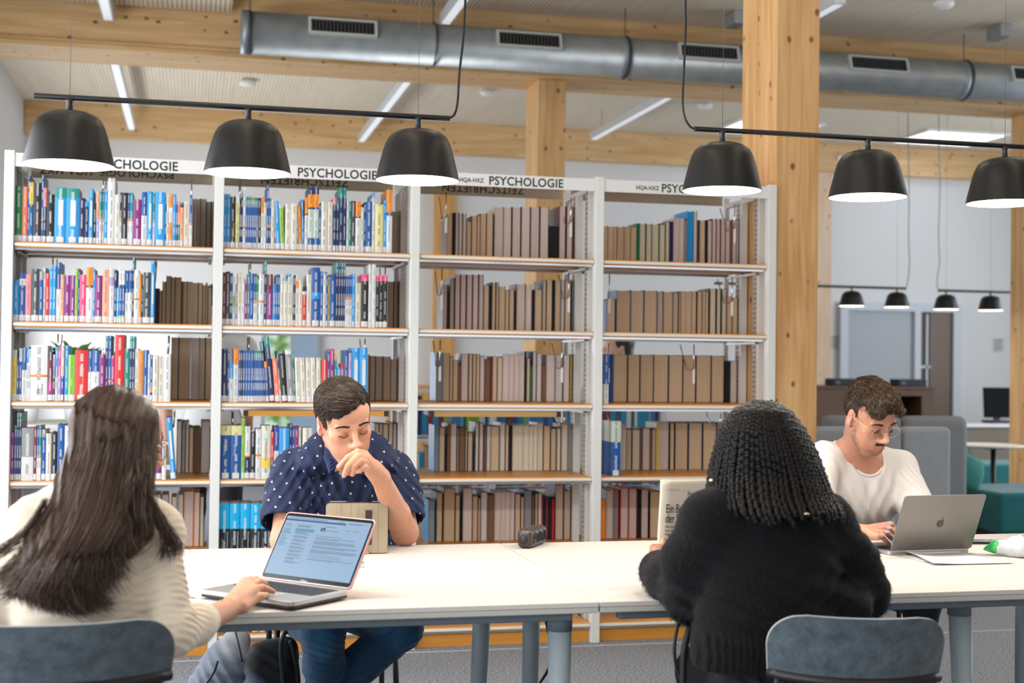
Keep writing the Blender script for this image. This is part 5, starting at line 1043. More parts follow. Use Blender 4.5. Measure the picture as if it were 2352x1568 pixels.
def sheet(pts, label, z=.7406, lift=.0, col='e6e1dd'):
    c = sum((Vector(p) for p in pts), Vector())/4; e = MB(); n = 10; vs = []
    for j in range(n+1):
        for i in range(n+1):
            s, t = i/n, j/n; p = (Vector(pts[0])*(1-s)+Vector(pts[1])*s)*(1-t)+(Vector(pts[3])*(1-s)+Vector(pts[2])*s)*t; vs.append((p.x, p.y, z+lift*(max(0, .45-s)**2*4*(1-abs(t-.5)))+.0006*math.sin(s*7)*math.sin(t*5)+.0007))
    m_ = len(vs); fs = [(j*(n+1)+i, j*(n+1)+i+1, (j+1)*(n+1)+i+1, (j+1)*(n+1)+i) for j in range(n) for i in range(n)]
    e.mesh([(x-c.x, y-c.y, z_-z) for x, y, z_ in vs], fs, smooth=True); o = e.build('paper_sheet', plain('paper_'+col, col, .8)); o.location = (c.x, c.y, z); sd = o.modifiers.new('thick', 'SOLIDIFY'); sd.thickness = .0004; sd.offset = 1; return tag(o, label, 'paper', 'loose papers by the right laptop')
sheet([tuple(UZ(*p, .741)) for p in ((2142, 1298), (2330, 1294), (2190, 1266), (2068, 1268))], 'upper white sheet with lifted left edge in front of the right laptop', .7425, .012)
sheet([tuple(UZ(*p, .741)) for p in ((2120, 1290), (2240, 1292), (2160, 1268), (2072, 1276))], 'greyer sheet peeking out under the upper one by the right laptop', .7406, .0, 'c9c6c4')
# plastic bag
bagm, nt, b = newmat('clear_printed_film'); L = nt.links.new
tc = N(nt, 'ShaderNodeTexCoord'); sp = N(nt, 'ShaderNodeSeparateXYZ'); L(tc.outputs['Object'], sp.inputs[0]); nz = N(nt, 'ShaderNodeTexNoise'); nz.inputs['Scale'].default_value = 18; L(tc.outputs['Object'], nz.inputs['Vector'])
ad = N(nt, 'ShaderNodeMath', operation='MULTIPLY_ADD'); ad.inputs[1].default_value = .05; L(nz.outputs['Fac'], ad.inputs[0]); L(sp.outputs[0], ad.inputs[2])
cr = N(nt, 'ShaderNodeValToRGB'); cr.color_ramp.interpolation = 'CONSTANT'; el = cr.color_ramp.elements; el[0].position = 0; el[0].color = (.7, .72, .73, 1); el[1].position = .17; el[1].color = (.03, .42, .09, 1)
for p_, c_ in ((.29, (.62, .64, .66, 1)), (.52, (.05, .5, .12, 1)), (.60, (.60, .62, .65, 1)), (.86, (.1, .5, .72, 1))): q = el.new(p_); q.color = c_
mr = N(nt, 'ShaderNodeMapRange'); mr.inputs['From Min'].default_value = -.11; mr.inputs['From Max'].default_value = .17; L(ad.outputs[0], mr.inputs['Value']); L(mr.outputs[0], cr.inputs['Fac']); L(cr.outputs[0], b.inputs['Base Color']); b.inputs['Roughness'].default_value = .2; b.inputs['Coat Weight'].default_value = .4
cb_ = UZ(2338, 1265, .76); v = Vol((cb_.x-.20, cb_.y-.15, .735), (cb_.x+.22, cb_.y+.28, .86), .0035); c0 = np.array(cb_)
v.chain([c0+np.array((-.075, .075, -.004)), c0+np.array((-.045, .05, .008)), c0+np.array((.01, .0, .010)), c0+np.array((.10, -.02, .014)), c0+np.array((.15, -.01, .010))], [.006, .022, .036, .040, .030], .02)
v.warp(lambda X, Y, Z: (.0035*np.abs(np.sin(X*95+np.sin(Y*60)*2+Z*40))+.0025*np.sin(Y*120+X*45)).astype(np.float32)); v.cut((0, 0, .7412), (0, 0, -1))
o = vol_obj(v, 'plastic_bag', bagm, None, 1); me_ = o.data; me_.transform(Matrix.Translation(-Vector(cb_))); o.location = cb_; tag(o, 'crumpled clear plastic bag with green print at the right table edge', 'bag')
# newspaper
e = empty('newspaper', (1.40, 3.525, .86), 0, 'folded newspaper held up by the woman with braids', 'newspaper')
NP_ = plain('newsprint', 'c4b8aa', .85, var=.05, vscale=9); NP2 = plain('newsprint_edge', 'dcd8cc', .85); NI = plain('news_ink', '2c2826', .8)
u1 = Vector((1, -.10, 0)).normalized(); z1 = Vector((.055, .05, 1)).normalized(); n1_ = u1.cross(z1)
n1_ = -n1_ if n1_.y < 0 else n1_; org = UY(1514, 1264, 3.515)-Vector(e.location)
def npaper(dx, dz, dy, w_, h_, name, mat, par):
    m = MB(); n = 12; vs = []
    for j in range(n+1):
        for i in range(n+1): s, t = i/n, j/n; p = org+u1*(dx+w_*s)+z1*(dz+h_*t)+n1_*(dy+.008*math.sin(s*3.2)*(1-t*.5)+.003*math.sin(t*6+s*4)); vs.append(p)
    m.mesh(vs, [(j*(n+1)+i, j*(n+1)+i+1, (j+1)*(n+1)+i+1, (j+1)*(n+1)+i) for j in range(n) for i in range(n)], smooth=True); o = m.build(name, mat, par); sd = o.modifiers.new('t', 'SOLIDIFY'); sd.thickness = .0012; return o
f1 = npaper(.0, 0, 0, .30, .192, 'front_page', NP_, e); npaper(-.004, .003, .006, .30, .19, 'inner_page', NP2, e); npaper(-.002, -.003, .011, .30, .192, 'inner_page', NP_, e)
def ntext(body, size, dx, dz, sx=.8): return text(body, size, 'printed_text', NI, f1, frame(org+u1*dx+z1*dz-n1_*(-.0016-.0062 if 0 else .0) + n1_*(.008*math.sin(min(1, (dx+.03)/.3)*3.2)*(1-dz/.192*.5)+.003*math.sin(dz/.192*6+(dx+.03)/.3*4)-.0) + Vector((0, -.0045, 0)), u1, z1), ext=.0002, sx=sx)
try:
    ntext('Ein Bett und', .034, .012, .103, .54); ntext('der Sonne', .034, .012, .076, .54); ntext('Rei', .016, .072, .150, .7)
    for k, s in enumerate(('Aus den Romanen', 'von Cornelia Schi', 'Folge 28')): ntext(s, .0098, .014, .062-.0105*k, .8)
    m = MB()
    for k, (a, b_, c, d) in enumerate(((.008, .166, .05, .1666), (.008, .1615, .12, .1619))): m.face([org+u1*a+z1*b_-Vector((0, .0016, 0)), org+u1*c+z1*b_-Vector((0, .0016, 0)), org+u1*c+z1*d-Vector((0, .0016, 0)), org+u1*a+z1*d-Vector((0, .0016, 0))])
    m.build('printed_rule', NI, f1)
except Exception as ex: print('news', ex)
# ---------------------------------------------------------------- backpack under the table
e = empty('backpack', (.21, 4.62, 0), 0, 'grey and black backpack on the floor under the left table', 'backpack')
BG = attr_mat('backpack_fabric', .7, 0, .1, .4, 500, .3, noise=.2, nscale=14)
K = lambda px, py, Y: PT(px, py, Y)
v = Vol((-.12, 4.3, .0), (.26, 4.95, .56), .005); v.chain([K(545, 1470, 4.70), K(520, 1530, 4.68), K(495, 1600, 4.66), K(490, 1780, 4.66)], [.045, .075, .095, .11], .05); v.cap(K(545, 1700, 4.6), K(560, 1800, 4.6), .10, .10, .06)
v.warp(folds([(K(510, 1560, 4.6), (1, 0, .6), .07, .006, .12, 0), (K(500, 1640, 4.6), (.3, 0, 1), .08, .006, .15, 1)])); v.cut((0, 0, .002), (0, 0, -1)); vol_obj(v, 'main_bag', BG, e, 2, [(K(540, 1475, 4.66), .07, lin('8e9299'), .8)], lin('70798a'))
v = Vol((.02, 4.25, .0), (.52, 4.85, .52), .005); v.chain([K(600, 1500, 4.55), K(655, 1490, 4.56)], [.040, .042], .04); v.box(K(622, 1620, 4.55), (.085, .06, .17), .045, None, .05); v.box(K(560, 1690, 4.54), (.07, .06, .14), .045, None, .05)
v.warp(folds([(K(600, 1560, 4.5), (.5, 0, 1), .08, .005, .12, 0)])); v.cut((0, 0, .002), (0, 0, -1)); vol_obj(v, 'front_pocket', BG, e, 2, [(K(560, 1600, 4.5), .09, lin('58657a'), .9)], lin('17181c'))
m = MB(); m.tube([p-Vector(e.location) for p in arc_pts([UY(655, 1700, 4.48), UY(650, 1570, 4.48), UY(645, 1490, 4.47), UY(655, 1452, 4.47), UY(680, 1448, 4.5), UY(700, 1480, 4.55)], 6)], .008, 8); m.build('carry_strap', plain('strap_gloss', '202b33', .3), e)
m = MB(); m.tube([p-Vector(e.location) for p in arc_pts([UY(668, 1470, 4.5), UY(676, 1500, 4.5), UY(684, 1560, 4.5), UY(682, 1640, 4.5)], 6)], .009, 8); m.build('shoulder_strap', plain('strap_matt', '141416', .7), e)
m = MB(); m.tube([p-Vector(e.location) for p in arc_pts([UY(540, 1448, 4.62), UY(548, 1480, 4.59), UY(556, 1520, 4.57)], 6)], .0035, 6); m.tube([p-Vector(e.location) for p in arc_pts([UY(500, 1518, 4.56), UY(490, 1545, 4.56), UY(470, 1575, 4.56)], 6)], .004, 6); m.build('zip', plain('zip_dark', '22252b', .5), e)
# bag strap beside the braided woman's chair
e = empty('shoulder_bag', (1.17, 3.12, 0), 0, 'black shoulder bag hanging left of the woman with braids', 'bag')
m = MB(); m.tube([p-Vector(e.location) for p in arc_pts([UY(1572, 1410, 3.18), UY(1556, 1440, 3.16), UY(1549, 1490, 3.15), UY(1556, 1540, 3.15), UY(1575, 1580, 3.14)], 6)], .0045, 8); m.build('strap', plain('bag_strap', '19191c', .5), e)
m = MB(); m.tube([p-Vector(e.location) for p in arc_pts([UY(1600, 1412, 3.16), UY(1582, 1450, 3.14), UY(1571, 1500, 3.13), UY(1568, 1580, 3.12)], 6)], .009, 8); m.build('strap', plain('bag_strap2', '0f0f11', .6), e)
v = Vol((1.05, 2.95, 0.0), (1.38, 3.3, .56), .006); v.box((1.21, 3.12, .34), (.09, .05, .17), .04, None, .03); vol_obj(v, 'bag_body', plain('bag_black', '101012', .7, bump=.3), e, 2)
# ---------------------------------------------------------------- lounge at the right
SOFA = plain('sofa_grey_felt', 'a0a8b0', .92, bump=.3, bscale=400, var=.05); SOFA2 = plain('sofa_grey_dark', '808488', .92, bump=.3, bscale=400); TEAL = plain('teal_wool', '14646a', .92, bump=.35, bscale=350, sheen=.2, var=.05, vscale=8); TEALD = plain('teal_wool_dark', '123f46', .92, bump=.35, bscale=350)
def rbox(lo, hi, r, name, mat, par, h=.012): 
    m = MB(); m.box(lo, hi); return m.build(name, mat, par, bevel=r, seg=4)
xs = [UY(a, 980, 7.4).x for a in (1880, 2077, 2079, 2188)]
e = empty('high_back_sofa', (xs[1], 7.6, 0), 0, 'pale grey high-back sofa right behind the man in white', 'sofa')
rbox((xs[0]-xs[1], -.2, .14), (-.004, -.08, .985), .035, 'back_panel', SOFA, e); rbox((.004, -.2, .14), (xs[3]-xs[1], -.08, .985), .035, 'back_panel', SOFA, e); rbox((xs[0]-xs[1]+.02, -.07, .16), (xs[3]-xs[1]-.02, .55, .43), .03, 'seat', plain('sofa_seat_dark', '3b4046', .9, bump=.3), e)
m = MB()
for x in (xs[0]-xs[1]+.1, xs[3]-xs[1]-.1):
    for y in (-.1, .45): m.tube([(x, y, 0), (x, y, .16)], .015, 8)
m.build('legs', CBLK, e)
xs = [UY(a, 970, 9.0).x for a in (1900, 2075, 2077, 2228)]
e = empty('high_back_sofa', (xs[1], 9.2, 0), 0, 'darker grey high-back sofa in the second row, left of the round table', 'sofa')
rbox((xs[0]-xs[1], -.2, .14), (-.005, -.07, .99), .045, 'back_panel', SOFA2, e); rbox((.005, -.2, .14), (xs[3]-xs[1], -.07, .99), .06, 'back_panel', SOFA2, e); rbox((xs[0]-xs[1]+.02, -.06, .16), (xs[3]-xs[1]-.02, .5, .43), .03, 'seat', SOFA2, e)
m = MB()
for x in (xs[0]-xs[1]+.1, xs[3]-xs[1]-.1):
    for y in (-.1, .42): m.tube([(x, y, 0), (x, y, .16)], .015, 8)
m.build('legs', CBLK, e)
def ottoman(x0, y0, x1, y1, label, split=None, top=.435):
    e = empty('teal_bench', (x0, y0, 0), 0, label, 'bench', 'teal upholstered benches')
    rbox((0, 0, .13), (x1-x0, y1-y0, top), .035, 'cushion_block', TEAL, e)
    m = MB(); m.box((.03, .03, .085), (x1-x0-.03, y1-y0-.03, .129)); m.build('base_frame', CBLK, e)
    for x in (.06, (x1-x0)/2, x1-x0-.06):
        for y in (.05, y1-y0-.05): m = MB(); m.tube([(x, y, 0), (x, y, .084)], .014, 8); m.build('leg', CBLK, e)
    return e
ottoman(5.78, 8.84, 7.6, 9.62, 'near teal bench with a deep block seat at the right edge'); ottoman(7.02, 11.55, 8.4, 12.2, 'far teal bench behind the round table, left block'); ottoman(8.42, 11.55, 9.9, 12.2, 'far teal bench behind the round table, right block')
def cushion(c, s, rot, label, col):
    v = Vol(np.array(c)-s*1.5, np.array(c)+s*1.5, .012); R = np.array(Euler(rot).to_matrix())
    v.box(c, (s*.92, s*.10, s*.80), s*.10, R, .0); v.ell(c, (s*.95, s*.42, s*.85), R, .05); o = vol_obj(v, 'throw_cushion', plain('cushion_'+col, col, .9, bump=.3, bscale=300, sheen=.3), None, 1); o.data.transform(Matrix.Translation(-Vector(c))); o.location = c; return tag(o, label, 'cushion', 'green cushions on the benches')
cushion(tuple(UY(2212, 1082, 9.25)), .155, (-.35, .30, -.3), 'front green cushion leaning on the near teal bench', '2f7d78'); cushion(tuple(UY(2196, 1050, 9.6)), .15, (-.2, .45, .2), 'rear paler green cushion half behind the grey sofa', '4f9488')
c = UZ(2265, 1020, .735); e = empty('round_table', (c.x, c.y, 0), 0, 'small round white side table with black stem among the benches', 'table')
m = MB(); m.lathe([(.02, .713), (.265, .713), (.29, .722), (.29, .733), (.27, .735), (.001, .735)], n=48); m.build('tabletop', plain('round_top', 'e4ded6', .5), e); m = MB(); m.tube([(.065, 0, .014), (.065, 0, .712)], .021, 14); m.box((.0, -.03, .695), (.15, .03, .712)); m.build('stem', CBLK, e); m = MB(); m.lathe([(.17, 0), (.17, .012), (.03, .016)], (.05, 0, 0), 32); m.build('foot_plate', CBLK, e)
# dark counter with devices, desk with monitor
e = empty('counter', (6.28, 13.0, 0), 0, 'dark brown counter with an open niche behind the sofas', 'counter'); CBR = plain('counter_brown', '553c29', .6, var=.08, vscale=6)
m = MB(); m.box((0, 0, 0), (1.02, .6, 1.12)); m.box((1.02, 0, 0), (1.42, .6, .55)); m.box((1.02, 0, 1.05), (1.42, .6, 1.12)); m.box((1.28, 0, .55), (1.42, .6, 1.05)); m.box((1.02, .3, .55), (1.28, .6, 1.05), 1); m.build('body', [CBR, plain('niche_dark', '15120f', .8)], e); m = MB(); m.box((-.02, -.02, 1.121), (1.44, .62, 1.15)); m.build('countertop', CBR, e, bevel=.003)
for px, wd, lb in ((1940, .26, 'left black device box standing on the dark counter'), (2097, .33, 'right black device box standing on the dark counter')):
    x = UY(px, 876, 13.1).x; m = MB(); m.box((-wd/2, -.1, 0), (wd/2, .1, .075)); o = m.build('device_box', plain('device_black', '121214', .6), bevel=.006); o.location = (x, 13.2, 1.151); tag(o, lb, 'device', 'black devices on the dark counter'); mm = MB(); mm.box((-wd/2+.03, -.102, .02), (-wd/2+.08, -.1002, .05)); mm.build('front_panel', plain('panel_grey', '4a4a4e', .4), o)
e = empty('desk', (8.45, 13.3, 0), 0, 'desk with white top and taupe front panel near the right edge', 'desk')
m = MB(); m.box((-.35, 0, .705), (1.3, .7, .74)); m.build('desktop', plain('desk_white', 'e8e6e6', .5), e, bevel=.002); m = MB(); m.box((-.3, .03, 0), (1.25, .06, .704)); m.box((-.3, .061, 0), (-.27, .68, .704)); m.box((1.22, .061, 0), (1.25, .68, .704)); m.build('front_panel', plain('taupe_panel', '7d7467', .8), e)
e = empty('monitor', (8.86, 13.6, .7405), 0, 'black computer monitor on the white desk at the right edge', 'monitor'); m = MB(); m.M = Matrix.Rotation(-.08, 4, 'X'); m.box((-.16, 0, .06), (.20, .03, .40)); m.build('screen', plain('mon_black', '0b0c0e', .7, spec=.15), e, bevel=.006); m = MB(); m.box((-.02, .031, .03), (.05, .06, .2)); m.build('neck', CBLK, e); m = MB(); m.box((-.12, -.08, 0), (.14, .14, .028)); m.build('base', CBLK, e, bevel=.004)
x = UY(2160, 955, 13.1); m = MB(); m.lathe([(.05, 0), (.06, .03), (.06, .05), (.02, .055)], n=20); o = m.build('green_bowl', plain('bowl_green', '3f8a66', .4)); o.location = (8.24, 13.5, .7405); tag(o, 'small green bowl on the left end of the white desk', 'bowl')
# ---------------------------------------------------------------- seen through the shelves: plants on a table, low rear bookcase
LEAF = plain('leaf_green', '3f8a2c', .5, var=.25, vscale=12); POT = plain('pot_white', 'e9ebee', .4)
e = empty('plant_table', (-.72, 8.6, 0), 0, 'white table with plants standing behind the left bay of the bookcase', 'table'); m = MB(); m.box((-.42, -.3, .925), (.55, .45, .95)); m.build('tabletop', plain('pt_white', 'e2e0dd', .5), e, bevel=.003)
for sx in (-.38, .5):
    for sy in (-.26, .4): m = MB(); m.tube([(sx, sy, 0), (sx, sy, .924)], .018, 10); m.build('leg', plain('pt_leg', 'bfc3c6', .5), e)
def leafy(x, y, z, n, h_, spread, seed, label, broad):
    rnd = random.Random(seed); e = empty('potted_plant', (x, y, z), 0, label, 'plant', 'potted plants on the white table')
    m = MB(); m.lathe([(.05, .001), (.065, .11), (.06, .112), (.055, .10), (.001, .10)], n=24); m.build('pot', POT, e); m = MB()
    for i in range(n):
        a = rnd.uniform(0, 2*PI); hh = h_*rnd.uniform(.5, 1); sp = spread*rnd.uniform(.4, 1); w_ = (.026 if broad else .008)*rnd.uniform(.7, 1.2); k = 8; L_, R_ = [], []
        for j in range(k+1):
            t = j/k; r = sp*t**1.4; p = Vector((r*math.cos(a), r*math.sin(a), .10+hh*(t*1.15-.45*t**3))); ww = w_*math.sin(min(1, t*1.02)*PI*.96+.06); s_ = Vector((-math.sin(a), math.cos(a), 0)); L_.append(p+s_*ww+Vector((0, 0, ww*.3))); R_.append(p-s_*ww+Vector((0, 0, ww*.3)))
        vs = L_+R_; fs = [(j, j+1, k+2+j, k+1+j) for j in range(k)]; m.mesh(vs, fs, smooth=True)
    m.build('leaves', LEAF, e); return e
leafy(-.95, 8.62, .951, 60, .50, .28, 1, 'tall broad-leaved plant, left one behind the left bay', True); leafy(-.70, 8.75, .951, 70, .56, .30, 2, 'bushy broad-leaved plant, middle one behind the left bay', True); leafy(-.42, 8.65, .951, 80, .50, .26, 3, 'fine-leaved plant, right one behind the left bay', False)
e = empty('low_bookcase', (1.36, 8.8, 0), 0, 'low white bookcase of coloured books seen through the third bay', 'bookcase')
m = MB(); 
for z in (.50, .84, 1.16): m.box((0, 0, z-.02), (1.8, .3, z-.0005))
for x in (-.02, .6, 1.2, 1.8): m.box((x-.018 if x else x, -.01, 0), (x+.02, .31, 1.18))
m.build('carcass', plain('lbc_white', 'd8dfe8', .5), e)
# ---------------------------------------------------------------- people
def person(loc, label): return empty('person', loc, 0, label, 'person')

# ---- the man in the navy shirt, chin on his hand
Y1 = 4.44
pa = person((.36, 4.62, 0), 'man in navy patterned shirt resting his chin on his hand behind the tablet')
A1 = face_axes(27, 22, 9); C1 = PT(791, 967, 4.255)
sh_l = PT(678, 1082, 4.50); sh_r = PT(900, 1085, 4.50); ck = PT(795, 1075, 4.44); pelv = np.array((.42, 4.80, .50)); chest = PT(792, 1150, 4.48); belly = PT(800, 1290, 4.66)
el_r = PT(930, 1222, 4.385); wr_r = PT(874, 1097, 4.17); el_l = PT(655, 1240, 4.34); wr_l = PT(735, 1262, 4.24)
v = Vol((-.02, 4.0, .60), (.80, 4.80, 1.36), .0028); s1 = 1.01
g1 = head_vol(v, C1, A1, s1)
v.cap(g1(0, -.035, -.055), ck+np.array((0, .03, .03)), .056, .062, .03)
v.chain([sh_l, lerp(sh_l, sh_r, .5)+np.array((0, .0, .02)), sh_r], [.055, .075, .055], .05); v.ell(chest, (.165, .105, .15), None, .06); v.ell(belly, (.15, .10, .17), None, .06)
v.chain([sh_r, lerp(sh_r, el_r, .5), el_r], [.055, .050, .044], .02); v.chain([el_r, lerp(el_r, wr_r, .35), wr_r], [.043, .043, .029], .012)
v.chain([sh_l, lerp(sh_l, el_l, .5), el_l], [.055, .050, .045], .02); v.chain([el_l, lerp(el_l, wr_l, .35), wr_l], [.044, .043, .029], .02)
# left hand under the mouth: back of the hand to the viewer
kn = [PT(838, 1043, 4.095), PT(843, 1053, 4.085), PT(845, 1064, 4.085), PT(846, 1075, 4.092)]
v.chain([wr_r, lerp(wr_r, lerp(kn[0], kn[3], .5), .5)], [.029, .029], .012)
for k in kn: v.cap(lerp(wr_r, lerp(kn[0], kn[3], .5), .28), k, .021, .0125, .014)
def pth(pts, rs, k=.003): v.chain(pts, rs, k)
pth([kn[0], PT(821, 1038, 4.075), PT(800, 1050, 4.07), PT(778, 1072, 4.085)], [.0125, .0108, .0098, .0078])
pth([kn[1], PT(823, 1048, 4.058), PT(801, 1068, 4.055), PT(790, 1092, 4.075)], [.0125, .0112, .0100, .0080])
pth([kn[2], PT(828, 1058, 4.055), PT(814, 1070, 4.055), PT(809, 1089, 4.078)], [.0122, .0108, .0098, .0080])
pth([kn[3], PT(836, 1072, 4.060), PT(826, 1080, 4.060), PT(818, 1083, 4.080)], [.0112, .0098, .0088, .0072])
pth([lerp(wr_r, kn[0], .35)+np.array((0, .02, 0)), PT(838, 1068, 4.14), PT(818, 1078, 4.155), PT(800, 1076, 4.165)], [.018, .013, .011, .008], .006)
hl = wr_l; 
for j in range(4):
    b0 = hl+np.array((.06, -.035+.02*j, .004)); v.cap(hl, b0, .024, .012, .012); finger(v, b0, [(1, -.05, .12), (1, 0, -.25), (.8, 0, -.6)], [.042, .026, .02], .009)
finger(v, hl+np.array((.02, -.03, 0)), [(.8, -.6, 0), (1, -.3, 0)], [.04, .028], .011)
SK1 = (.48, .24, .155); LIP1 = (.42, .13, .10)
pnt = head_paint(C1, A1, s1, LIP1, None, (.50, .20, .135))
pnt += [(g1(0, .07, -.085), (.06, .05, .035), (.42, .235, .165), .35), (el_r, .06, (.50, .20, .135), .45)]
for t_ in (PT(778, 1066, 4.083), PT(790, 1086, 4.073), PT(809, 1083, 4.076)): pnt.append((t_, .014, (.58, .27, .20), .6))
vol_obj(v, 'body', SKIN, pa, 1, pnt, SK1)
brow_mesh('eyebrows', g1, A1, s1, (.035, .018, .010), pa, HAIR, thick=.0040, n=120); lash_mesh(g1, s1, pa, HAIR, (.03, .015, .01))
# hair: side-swept crop
def keep1(p): x, y, z = p; return z > ((.074 if x > -.01 else .092) if y > .035 else (.02 if y > .005 else (-.012 if y > -.03 else -.05))) and y < .092
v = Vol(C1-.16, C1+.16, .0025); c0, r0 = (0, -.020, .036), (.0805, .102, .090)
v.ell(g1(*c0), np.array(r0)*s1, A1, 0); v.ell(g1(.010, -.0, .078), np.array((.070, .086, .048))*s1, A1, .03); v.ell(g1(.014, .045, .092), np.array((.050, .038, .024))*s1, A1, .03)
v.ell(g1(-.004, .122, -.012), np.array((.086, .072, .100))*s1, A1, .012, 's'); v.ell(g1(-.030, .100, .055), np.array((.036, .048, .038))*s1, A1, .012, 's'); v.ell(g1(0, .02, -.115), np.array((.12, .115, .088))*s1, A1, .015, 's')
for q in (-1, 1): v.ell(g1(q*.085, -.008, -.006), np.array((.020, .026, .036))*s1, A1, .006, 's')
def wave_head(C, A, fn):
    Ai = A.T
    def f(X, Y, Z):
        X = X-C[0]; Y = Y-C[1]; Z = Z-C[2]; return fn(Ai[0, 0]*X+Ai[0, 1]*Y+Ai[0, 2]*Z, Ai[1, 0]*X+Ai[1, 1]*Y+Ai[1, 2]*Z, Ai[2, 0]*X+Ai[2, 1]*Y+Ai[2, 2]*Z).astype(np.float32)
    return f
v.warp(wave_head(C1, A1, lambda x, y, z: .0016*np.sin((y+.25*x)*230+2*np.sin(x*40))+.0010*np.sin((y+.2*x)*520+2*np.sin(x*60))))
hd = vol_obj(v, 'hair', HAIR, pa, 1, [], (.018, .011, .008)); HV = np.array([x.co[:] for x in hd.data.vertices])+np.array(pa.location)
def flow1(L_):
    x, y, z = L_[:, 0], L_[:, 1], L_[:, 2]; d = np.stack([np.full_like(x, .95), -.30-.35*(z > .09), -.15+0*x], 1)
    sd = (x > .052) & (z < .085); d[sd] = (.05, -.75, -.6); sl = (x < -.050); d[sl] = (-.05, -.7, -.5); pt = (x < -.03) & (x >= -.050); d[pt] = (.5, -.75, .1); bk = (y < -.07); d[bk] = (.2, -.3, -.9); return d
st_ = vol_strands(v, HV, C1, A1, 9000, 10, .0072, flow1, lambda t: -.0003+.0034*math.sin(t*PI*.92), 3, .10)
tubes_mesh('hair_strands', st_, np.array([.0003, .0005, .0006, .0006, .0006, .0006, .0005, .0004, .0003, .0001]), HAIR, hd, 3, hair_cols(len(st_), (.026, .0155, .010), .5, 2, (.12, .075, .045), .10))
# shirt
NAVY = attr_mat('navy_cotton', .72, 0, .03, .25, 900, .3); NV = tuple(lin('101d3e')); NV2 = lin('13234a')
v = Vol((-.05, 4.05, .55), (.82, 4.90, 1.26), .003)
v.chain([sh_l, lerp(sh_l, sh_r, .5)+np.array((0, .02, .028)), sh_r], [.064, .080, .064], .05); v.ell(chest+np.array((0, .0, 0)), (.188, .122, .16), None, .06); v.ell(belly, (.185, .125, .20), None, .07)
slr = lerp(sh_r, el_r, .70)+np.array((.006, 0, 0)); sll = lerp(sh_l, el_l, .66)+np.array((-.018, -.005, 0))
v.chain([sh_r, lerp(sh_r, slr, .5), slr], [.056, .062, .072], .07); v.chain([sh_l, lerp(sh_l, sll, .5), sll], [.055, .062, .074], .07)
v.cap(PT(757, 1016, 4.44), PT(838, 1018, 4.44), .042, .042, .03); v.cap(PT(735, 1040, 4.44), PT(860, 1040, 4.44), .060, .060, .04); v.ell(PT(722, 1062, 4.42), (.06, .07, .04), None, .03); v.ell(PT(868, 1062, 4.42), (.06, .07, .04), None, .03)
v.warp(folds([(lerp(sh_l, sll, .5), (.8, 0, -.5), .055, .005, .12, 0), (lerp(sh_r, slr, .5), (.7, 0, .6), .05, .005, .12, 1), (chest+np.array((-.06, -.1, .02)), (1, 0, .35), .075, .0055, .13, .4), (chest+np.array((.07, -.1, -.02)), (1, 0, -.3), .07, .005, .12, 2),
              (belly+np.array((0, -.1, .08)), (.5, 0, 1), .08, .005, .16, 1), (sh_l+np.array((.06, -.05, 0)), (.6, 0, -.8), .06, .004, .08, 1.5), (sh_r+np.array((-.06, -.05, 0)), (.6, 0, .8), .06, .004, .08, .5)]))
ax_r = nrm(el_r-sh_r); ax_l = nrm(el_l-sh_l)
hr = slr+ax_r*.03; hl_ = sll+ax_l*.03
# hems: open the sleeves, open the collar
hem(v, slr+ax_r*.028, ax_r, .0605); hem(v, sll+ax_l*.028, ax_l, .0625)
v.cap(g1(0, -.03, -.06), PT(812, 1085, 4.34), .060, .042, .006, 's'); v.cap(PT(800, 1060, 4.40), PT(804, 1092, 4.25), .042, .012, .006, 's')
V_, F_ = v.mesh(); V_ = relax(V_, F_, 2)
# small white flower motifs of the fabric
rnd = np.random.RandomState(4); fn_ = np.cross(V_[F_[:, 1]]-V_[F_[:, 0]], V_[F_[:, 2]]-V_[F_[:, 0]]); fn_ /= np.linalg.norm(fn_, axis=1, keepdims=True)+1e-12; fc_ = V_[F_].mean(1)
vis = np.where(fn_ @ np.array(list(_fw)) < -.05)[0]; pick = []; 
for i in rnd.permutation(vis):
    if all(np.linalg.norm(fc_[i]-fc_[j]) > .036 for j in pick): pick.append(i)
mV, mF = [], []
for i in pick:
    n_ = fn_[i]; c = fc_[i]+n_*.0010; a0 = rnd.uniform(-.5, .5); u_ = nrm(np.cross(n_, (math.sin(a0), 0, math.cos(a0)))); w_ = np.cross(n_, u_)
    for k, (dx, dy, rr) in enumerate(((-.0022, .0018, .0017), (.0022, .0018, .0017), (0, -.0021, .0017))):
        b0 = len(mV); cc = c+u_*dx+w_*dy
        for q in range(8): a = q*PI/4; mV.append(cc+u_*rr*math.cos(a)+w_*rr*1.15*math.sin(a))
        mF += [[b0, b0+1, b0+2, b0+3], [b0, b0+3, b0+4, b0+7], [b0+4, b0+5, b0+6, b0+7]]
nb = len(V_); V2 = np.concatenate([V_, np.array(mV)]); F2 = np.concatenate([F_, np.array(mF)+nb]); cc_ = np.tile(np.array(NV), (len(V2), 1)); cc_[nb:] = (.75, .77, .80)
shirt = np_mesh('shirt', V2-np.array(pa.location), F2, NAVY, pa, cc_)
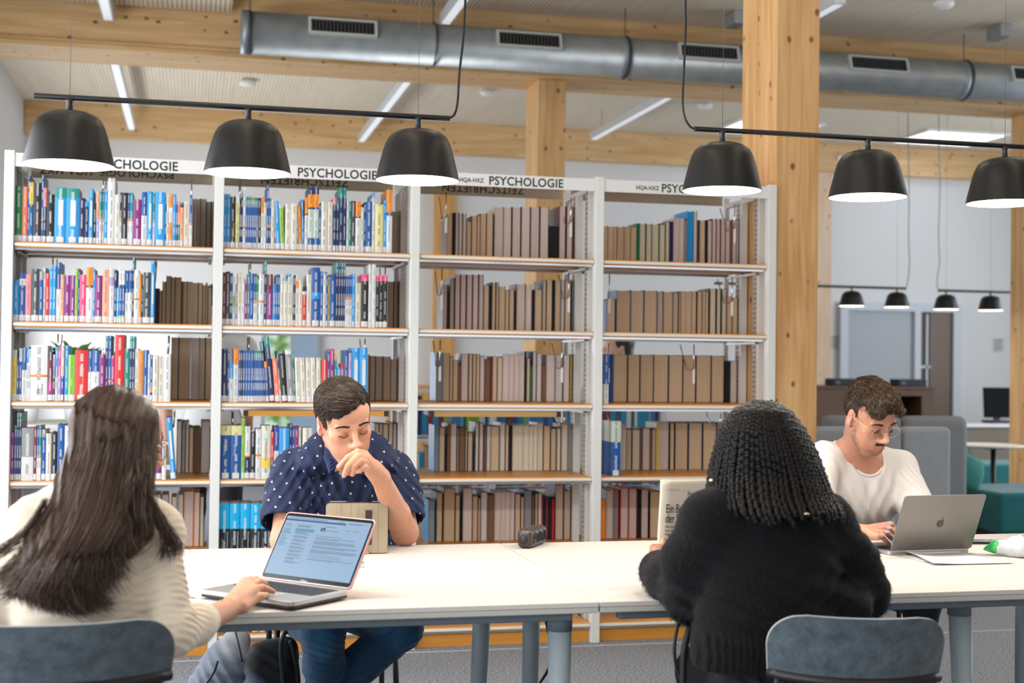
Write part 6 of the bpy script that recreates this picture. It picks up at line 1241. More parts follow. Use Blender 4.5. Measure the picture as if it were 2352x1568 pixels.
# collar leaves and buttons
for nm, pts, th in (('collar', [PT(752, 1010, 4.385), PT(746, 1050, 4.32), PT(757, 1083, 4.255), PT(781, 1062, 4.26), PT(768, 1030, 4.33)], 0), ('collar', [PT(846, 1012, 4.40), PT(852, 1045, 4.34), PT(842, 1090, 4.27), PT(822, 1082, 4.27), PT(838, 1050, 4.34)], 0)):
    vv = Vol(np.min(pts, 0)-.03, np.max(pts, 0)+.03, .0025)
    for i in range(5): vv.cap(pts[i], pts[(i+1) % 5], .0042, None, .006)
    cen = np.mean(pts, 0)
    for i in range(5):
        for t in (.25, .5, .75): vv.cap(lerp(pts[i], cen, t), lerp(pts[(i+1) % 5], cen, t), .0042, None, .006)
    vol_obj(vv, nm, NAVY, shirt, 1, [], NV2)
for (x, y) in ((791, 1102), (806, 1158)):
    p = PT(x, y, 4.30); k = np.argmin(np.linalg.norm(V_[:, [0, 2]]-p[[0, 2]], axis=1)+np.where(V_[:, 1] > 4.5, 9, 0)); p = V_[k]; m = MB(); m.lathe([(.0055, 0), (.0055, .002), (.004, .0028), (.0025, .0018)], n=16)
    b_ = m.build('button', plain('button_navy', '33507e', .35), shirt); b_.matrix_local = Matrix.Translation(Vector(p-np.array(pa.location))+Vector((0, -.002, .0))) @ Matrix.Rotation(PI/2, 4, 'X')

# jeans
DEN = attr_mat('dark_denim', .8, 0, .15, .3, 600, .3, noise=.28, nscale=9, stretch=(1, 1, .5)); dn = lin('17405f')
kl = PT(742, 1445, 4.30); kr = PT(922, 1442, 4.34); al = np.array((.46, 4.60, .10)); ar = np.array((.33, 4.62, .10))
v = Vol((.0, 4.1, 0), (.85, 5.05, .75), .004)
v.ell(pelv+np.array((0, .02, .03)), (.17, .14, .13), None, .05); v.chain([pelv+np.array((-.09, 0, 0)), kl], [.095, .070], .04); v.chain([pelv+np.array((.09, 0, 0)), kr], [.095, .070], .04)
v.chain([kl, lerp(kl, al, .35), al], [.070, .066, .050], .02); v.chain([kr, lerp(kr, ar, .35), ar], [.070, .066, .050], .012)
v.warp(folds([(kl+np.array((0, 0, -.02)), (.4, 0, 1), .045, .0032, .09, 0), (kr+np.array((0, 0, -.02)), (-.4, 0, 1), .045, .0032, .09, 1), (lerp(kl, al, .5), (.6, 0, 1), .07, .002, .14, 0), (lerp(kr, ar, .5), (-.6, 0, 1), .07, .002, .14, 0)]))
vol_obj(v, 'jeans', DEN, pa, 1, [(kl+np.array((0, -.06, -.08)), (.05, .06, .14), lin('2a6288'), .6), (kr+np.array((0, -.06, -.08)), (.05, .06, .14), lin('2a6288'), .6)], dn)
for p_ in (al, ar):
    v = Vol(p_+np.array((-.09, -.26, -.11)), p_+np.array((.09, .13, .1)), .004); v.chain([p_+np.array((0, .03, -.045)), p_+np.array((0, -.15, -.062))], [.045, .036], .03); v.cap(p_, p_+np.array((0, 0, -.03)), .045, .045, .02); v.cut((0, 0, .004), (0, 0, -1)); vol_obj(v, 'shoe', plain('shoe_dark', '2a2c30', .6), pa, 1)
# ---- the man in the white t-shirt with clear glasses at the right laptop
def PZ(px, py, z): return np.array(UZ(px, py, z))
pb = person((2.50, 4.85, 0), 'man in white t-shirt and clear glasses typing on the right laptop')
A2 = face_axes(25, 30, 3); C2 = PT(1997, 957, 4.42); s2 = .99
shl = PT(1893, 1052, 4.60); shr = PT(2068, 1072, 4.66); ck = PT(1978, 1050, 4.60); chest = PT(1975, 1120, 4.64); belly = PT(1962, 1230, 4.74); pel = np.array((2.46, 4.92, .52))
ell_ = PT(1872, 1205, 4.48); wrl = PZ(1975, 1224, .800); elr = PT(2108, 1195, 4.46); wrr = PT(2100, 1225, 4.22)
v = Vol((2.0, 3.95, .62), (2.95, 4.95, 1.36), .003); g2 = head_vol(v, C2, A2, s2)
v.cap(g2(0, -.03, -.055), ck+np.array((0, .02, 0)), .054, .066, .03); v.chain([shl, ck+np.array((0, .04, .0)), shr], [.05, .065, .05], .05)
v.ell(chest, (.155, .10, .15), None, .06); v.ell(belly, (.14, .10, .17), None, .06)
v.chain([shl, ell_], [.05, .043], .02); v.chain([ell_, lerp(ell_, wrl, .35), wrl], [.043, .042, .029], .02); v.chain([shr, elr], [.05, .043], .02); v.chain([elr, lerp(elr, wrr, .35), wrr], [.043, .042, .029], .02)
# right hand on the keys
kk = [PZ(2035, 1206, .808), PZ(2030, 1215, .806), PZ(2024, 1224, .802), PZ(2015, 1232, .795)]; tips = [PZ(2056, 1214, .772), PZ(2055, 1226, .772), PZ(2051, 1238, .770), PZ(2041, 1248, .768)]
for k in kk: v.cap(lerp(wrl, k, .2), k, .021, .0122, .014)
for k, t in zip(kk, tips):
    m1 = lerp(k, t, .45)+np.array((0, 0, .010)); m2 = lerp(k, t, .78)+np.array((0, 0, .004)); v.chain([k, m1, m2, t], [.0118, .0100, .0090, .0075], .003)
v.chain([lerp(wrl, kk[0], .3)+np.array((.01, .01, -.012)), lerp(kk[0], tips[0], .2)+np.array((.02, .02, -.02)), lerp(kk[0], tips[0], .8)+np.array((.02, .005, -.008))], [.018, .012, .008], .006)
hw = wrr
for j in range(4): b0 = hw+np.array((-.03+.02*j, -.065, .004)); v.cap(hw, b0, .024, .012, .012); finger(v, b0, [(-.1, -1, .12), (0, -1, -.25), (0, -.8, -.6)], [.035, .024, .018], .009)
finger(v, hw+np.array((-.03, -.02, 0)), [(-.6, -.8, 0), (-.3, -1, 0)], [.035, .025], .011)
SK2 = (.48, .235, .155); ST = (.20, .125, .09); pn = head_paint(C2, A2, s2, (.50, .17, .13), None)
for q in (-1, 1):
    for (x, y, z, r, a_) in ((.066, .010, -.035, (.02, .02, .045), .55), (.052, .035, -.075, (.026, .03, .026), .6), (.030, .062, -.098, (.028, .03, .022), .6), (.046, .055, -.055, (.020, .03, .03), .28)): pn.append(((g2(q*x, y, z), A2), np.array(r), ST, a_*.55))
pn += [((g2(0, .07, -.102), A2), np.array((.03, .03, .022)), ST, .5), ((g2(0, .098, -.0465), A2), np.array((.027, .02, .0062)), (.06, .032, .02), .9), (g2(0, .05, -.11), (.05, .04, .03), (.42, .22, .16), .4)]
vol_obj(v, 'body', SKIN, pb, 1, pn, SK2)
brow_mesh('eyebrows', g2, A2, s2, (.05, .028, .018), pb, HAIR, n=120, z=.024); lash_mesh(g2, s2, pb, HAIR, (.04, .022, .015))
rnd = np.random.RandomState(9); mst = []
for i in range(220): x = rnd.uniform(-.025, .025); p = np.array((x, .1085-abs(x)*.40, -.0455-abs(x)*.16+rnd.uniform(-.004, .004))); mst.append([g2(*p), g2(*(p+(x*.06, .0015, -.002))), g2(*(p+(x*.16, .0018, -.005)))])
tubes_mesh('moustache', mst, np.array([.0006, .0005, .0002]), HAIR, pb, 3, hair_cols(220, (.05, .028, .018), .4))
stb = []
for i in range(1100):
    q = rnd.choice((-1, 1)); t = rnd.rand(); c = lerp((q*.069, .006, -.012), (q*.052, .03, -.078), min(1, t*2)) if t < .5 else lerp((q*.052, .03, -.078), (q*.006, .088, -.100), t*2-1); p = np.array(c)+rnd.normal(size=3)*np.array((.004, .009, .011)); w0 = g2(*p)
    for _ in range(4): w0 = w0-(gradD(v, w0[None])*(sampD(v, w0[None])-.0001)[:, None])[0]
    gd = gradD(v, w0[None])[0]; w1 = w0+gd*.0010+A2@np.array((0, .0004, -.0022)); stb.append([w0-gd*.0004, lerp(w0, w1, .5)+gd*.0004, w1])
tubes_mesh('stubble', stb, np.array([.00022, .0002, .0001]), HAIR, pb, 3, hair_cols(len(stb), (.06, .035, .024), .4))
# hair: short sides, tousled curls on top
v = Vol(C2-.17, C2+.17, .0025); G = lambda x, y, z: g2(x, y, z)
v.ell(G(0, -.022, .034), (.079, .100, .088), A2, 0); v.ell(G(0, .00, .088), (.070, .090, .042), A2, .02)
rnd = np.random.RandomState(5)
for i in range(46):
    a, b_ = rnd.uniform(-1, 1), rnd.uniform(-.8, 1.12); v.ell(G(a*.055, b_*.075, .112-.018*a*a-.026*max(0, b_)**2+rnd.uniform(-.006, .006)), np.array((.019, .021, .015))*rnd.uniform(.8, 1.15), A2, .006)
v.ell(G(0, .128, -.012), (.088, .076, .088), A2, .01, 's'); v.ell(G(0, .02, -.115), (.12, .115, .088), A2, .015, 's')
for q in (-1, 1): v.ell(G(q*.085, -.006, -.006), (.020, .024, .036), A2, .006, 's')
hd = vol_obj(v, 'hair', HAIR, pb, 1, [], (.028, .018, .012)); HV = np.array([x.co[:] for x in hd.data.vertices])+np.array(pb.location)
def flow2(L_):
    x, y, z = L_[:, 0], L_[:, 1], L_[:, 2]; d = np.stack([.25+0*x, .8+0*x, -.1+0*x], 1); sd = z < .07; d[sd] = (.0, .15, -1); return d
top = lambda L_: L_[:, 2] > .075; side = lambda L_: L_[:, 2] <= .085
a_ = vol_strands(v, HV, C2, A2, 3600, 9, .0062, flow2, lambda t: .0005+.009*t, 3, .35, .55, keep=top)
tubes_mesh('hair_strands', a_, np.array([.0004, .0008, .0009, .0009, .0009, .0008, .0007, .0005, .0002]), HAIR, hd, 3, hair_cols(len(a_), (.040, .024, .015), .45, 2, (.20, .12, .07), .16))
a_ = vol_strands(v, HV, C2, A2, 2600, 5, .0035, flow2, lambda t: .0003+.0016*t, 4, .2, 0, keep=side)
tubes_mesh('hair_strands', a_, np.array([.0004, .0006, .0006, .0005, .0002]), HAIR, hd, 3, hair_cols(len(a_), (.042, .027, .019), .35))
# glasses
e = MB(); CLR = plain('clear_acetate', 'efe6dc', .12, trans=.75, ior=1.4); LENS = plain('lens_glass', 'ffffff', .02, trans=1, ior=1.02, alpha=.35)
def gl(g, A, s, name, mat, par, temple_mat, cat_eye=False, zc=-.002, yc=.104):
    m = MB()
    for q in (-1, 1):
        pts = []
        for i in range(24):
            a = i*2*PI/24; rx, rz = .0262, .0225
            if cat_eye and math.sin(a) > 0: rx, rz = .026, .022
            x = q*.0325+rx*math.cos(a)*.98; z = zc+rz*math.sin(a); y = yc-.10*abs(x)**1.25
            pts.append(g(x, y, z))
        m.tube(pts, .0016*s, 6, closed=True)
    m.tube([g(-.0095, yc-.001, zc+.004), g(0, yc+.002, zc+.007), g(.0095, yc-.001, zc+.004)], .0016*s, 6)
    m.v = [tuple(np.array(p)-wloc(par)) for p in m.v]; fr = m.build(name, mat, par)
    for q in (-1, 1):
        m = MB(); m.tube([g(q*.056, yc-.014, zc+.009), g(q*.068, yc-.035, zc+.009), g(q*.0795, .02, zc+.012), g(q*.0815, -.012, zc+.014)], .0017*s, 6); m.v = [tuple(np.array(p)-wloc(par)) for p in m.v]; m.build('temple', temple_mat, fr)
        m = MB(); c = g(q*.0325, yc-.10*.0325**1.25-.0002, zc); pts = [g(q*.0325+.0252*math.cos(i*2*PI/24), yc-.10*abs(q*.0325+.0252*math.cos(i*2*PI/24))**1.25, zc+.0215*math.sin(i*2*PI/24)) for i in range(24)]
        m.face(pts); m.v = [tuple(np.array(p)-wloc(par)) for p in m.v]; m.build('lens', LENS, fr)
    return fr
gl(g2, A2, s2, 'glasses', CLR, pb, plain('temple_gold', 'c9ab7c', .3, .3))
# t-shirt
TEE = attr_mat('white_jersey', .85, 0, .1, .2, 900, .3)
v = Vol((1.98, 4.1, .56), (3.0, 5.1, 1.24), .0034)
v.chain([shl, ck+np.array((0, .05, -.02)), shr], [.060, .070, .060], .05); v.ell(chest, (.172, .112, .16), None, .06); v.ell(belly, (.160, .115, .21), None, .07)
v.cap(ck+np.array((-.03, .02, -.02)), ck+np.array((.03, .02, -.02)), .068, .068, .03)
t1 = lerp(shl, ell_, .68); t2 = lerp(shr, elr, .74)+np.array((.012, 0, 0)); v.chain([shl, t1], [.057, .066], .03); v.chain([shr, t2], [.057, .068], .03)
v.warp(folds([(lerp(shr, t2, .55), (.85, 0, .35), .045, .0022, .10, 0), (chest+np.array((.06, -.1, -.03)), (1, 0, -.25), .09, .0022, .12, .7), (chest+np.array((-.05, -.1, 0)), (1, 0, .35), .10, .0024, .13, 2), (belly+np.array((0, -.1, .08)), (1, 0, .6), .10, .0030, .16, .3), (shl, (.6, 0, .8), .06, .0025, .08, 1)]))
d1, d2 = nrm(ell_-shl), nrm(elr-shr); hem(v, t1+d1*.03, d1, .055); hem(v, t2+d2*.03, d2, .057)
v.cap(g2(0, -.03, -.05), ck+np.array((.004, -.050, -.004)), .064, .064, .008, 's'); ring = []
for i in range(40):
    a = i*2*PI/40; p = ck+np.array((.086*math.cos(a)+.004, .015+.078*math.sin(a), .004+.048*math.sin(a)))
    for _ in range(4): p = p-(gradD(v, p[None])*(sampD(v, p[None])-.001)[:, None])[0]
    ring.append(p)
ring = np.array(ring)
for _ in range(4): ring = (np.roll(ring, 1, 0)+ring*2+np.roll(ring, -1, 0))/4
ring = ring-gradD(v, ring)*(sampD(v, ring)-.002)[:, None]*.7
ts = vol_obj(v, 't_shirt', TEE, pb, 3, [], lin('dad6d2'))
m = MB(); m.tube(ring-wloc(ts), .0062, 8, closed=True, col=lin('dcd8d4')); m.build('neckband', TEE, ts)
# trousers and shoes under the table
v = Vol((2.1, 4.2, 0), (2.85, 5.2, .72), .006); v.ell(pel, (.17, .14, .12), None, .05)
for q in (-1, 1):
    kn_ = np.array((2.46+.12*q, 4.42, .50)); an = np.array((2.46+.12*q, 4.50, .1)); v.chain([pel+np.array((.09*q, 0, 0)), kn_], [.09, .065], .04); v.chain([kn_, an], [.065, .048], .02)
vol_obj(v, 'trousers', plain('trousers_dark', '26282e', .8, bump=.2, bscale=500), pb, 1)
for q in (-1, 1):
    p_ = np.array((2.46+.12*q, 4.50, .1)); v = Vol(p_+np.array((-.09, -.26, -.11)), p_+np.array((.09, .13, .1)), .005); v.chain([p_+np.array((0, .03, -.045)), p_+np.array((0, -.15, -.062))], [.045, .036], .03); v.cap(p_, p_+np.array((0, 0, -.03)), .045, .045, .02); v.cut((0, 0, .004), (0, 0, -1)); vol_obj(v, 'shoe', plain('shoe_dark', '2a2c30', .6), pb, 1)
def curtain(ys, Lx, Rx, Yc, B, svals, rad, yend, steps, ystart=0, wob=.0, seed=1):
    # strands hanging round a head: s across (-1 left .. 1 right), rad 0..1 how far out in depth
    rnd = np.random.RandomState(seed); n = len(svals); out = np.zeros((n, steps, 3)); ys = np.array(ys, float)
    for i in range(n):
        s_ = svals[i]; ph = rnd.rand()*6; y0 = ystart if np.isscalar(ystart) else ystart[i]
        for k in range(steps):
            y = ys[0]+y0+(yend[i]-ys[0]-y0)*k/(steps-1); L_ = np.interp(y, ys, Lx); R_ = np.interp(y, ys, Rx); yc = np.interp(y, ys, Yc); b_ = np.interp(y, ys, B)
            s2_ = s_+wob*math.sin(ph+k*9/steps)*(k/steps); c = math.sqrt(max(0, 1-min(1, s2_*s2_)))
            cen = PT((L_+R_)/2, y, yc); d = math.hypot(cen[0], cen[1]); ex, ey = cen[1]/d, cen[0]/d; hw_ = (R_-L_)/2/F_PX*(cen[1]*math.cos(YAW)+cen[0]*math.sin(YAW))
            a_, f_ = s2_*hw_*rad[i]**.5, -b_*c*rad[i]; out[i, k] = cen+np.array((a_*ex+f_*ey, -a_*ey+f_*ex, 0))
    return out
def smooth_paths(P, it=2):
    for _ in range(it): P[:, 1:-1] = (P[:, :-2]+2*P[:, 1:-1]+P[:, 2:])/4
    return P
# ---- woman with long brown hair, back to the viewer, at the open laptop
pc = person((-.15, 2.95, 0), 'woman with long brown hair and beige top typing on the left laptop')
A3 = face_axes(132, 14, 0); C3 = PT(272, 1014, 3.07); s3 = .92
sl = PT(78, 1205, 3.02); sr = PT(352, 1215, 3.03); ck = PT(240, 1145, 3.03); ch = PT(215, 1260, 3.04); be = PT(195, 1400, 3.0); pe = np.array((-.20, 2.93, .50))
er = PT(398, 1455, 2.93); wr = PT(527, 1398, 3.22); elx = PT(-20, 1420, 3.02); wlx = PT(60, 1400, 3.34)
v = Vol((-.62, 2.7, .55), (.38, 3.6, 1.32), .003); g3 = head_vol(v, C3, A3, s3)
v.cap(g3(0, -.03, -.055), ck, .048, .055, .03); v.chain([sl, lerp(sl, sr, .5)+np.array((0, 0, .03)), sr], [.043, .06, .043], .05); v.ell(ch, (.135, .085, .14), None, .06); v.ell(be, (.125, .085, .15), None, .06)
v.chain([sr, er], [.042, .036], .02); v.chain([er, lerp(er, wr, .35), wr], [.036, .035, .0235], .015); v.chain([sl, elx], [.042, .036], .02); v.chain([elx, wlx], [.036, .025], .02)
kk = [PT(588, 1352, 3.335), PT(580, 1345, 3.365), PT(572, 1338, 3.39), PT(562, 1334, 3.41)]
for k in kk: v.cap(lerp(wr, k, .18), k, .0195, .0110, .014)
v.chain([kk[0], PT(603, 1349, 3.35), PT(616, 1354, 3.36), PT(628, 1358, 3.365)], [.0105, .0092, .0083, .0066], .003)
v.chain([kk[1], PT(596, 1335, 3.385), PT(608, 1340, 3.40), PT(612, 1348, 3.405)], [.0105, .0092, .0083, .0066], .003)
v.chain([kk[2], PT(588, 1330, 3.41), PT(598, 1336, 3.43), PT(601, 1343, 3.435)], [.0103, .0090, .0080, .0064], .003)
v.chain([kk[3], PT(576, 1330, 3.43), PT(585, 1336, 3.45), PT(588, 1342, 3.455)], [.0098, .0084, .0075, .0060], .003)
v.chain([lerp(wr, kk[0], .3)+np.array((.01, -.012, -.008)), PT(580, 1377, 3.31), PT(600, 1370, 3.32), PT(612, 1366, 3.33)], [.017, .0115, .0095, .0075], .006)
hw = wlx
for j in range(4): b0 = hw+np.array((.01+.018*j, .055, .004)); v.cap(hw, b0, .022, .011, .012); finger(v, b0, [(.1, 1, .12), (0, 1, -.25), (0, .8, -.6)], [.033, .022, .018], .0085)
finger(v, hw+np.array((.03, .01, 0)), [(.7, .6, 0), (.3, 1, 0)], [.035, .024], .010)
SK3 = (.58, .31, .21); pn = head_paint(C3, A3, s3, (.52, .17, .14), None)
for t_ in kk: pn.append((t_, .015, (.62, .27, .18), .5))
vol_obj(v, 'body', SKIN, pc, 1, pn, SK3)
gl(g3, A3, s3, 'glasses', plain('gold_frame', 'c8a86a', .3, .8), pc, plain('temple_gold2', 'd0b27a', .3, .8), True)
brow_mesh('eyebrows', g3, A3, s3, (.05, .03, .02), pc, HAIR, n=80); lash_mesh(g3, s3, pc, HAIR, (.04, .022, .015))
# bracelet
m = MB(); ax_ = nrm(kk[1]-er); c_ = lerp(wr, er, .05); u_ = nrm(np.cross(ax_, (0, 0, 1))); w_ = np.cross(u_, ax_)
m.tube([c_-wloc(pc)+u_*.0285*math.cos(a)+w_*.0270*math.sin(a) for a in [i*2*PI/32 for i in range(32)]], .0007, 5, closed=True)
pd = c_-wloc(pc)-np.array(list(_fw))*.0262+w_*.008; m.M = Matrix.Translation(Vector(pd)) @ Vector(-_fw).to_track_quat('Z', 'Y').to_matrix().to_4x4(); m.lathe([(.0048, 0), (.0048, .0012), (.0015, .0014)], n=16)
o = m.build('bracelet', plain('gold', 'e0b45c', .22, 1), pc); o['label'] = 'thin gold bracelet with a small disc'
# top
BEI = attr_mat('beige_knit', .85, 0, .15, .25, 1100, .3)
v = Vol((-.66, 2.68, .50), (.42, 3.4, 1.12), .0032)
v.chain([sl, lerp(sl, sr, .5)+np.array((0, .01, .03)), sr], [.054, .068, .054], .05); v.ell(ch, (.152, .098, .15), None, .06); v.ell(be, (.150, .10, .19), None, .07)
cu = lerp(er, wr, .50); v.chain([sr, er], [.051, .046], .025); v.chain([er, lerp(er, cu, .7), cu], [.046, .044, .040], .02); v.chain([sl, elx], [.052, .046], .025); v.chain([elx, lerp(elx, wlx, .45)], [.046, .041], .02)
v.ell(lerp(sr, er, .05), (.062, .058, .05), None, .03)
au = nrm(er-sr)
v.warp(folds([(lerp(sr, er, .35), au+np.array((.25, 0, 0)), .032, .0026, .09, 0), (lerp(sr, er, .75), au+np.array((-.2, 0, 0)), .029, .0030, .09, 1.2), (er, nrm(er-sr)+np.array((-.5, 0, 0)), .031, .0024, .07, 0),
              (ch+np.array((.05, -.1, -.02)), (-.35, 0, 1), .085, .0028, .13, 0), (be+np.array((.06, -.1, .04)), (-.4, 0, 1), .075, .0028, .13, 1), (sr+np.array((-.07, -.05, .0)), (.5, 0, .9), .05, .003, .09, 1), (sl+np.array((0, 0, -.05)), (.3, 0, 1), .05, .004, .1, 0)]))
aw = nrm(wr-cu); v.cap(cu+aw*.024, cu+aw*.12, .038, .040, .003, 's'); al_ = nrm(wlx-elx); q_ = lerp(elx, wlx, .45); v.cap(q_+al_*.024, q_+al_*.12, .039, .041, .003, 's')
vol_obj(v, 'top', BEI, pc, 2, [], lin('d9cbb8'))
# trousers, feet
v = Vol((-.45, 2.6, 0), (.2, 3.75, .72), .006); v.ell(pe, (.165, .13, .12), None, .05)
for q in (-1, 1):
    kn_ = np.array((-.26+.09*q, 3.42, .52)); an = np.array((-.26+.09*q, 3.44, .1)); v.chain([pe+np.array((.08*q, 0, 0)), kn_], [.085, .06], .04); v.chain([kn_, an], [.06, .045], .02)
vol_obj(v, 'trousers', plain('trousers_blue', '2c3a52', .8, bump=.2, bscale=500), pc, 1)
for q in (-1, 1):
    p_ = np.array((-.26+.09*q, 3.44, .1)); v = Vol(p_+np.array((-.09, -.13, -.11)), p_+np.array((.09, .26, .1)), .005); v.chain([p_+np.array((0, -.03, -.045)), p_+np.array((0, .15, -.062))], [.043, .034], .03); v.cap(p_, p_+np.array((0, 0, -.03)), .043, .043, .02); v.cut((0, 0, .004), (0, 0, -1)); vol_obj(v, 'shoe', plain('shoe_pale', 'cfcfcf', .6), pc, 1)
# long hair: a combed mass plus fine strands
ys = [903, 925, 960, 1010, 1060, 1110, 1160, 1210, 1260, 1310, 1350, 1400]
Lx = [262, 222, 196, 174, 152, 130, 112, 92, 70, 48, 60, 110]; Rx = [275, 320, 350, 358, 352, 347, 340, 310, 268, 250, 240, 234]
Yc = [3.06, 3.06, 3.07, 3.08, 3.08, 3.06, 3.04, 3.0, 2.97, 2.96, 2.96, 2.96]; B = [.03, .07, .11, .13, .14, .15, .17, .175, .165, .145, .125, .11]
rnd = np.random.RandomState(12)
v = Vol((-.60, 2.72, .72), (.10, 3.24, 1.30), .004)
def vrot(p):
    d = np.array((p[0], p[1], 0.)); d /= np.linalg.norm(d); return np.array([[d[1], -d[0], 0], [d[0], d[1], 0], [0, 0, 1.]]).T
yy = np.linspace(960, 1345, 24)
for y in yy:
    L_, R_, yc, b_ = [np.interp(y, ys, q) for q in (Lx, Rx, Yc, B)]
    cen = PT((L_+R_)/2, y, yc-.01*0); hw_ = (R_-L_)/2/1055*.90; f_ = 1 if y < 1180 else .55
    cy_ = cen+np.array((0, -(1-f_)*b_*.62, 0)); v.ell(cy_, (hw_, b_*.86*f_, .030), vrot(cen), .03)
hm = v
v.ell(g3(0, -.018, .036), np.array((.084, .106, .094))*s3, A3, .02)
v.ell(g3(0, .135, -.045), np.array((.064, .062, .104))*s3, A3, .01, 's')
v.warp(lambda X, Y, Z: (.0018*np.sin(X*150+3*np.sin(Z*9))+.0012*np.sin(X*340+5*np.sin(Z*7))).astype(np.float32)*np.ones_like(Y))
hd = vol_obj(v, 'hair', HAIR, pc, 2, [], (.060, .036, .027))
n = 8000; sv = rnd.uniform(-1, 1, n); sv = np.sign(sv)*np.abs(sv)**.9; rad = rnd.uniform(.90, 1.03, n)
yend = 1335+60*rnd.rand(n)-30*np.abs(sv)**2-np.where(sv > .55, rnd.rand(n)*110, 0); P = curtain(ys, Lx, Rx, Yc, B, sv, rad, yend, 22, 45+150*rnd.rand(n)**1.3, .05, 2)
# loose ends flick outwards
k = np.linspace(0, 1, 22)**6; P[:, :, 0] += (rnd.normal(size=(n, 1))*.018+.02*sv[:, None])*k; P[:, :, 1] += rnd.normal(size=(n, 1))*.006*k
lc = ((P.reshape(-1, 3)-np.array(g3(0, -.018, .036)))@A3)/(np.array((.084, .106, .094))*s3); nr = np.linalg.norm(lc, axis=1); po = (nr < 1.03); fc2 = np.where(po, 1.03/np.maximum(nr, .3), 1)
P = (np.array(g3(0, -.018, .036))+(lc*fc2[:, None]*(np.array((.084, .106, .094))*s3))@A3.T).reshape(P.shape)
for k_, f_ in enumerate((.84, .90, .95, .985)): P[:, k_] = np.array(g3(0, -.018, .036))*(1-f_)+P[:, k_]*f_
P += (rnd.normal(size=(n, 1, 3))*.0014)
fl3 = lambda L_: np.stack([L_[:, 0]*6, -.25+0*L_[:, 0], -.55+0*L_[:, 0]-.8*(L_[:, 2] < .06)], 1)
HV = np.array([x.co[:] for x in hd.data.vertices])+wloc(hd); cp = vol_strands(v, HV, C3, A3, 8000, 22, .011, fl3, lambda t: .0003+.0012*t, 3, .06, keep=lambda L_: L_[:, 2] > -.05)
tubes_mesh('hair_strands', cp, np.array([.0002]+[.0007]*17+[.0006, .0005, .0003, .0001]), HAIR, hd, 3, hair_cols(len(cp), (.075, .045, .032), .4, 5, (.22, .14, .10), .14))
cols_ = hair_cols(n, (.075, .045, .034), .45, 3, (.22, .15, .12), .18)
rr = np.concatenate([np.linspace(.0004, .0008, 5), np.full(12, .0008), np.linspace(.0008, .0002, 5)])
tubes_mesh('hair_strands', smooth_paths(P, 1), rr, HAIR, hd, 3, cols_)
def lock(ctrl, n, spread, r0=.0007, tip=.6, seed=1):
    rnd = np.random.RandomState(seed); base = np.array([list(p) for p in arc_pts([PT(*c) for c in ctrl], 6)]); m_ = len(base); out = []
    for i in range(n):
        o1 = rnd.normal(size=3)*spread; o2 = rnd.normal(size=3)*spread*tip*2; t = np.linspace(0, 1, m_)[:, None]; out.append(base+o1*(1-t)+o2*t*t+.004*np.sin(t*5+rnd.rand()*6)*rnd.normal(size=3))
    R = np.full(m_, r0); R[-4:] *= np.array([.8, .6, .4, .15]); tubes_mesh('hair_lock', out, R, HAIR, hd, 3, hair_cols(n, (.075, .045, .034), .45, seed, (.20, .13, .09), .15))
lock([(330, 1060, 2.96), (338, 1140, 2.93), (372, 1205, 2.93), (402, 1250, 2.94), (400, 1270, 2.94)], 130, .008, seed=1)
lock([(320, 1100, 2.93), (318, 1170, 2.90), (325, 1225, 2.90), (300, 1262, 2.90), (250, 1280, 2.90)], 130, .008, seed=2)
lock([(330, 1120, 2.94), (345, 1190, 2.91), (340, 1235, 2.91), (290, 1258, 2.90), (225, 1272, 2.90)], 60, .005, seed=3)
lock([(300, 1100, 2.91), (282, 1170, 2.89), (290, 1215, 2.89), (270, 1250, 2.89), (235, 1268, 2.89)], 50, .006, seed=4)
lock([(335, 1090, 2.94), (352, 1170, 2.92), (375, 1215, 2.92), (378, 1260, 2.93), (372, 1285, 2.93)], 40, .006, seed=5)
lock([(120, 1180, 2.93), (70, 1260, 2.90), (30, 1310, 2.90), (-10, 1335, 2.90)], 110, .010, seed=6)
lock([(110, 1150, 2.94), (60, 1220, 2.92), (15, 1255, 2.92), (-20, 1275, 2.92)], 60, .006, seed=7)
lock([(140, 1200, 2.9), (80, 1300, 2.88), (50, 1345, 2.88), (5, 1372, 2.88)], 80, .008, seed=8)
lock([(215, 1240, 2.87), (200, 1330, 2.86), (225, 1378, 2.86), (250, 1392, 2.86)], 120, .009, seed=9)
lock([(180, 1240, 2.87), (150, 1340, 2.86), (165, 1385, 2.86), (205, 1402, 2.86)], 140, .010, seed=10)

# ---- woman with black braids reading the newspaper, back to the viewer
pd_ = person((1.46, 3.02, 0), 'woman with black braids and fuzzy black sweater reading a newspaper')
A4 = face_axes(186, 16, 0); C4 = PT(1752, 1030, 3.13); s4 = .90
sl = PT(1632, 1195, 3.05); sr = PT(1892, 1200, 3.08); ck = PT(1758, 1140, 3.06); ch = PT(1770, 1265, 3.06); be = PT(1760, 1400, 3.02); pe = np.array((1.42, 3.02, .55))
e4 = PT(1588, 1368, 3.16); w4 = PT(1505, 1303, 3.42); er4 = PT(1975, 1360, 3.12); wr4 = PT(1900, 1330, 3.44)
DARK = (.17, .075, .045)
v = Vol((1.0, 2.7, .55), (2.0, 3.72, 1.32), .0032); g4 = head_vol(v, C4, A4, s4)
v.cap(g4(0, -.03, -.055), ck, .048, .055, .03); v.chain([sl, lerp(sl, sr, .5)+np.array((0, 0, .03)), sr], [.043, .06, .043], .05); v.ell(ch, (.13, .085, .14), None, .06); v.ell(be, (.125, .085, .15), None, .06)
v.chain([sl, e4], [.042, .036], .02); v.chain([e4, w4], [.036, .024], .015); v.chain([sr, er4], [.042, .036], .02); v.chain([er4, wr4], [.036, .024], .015)
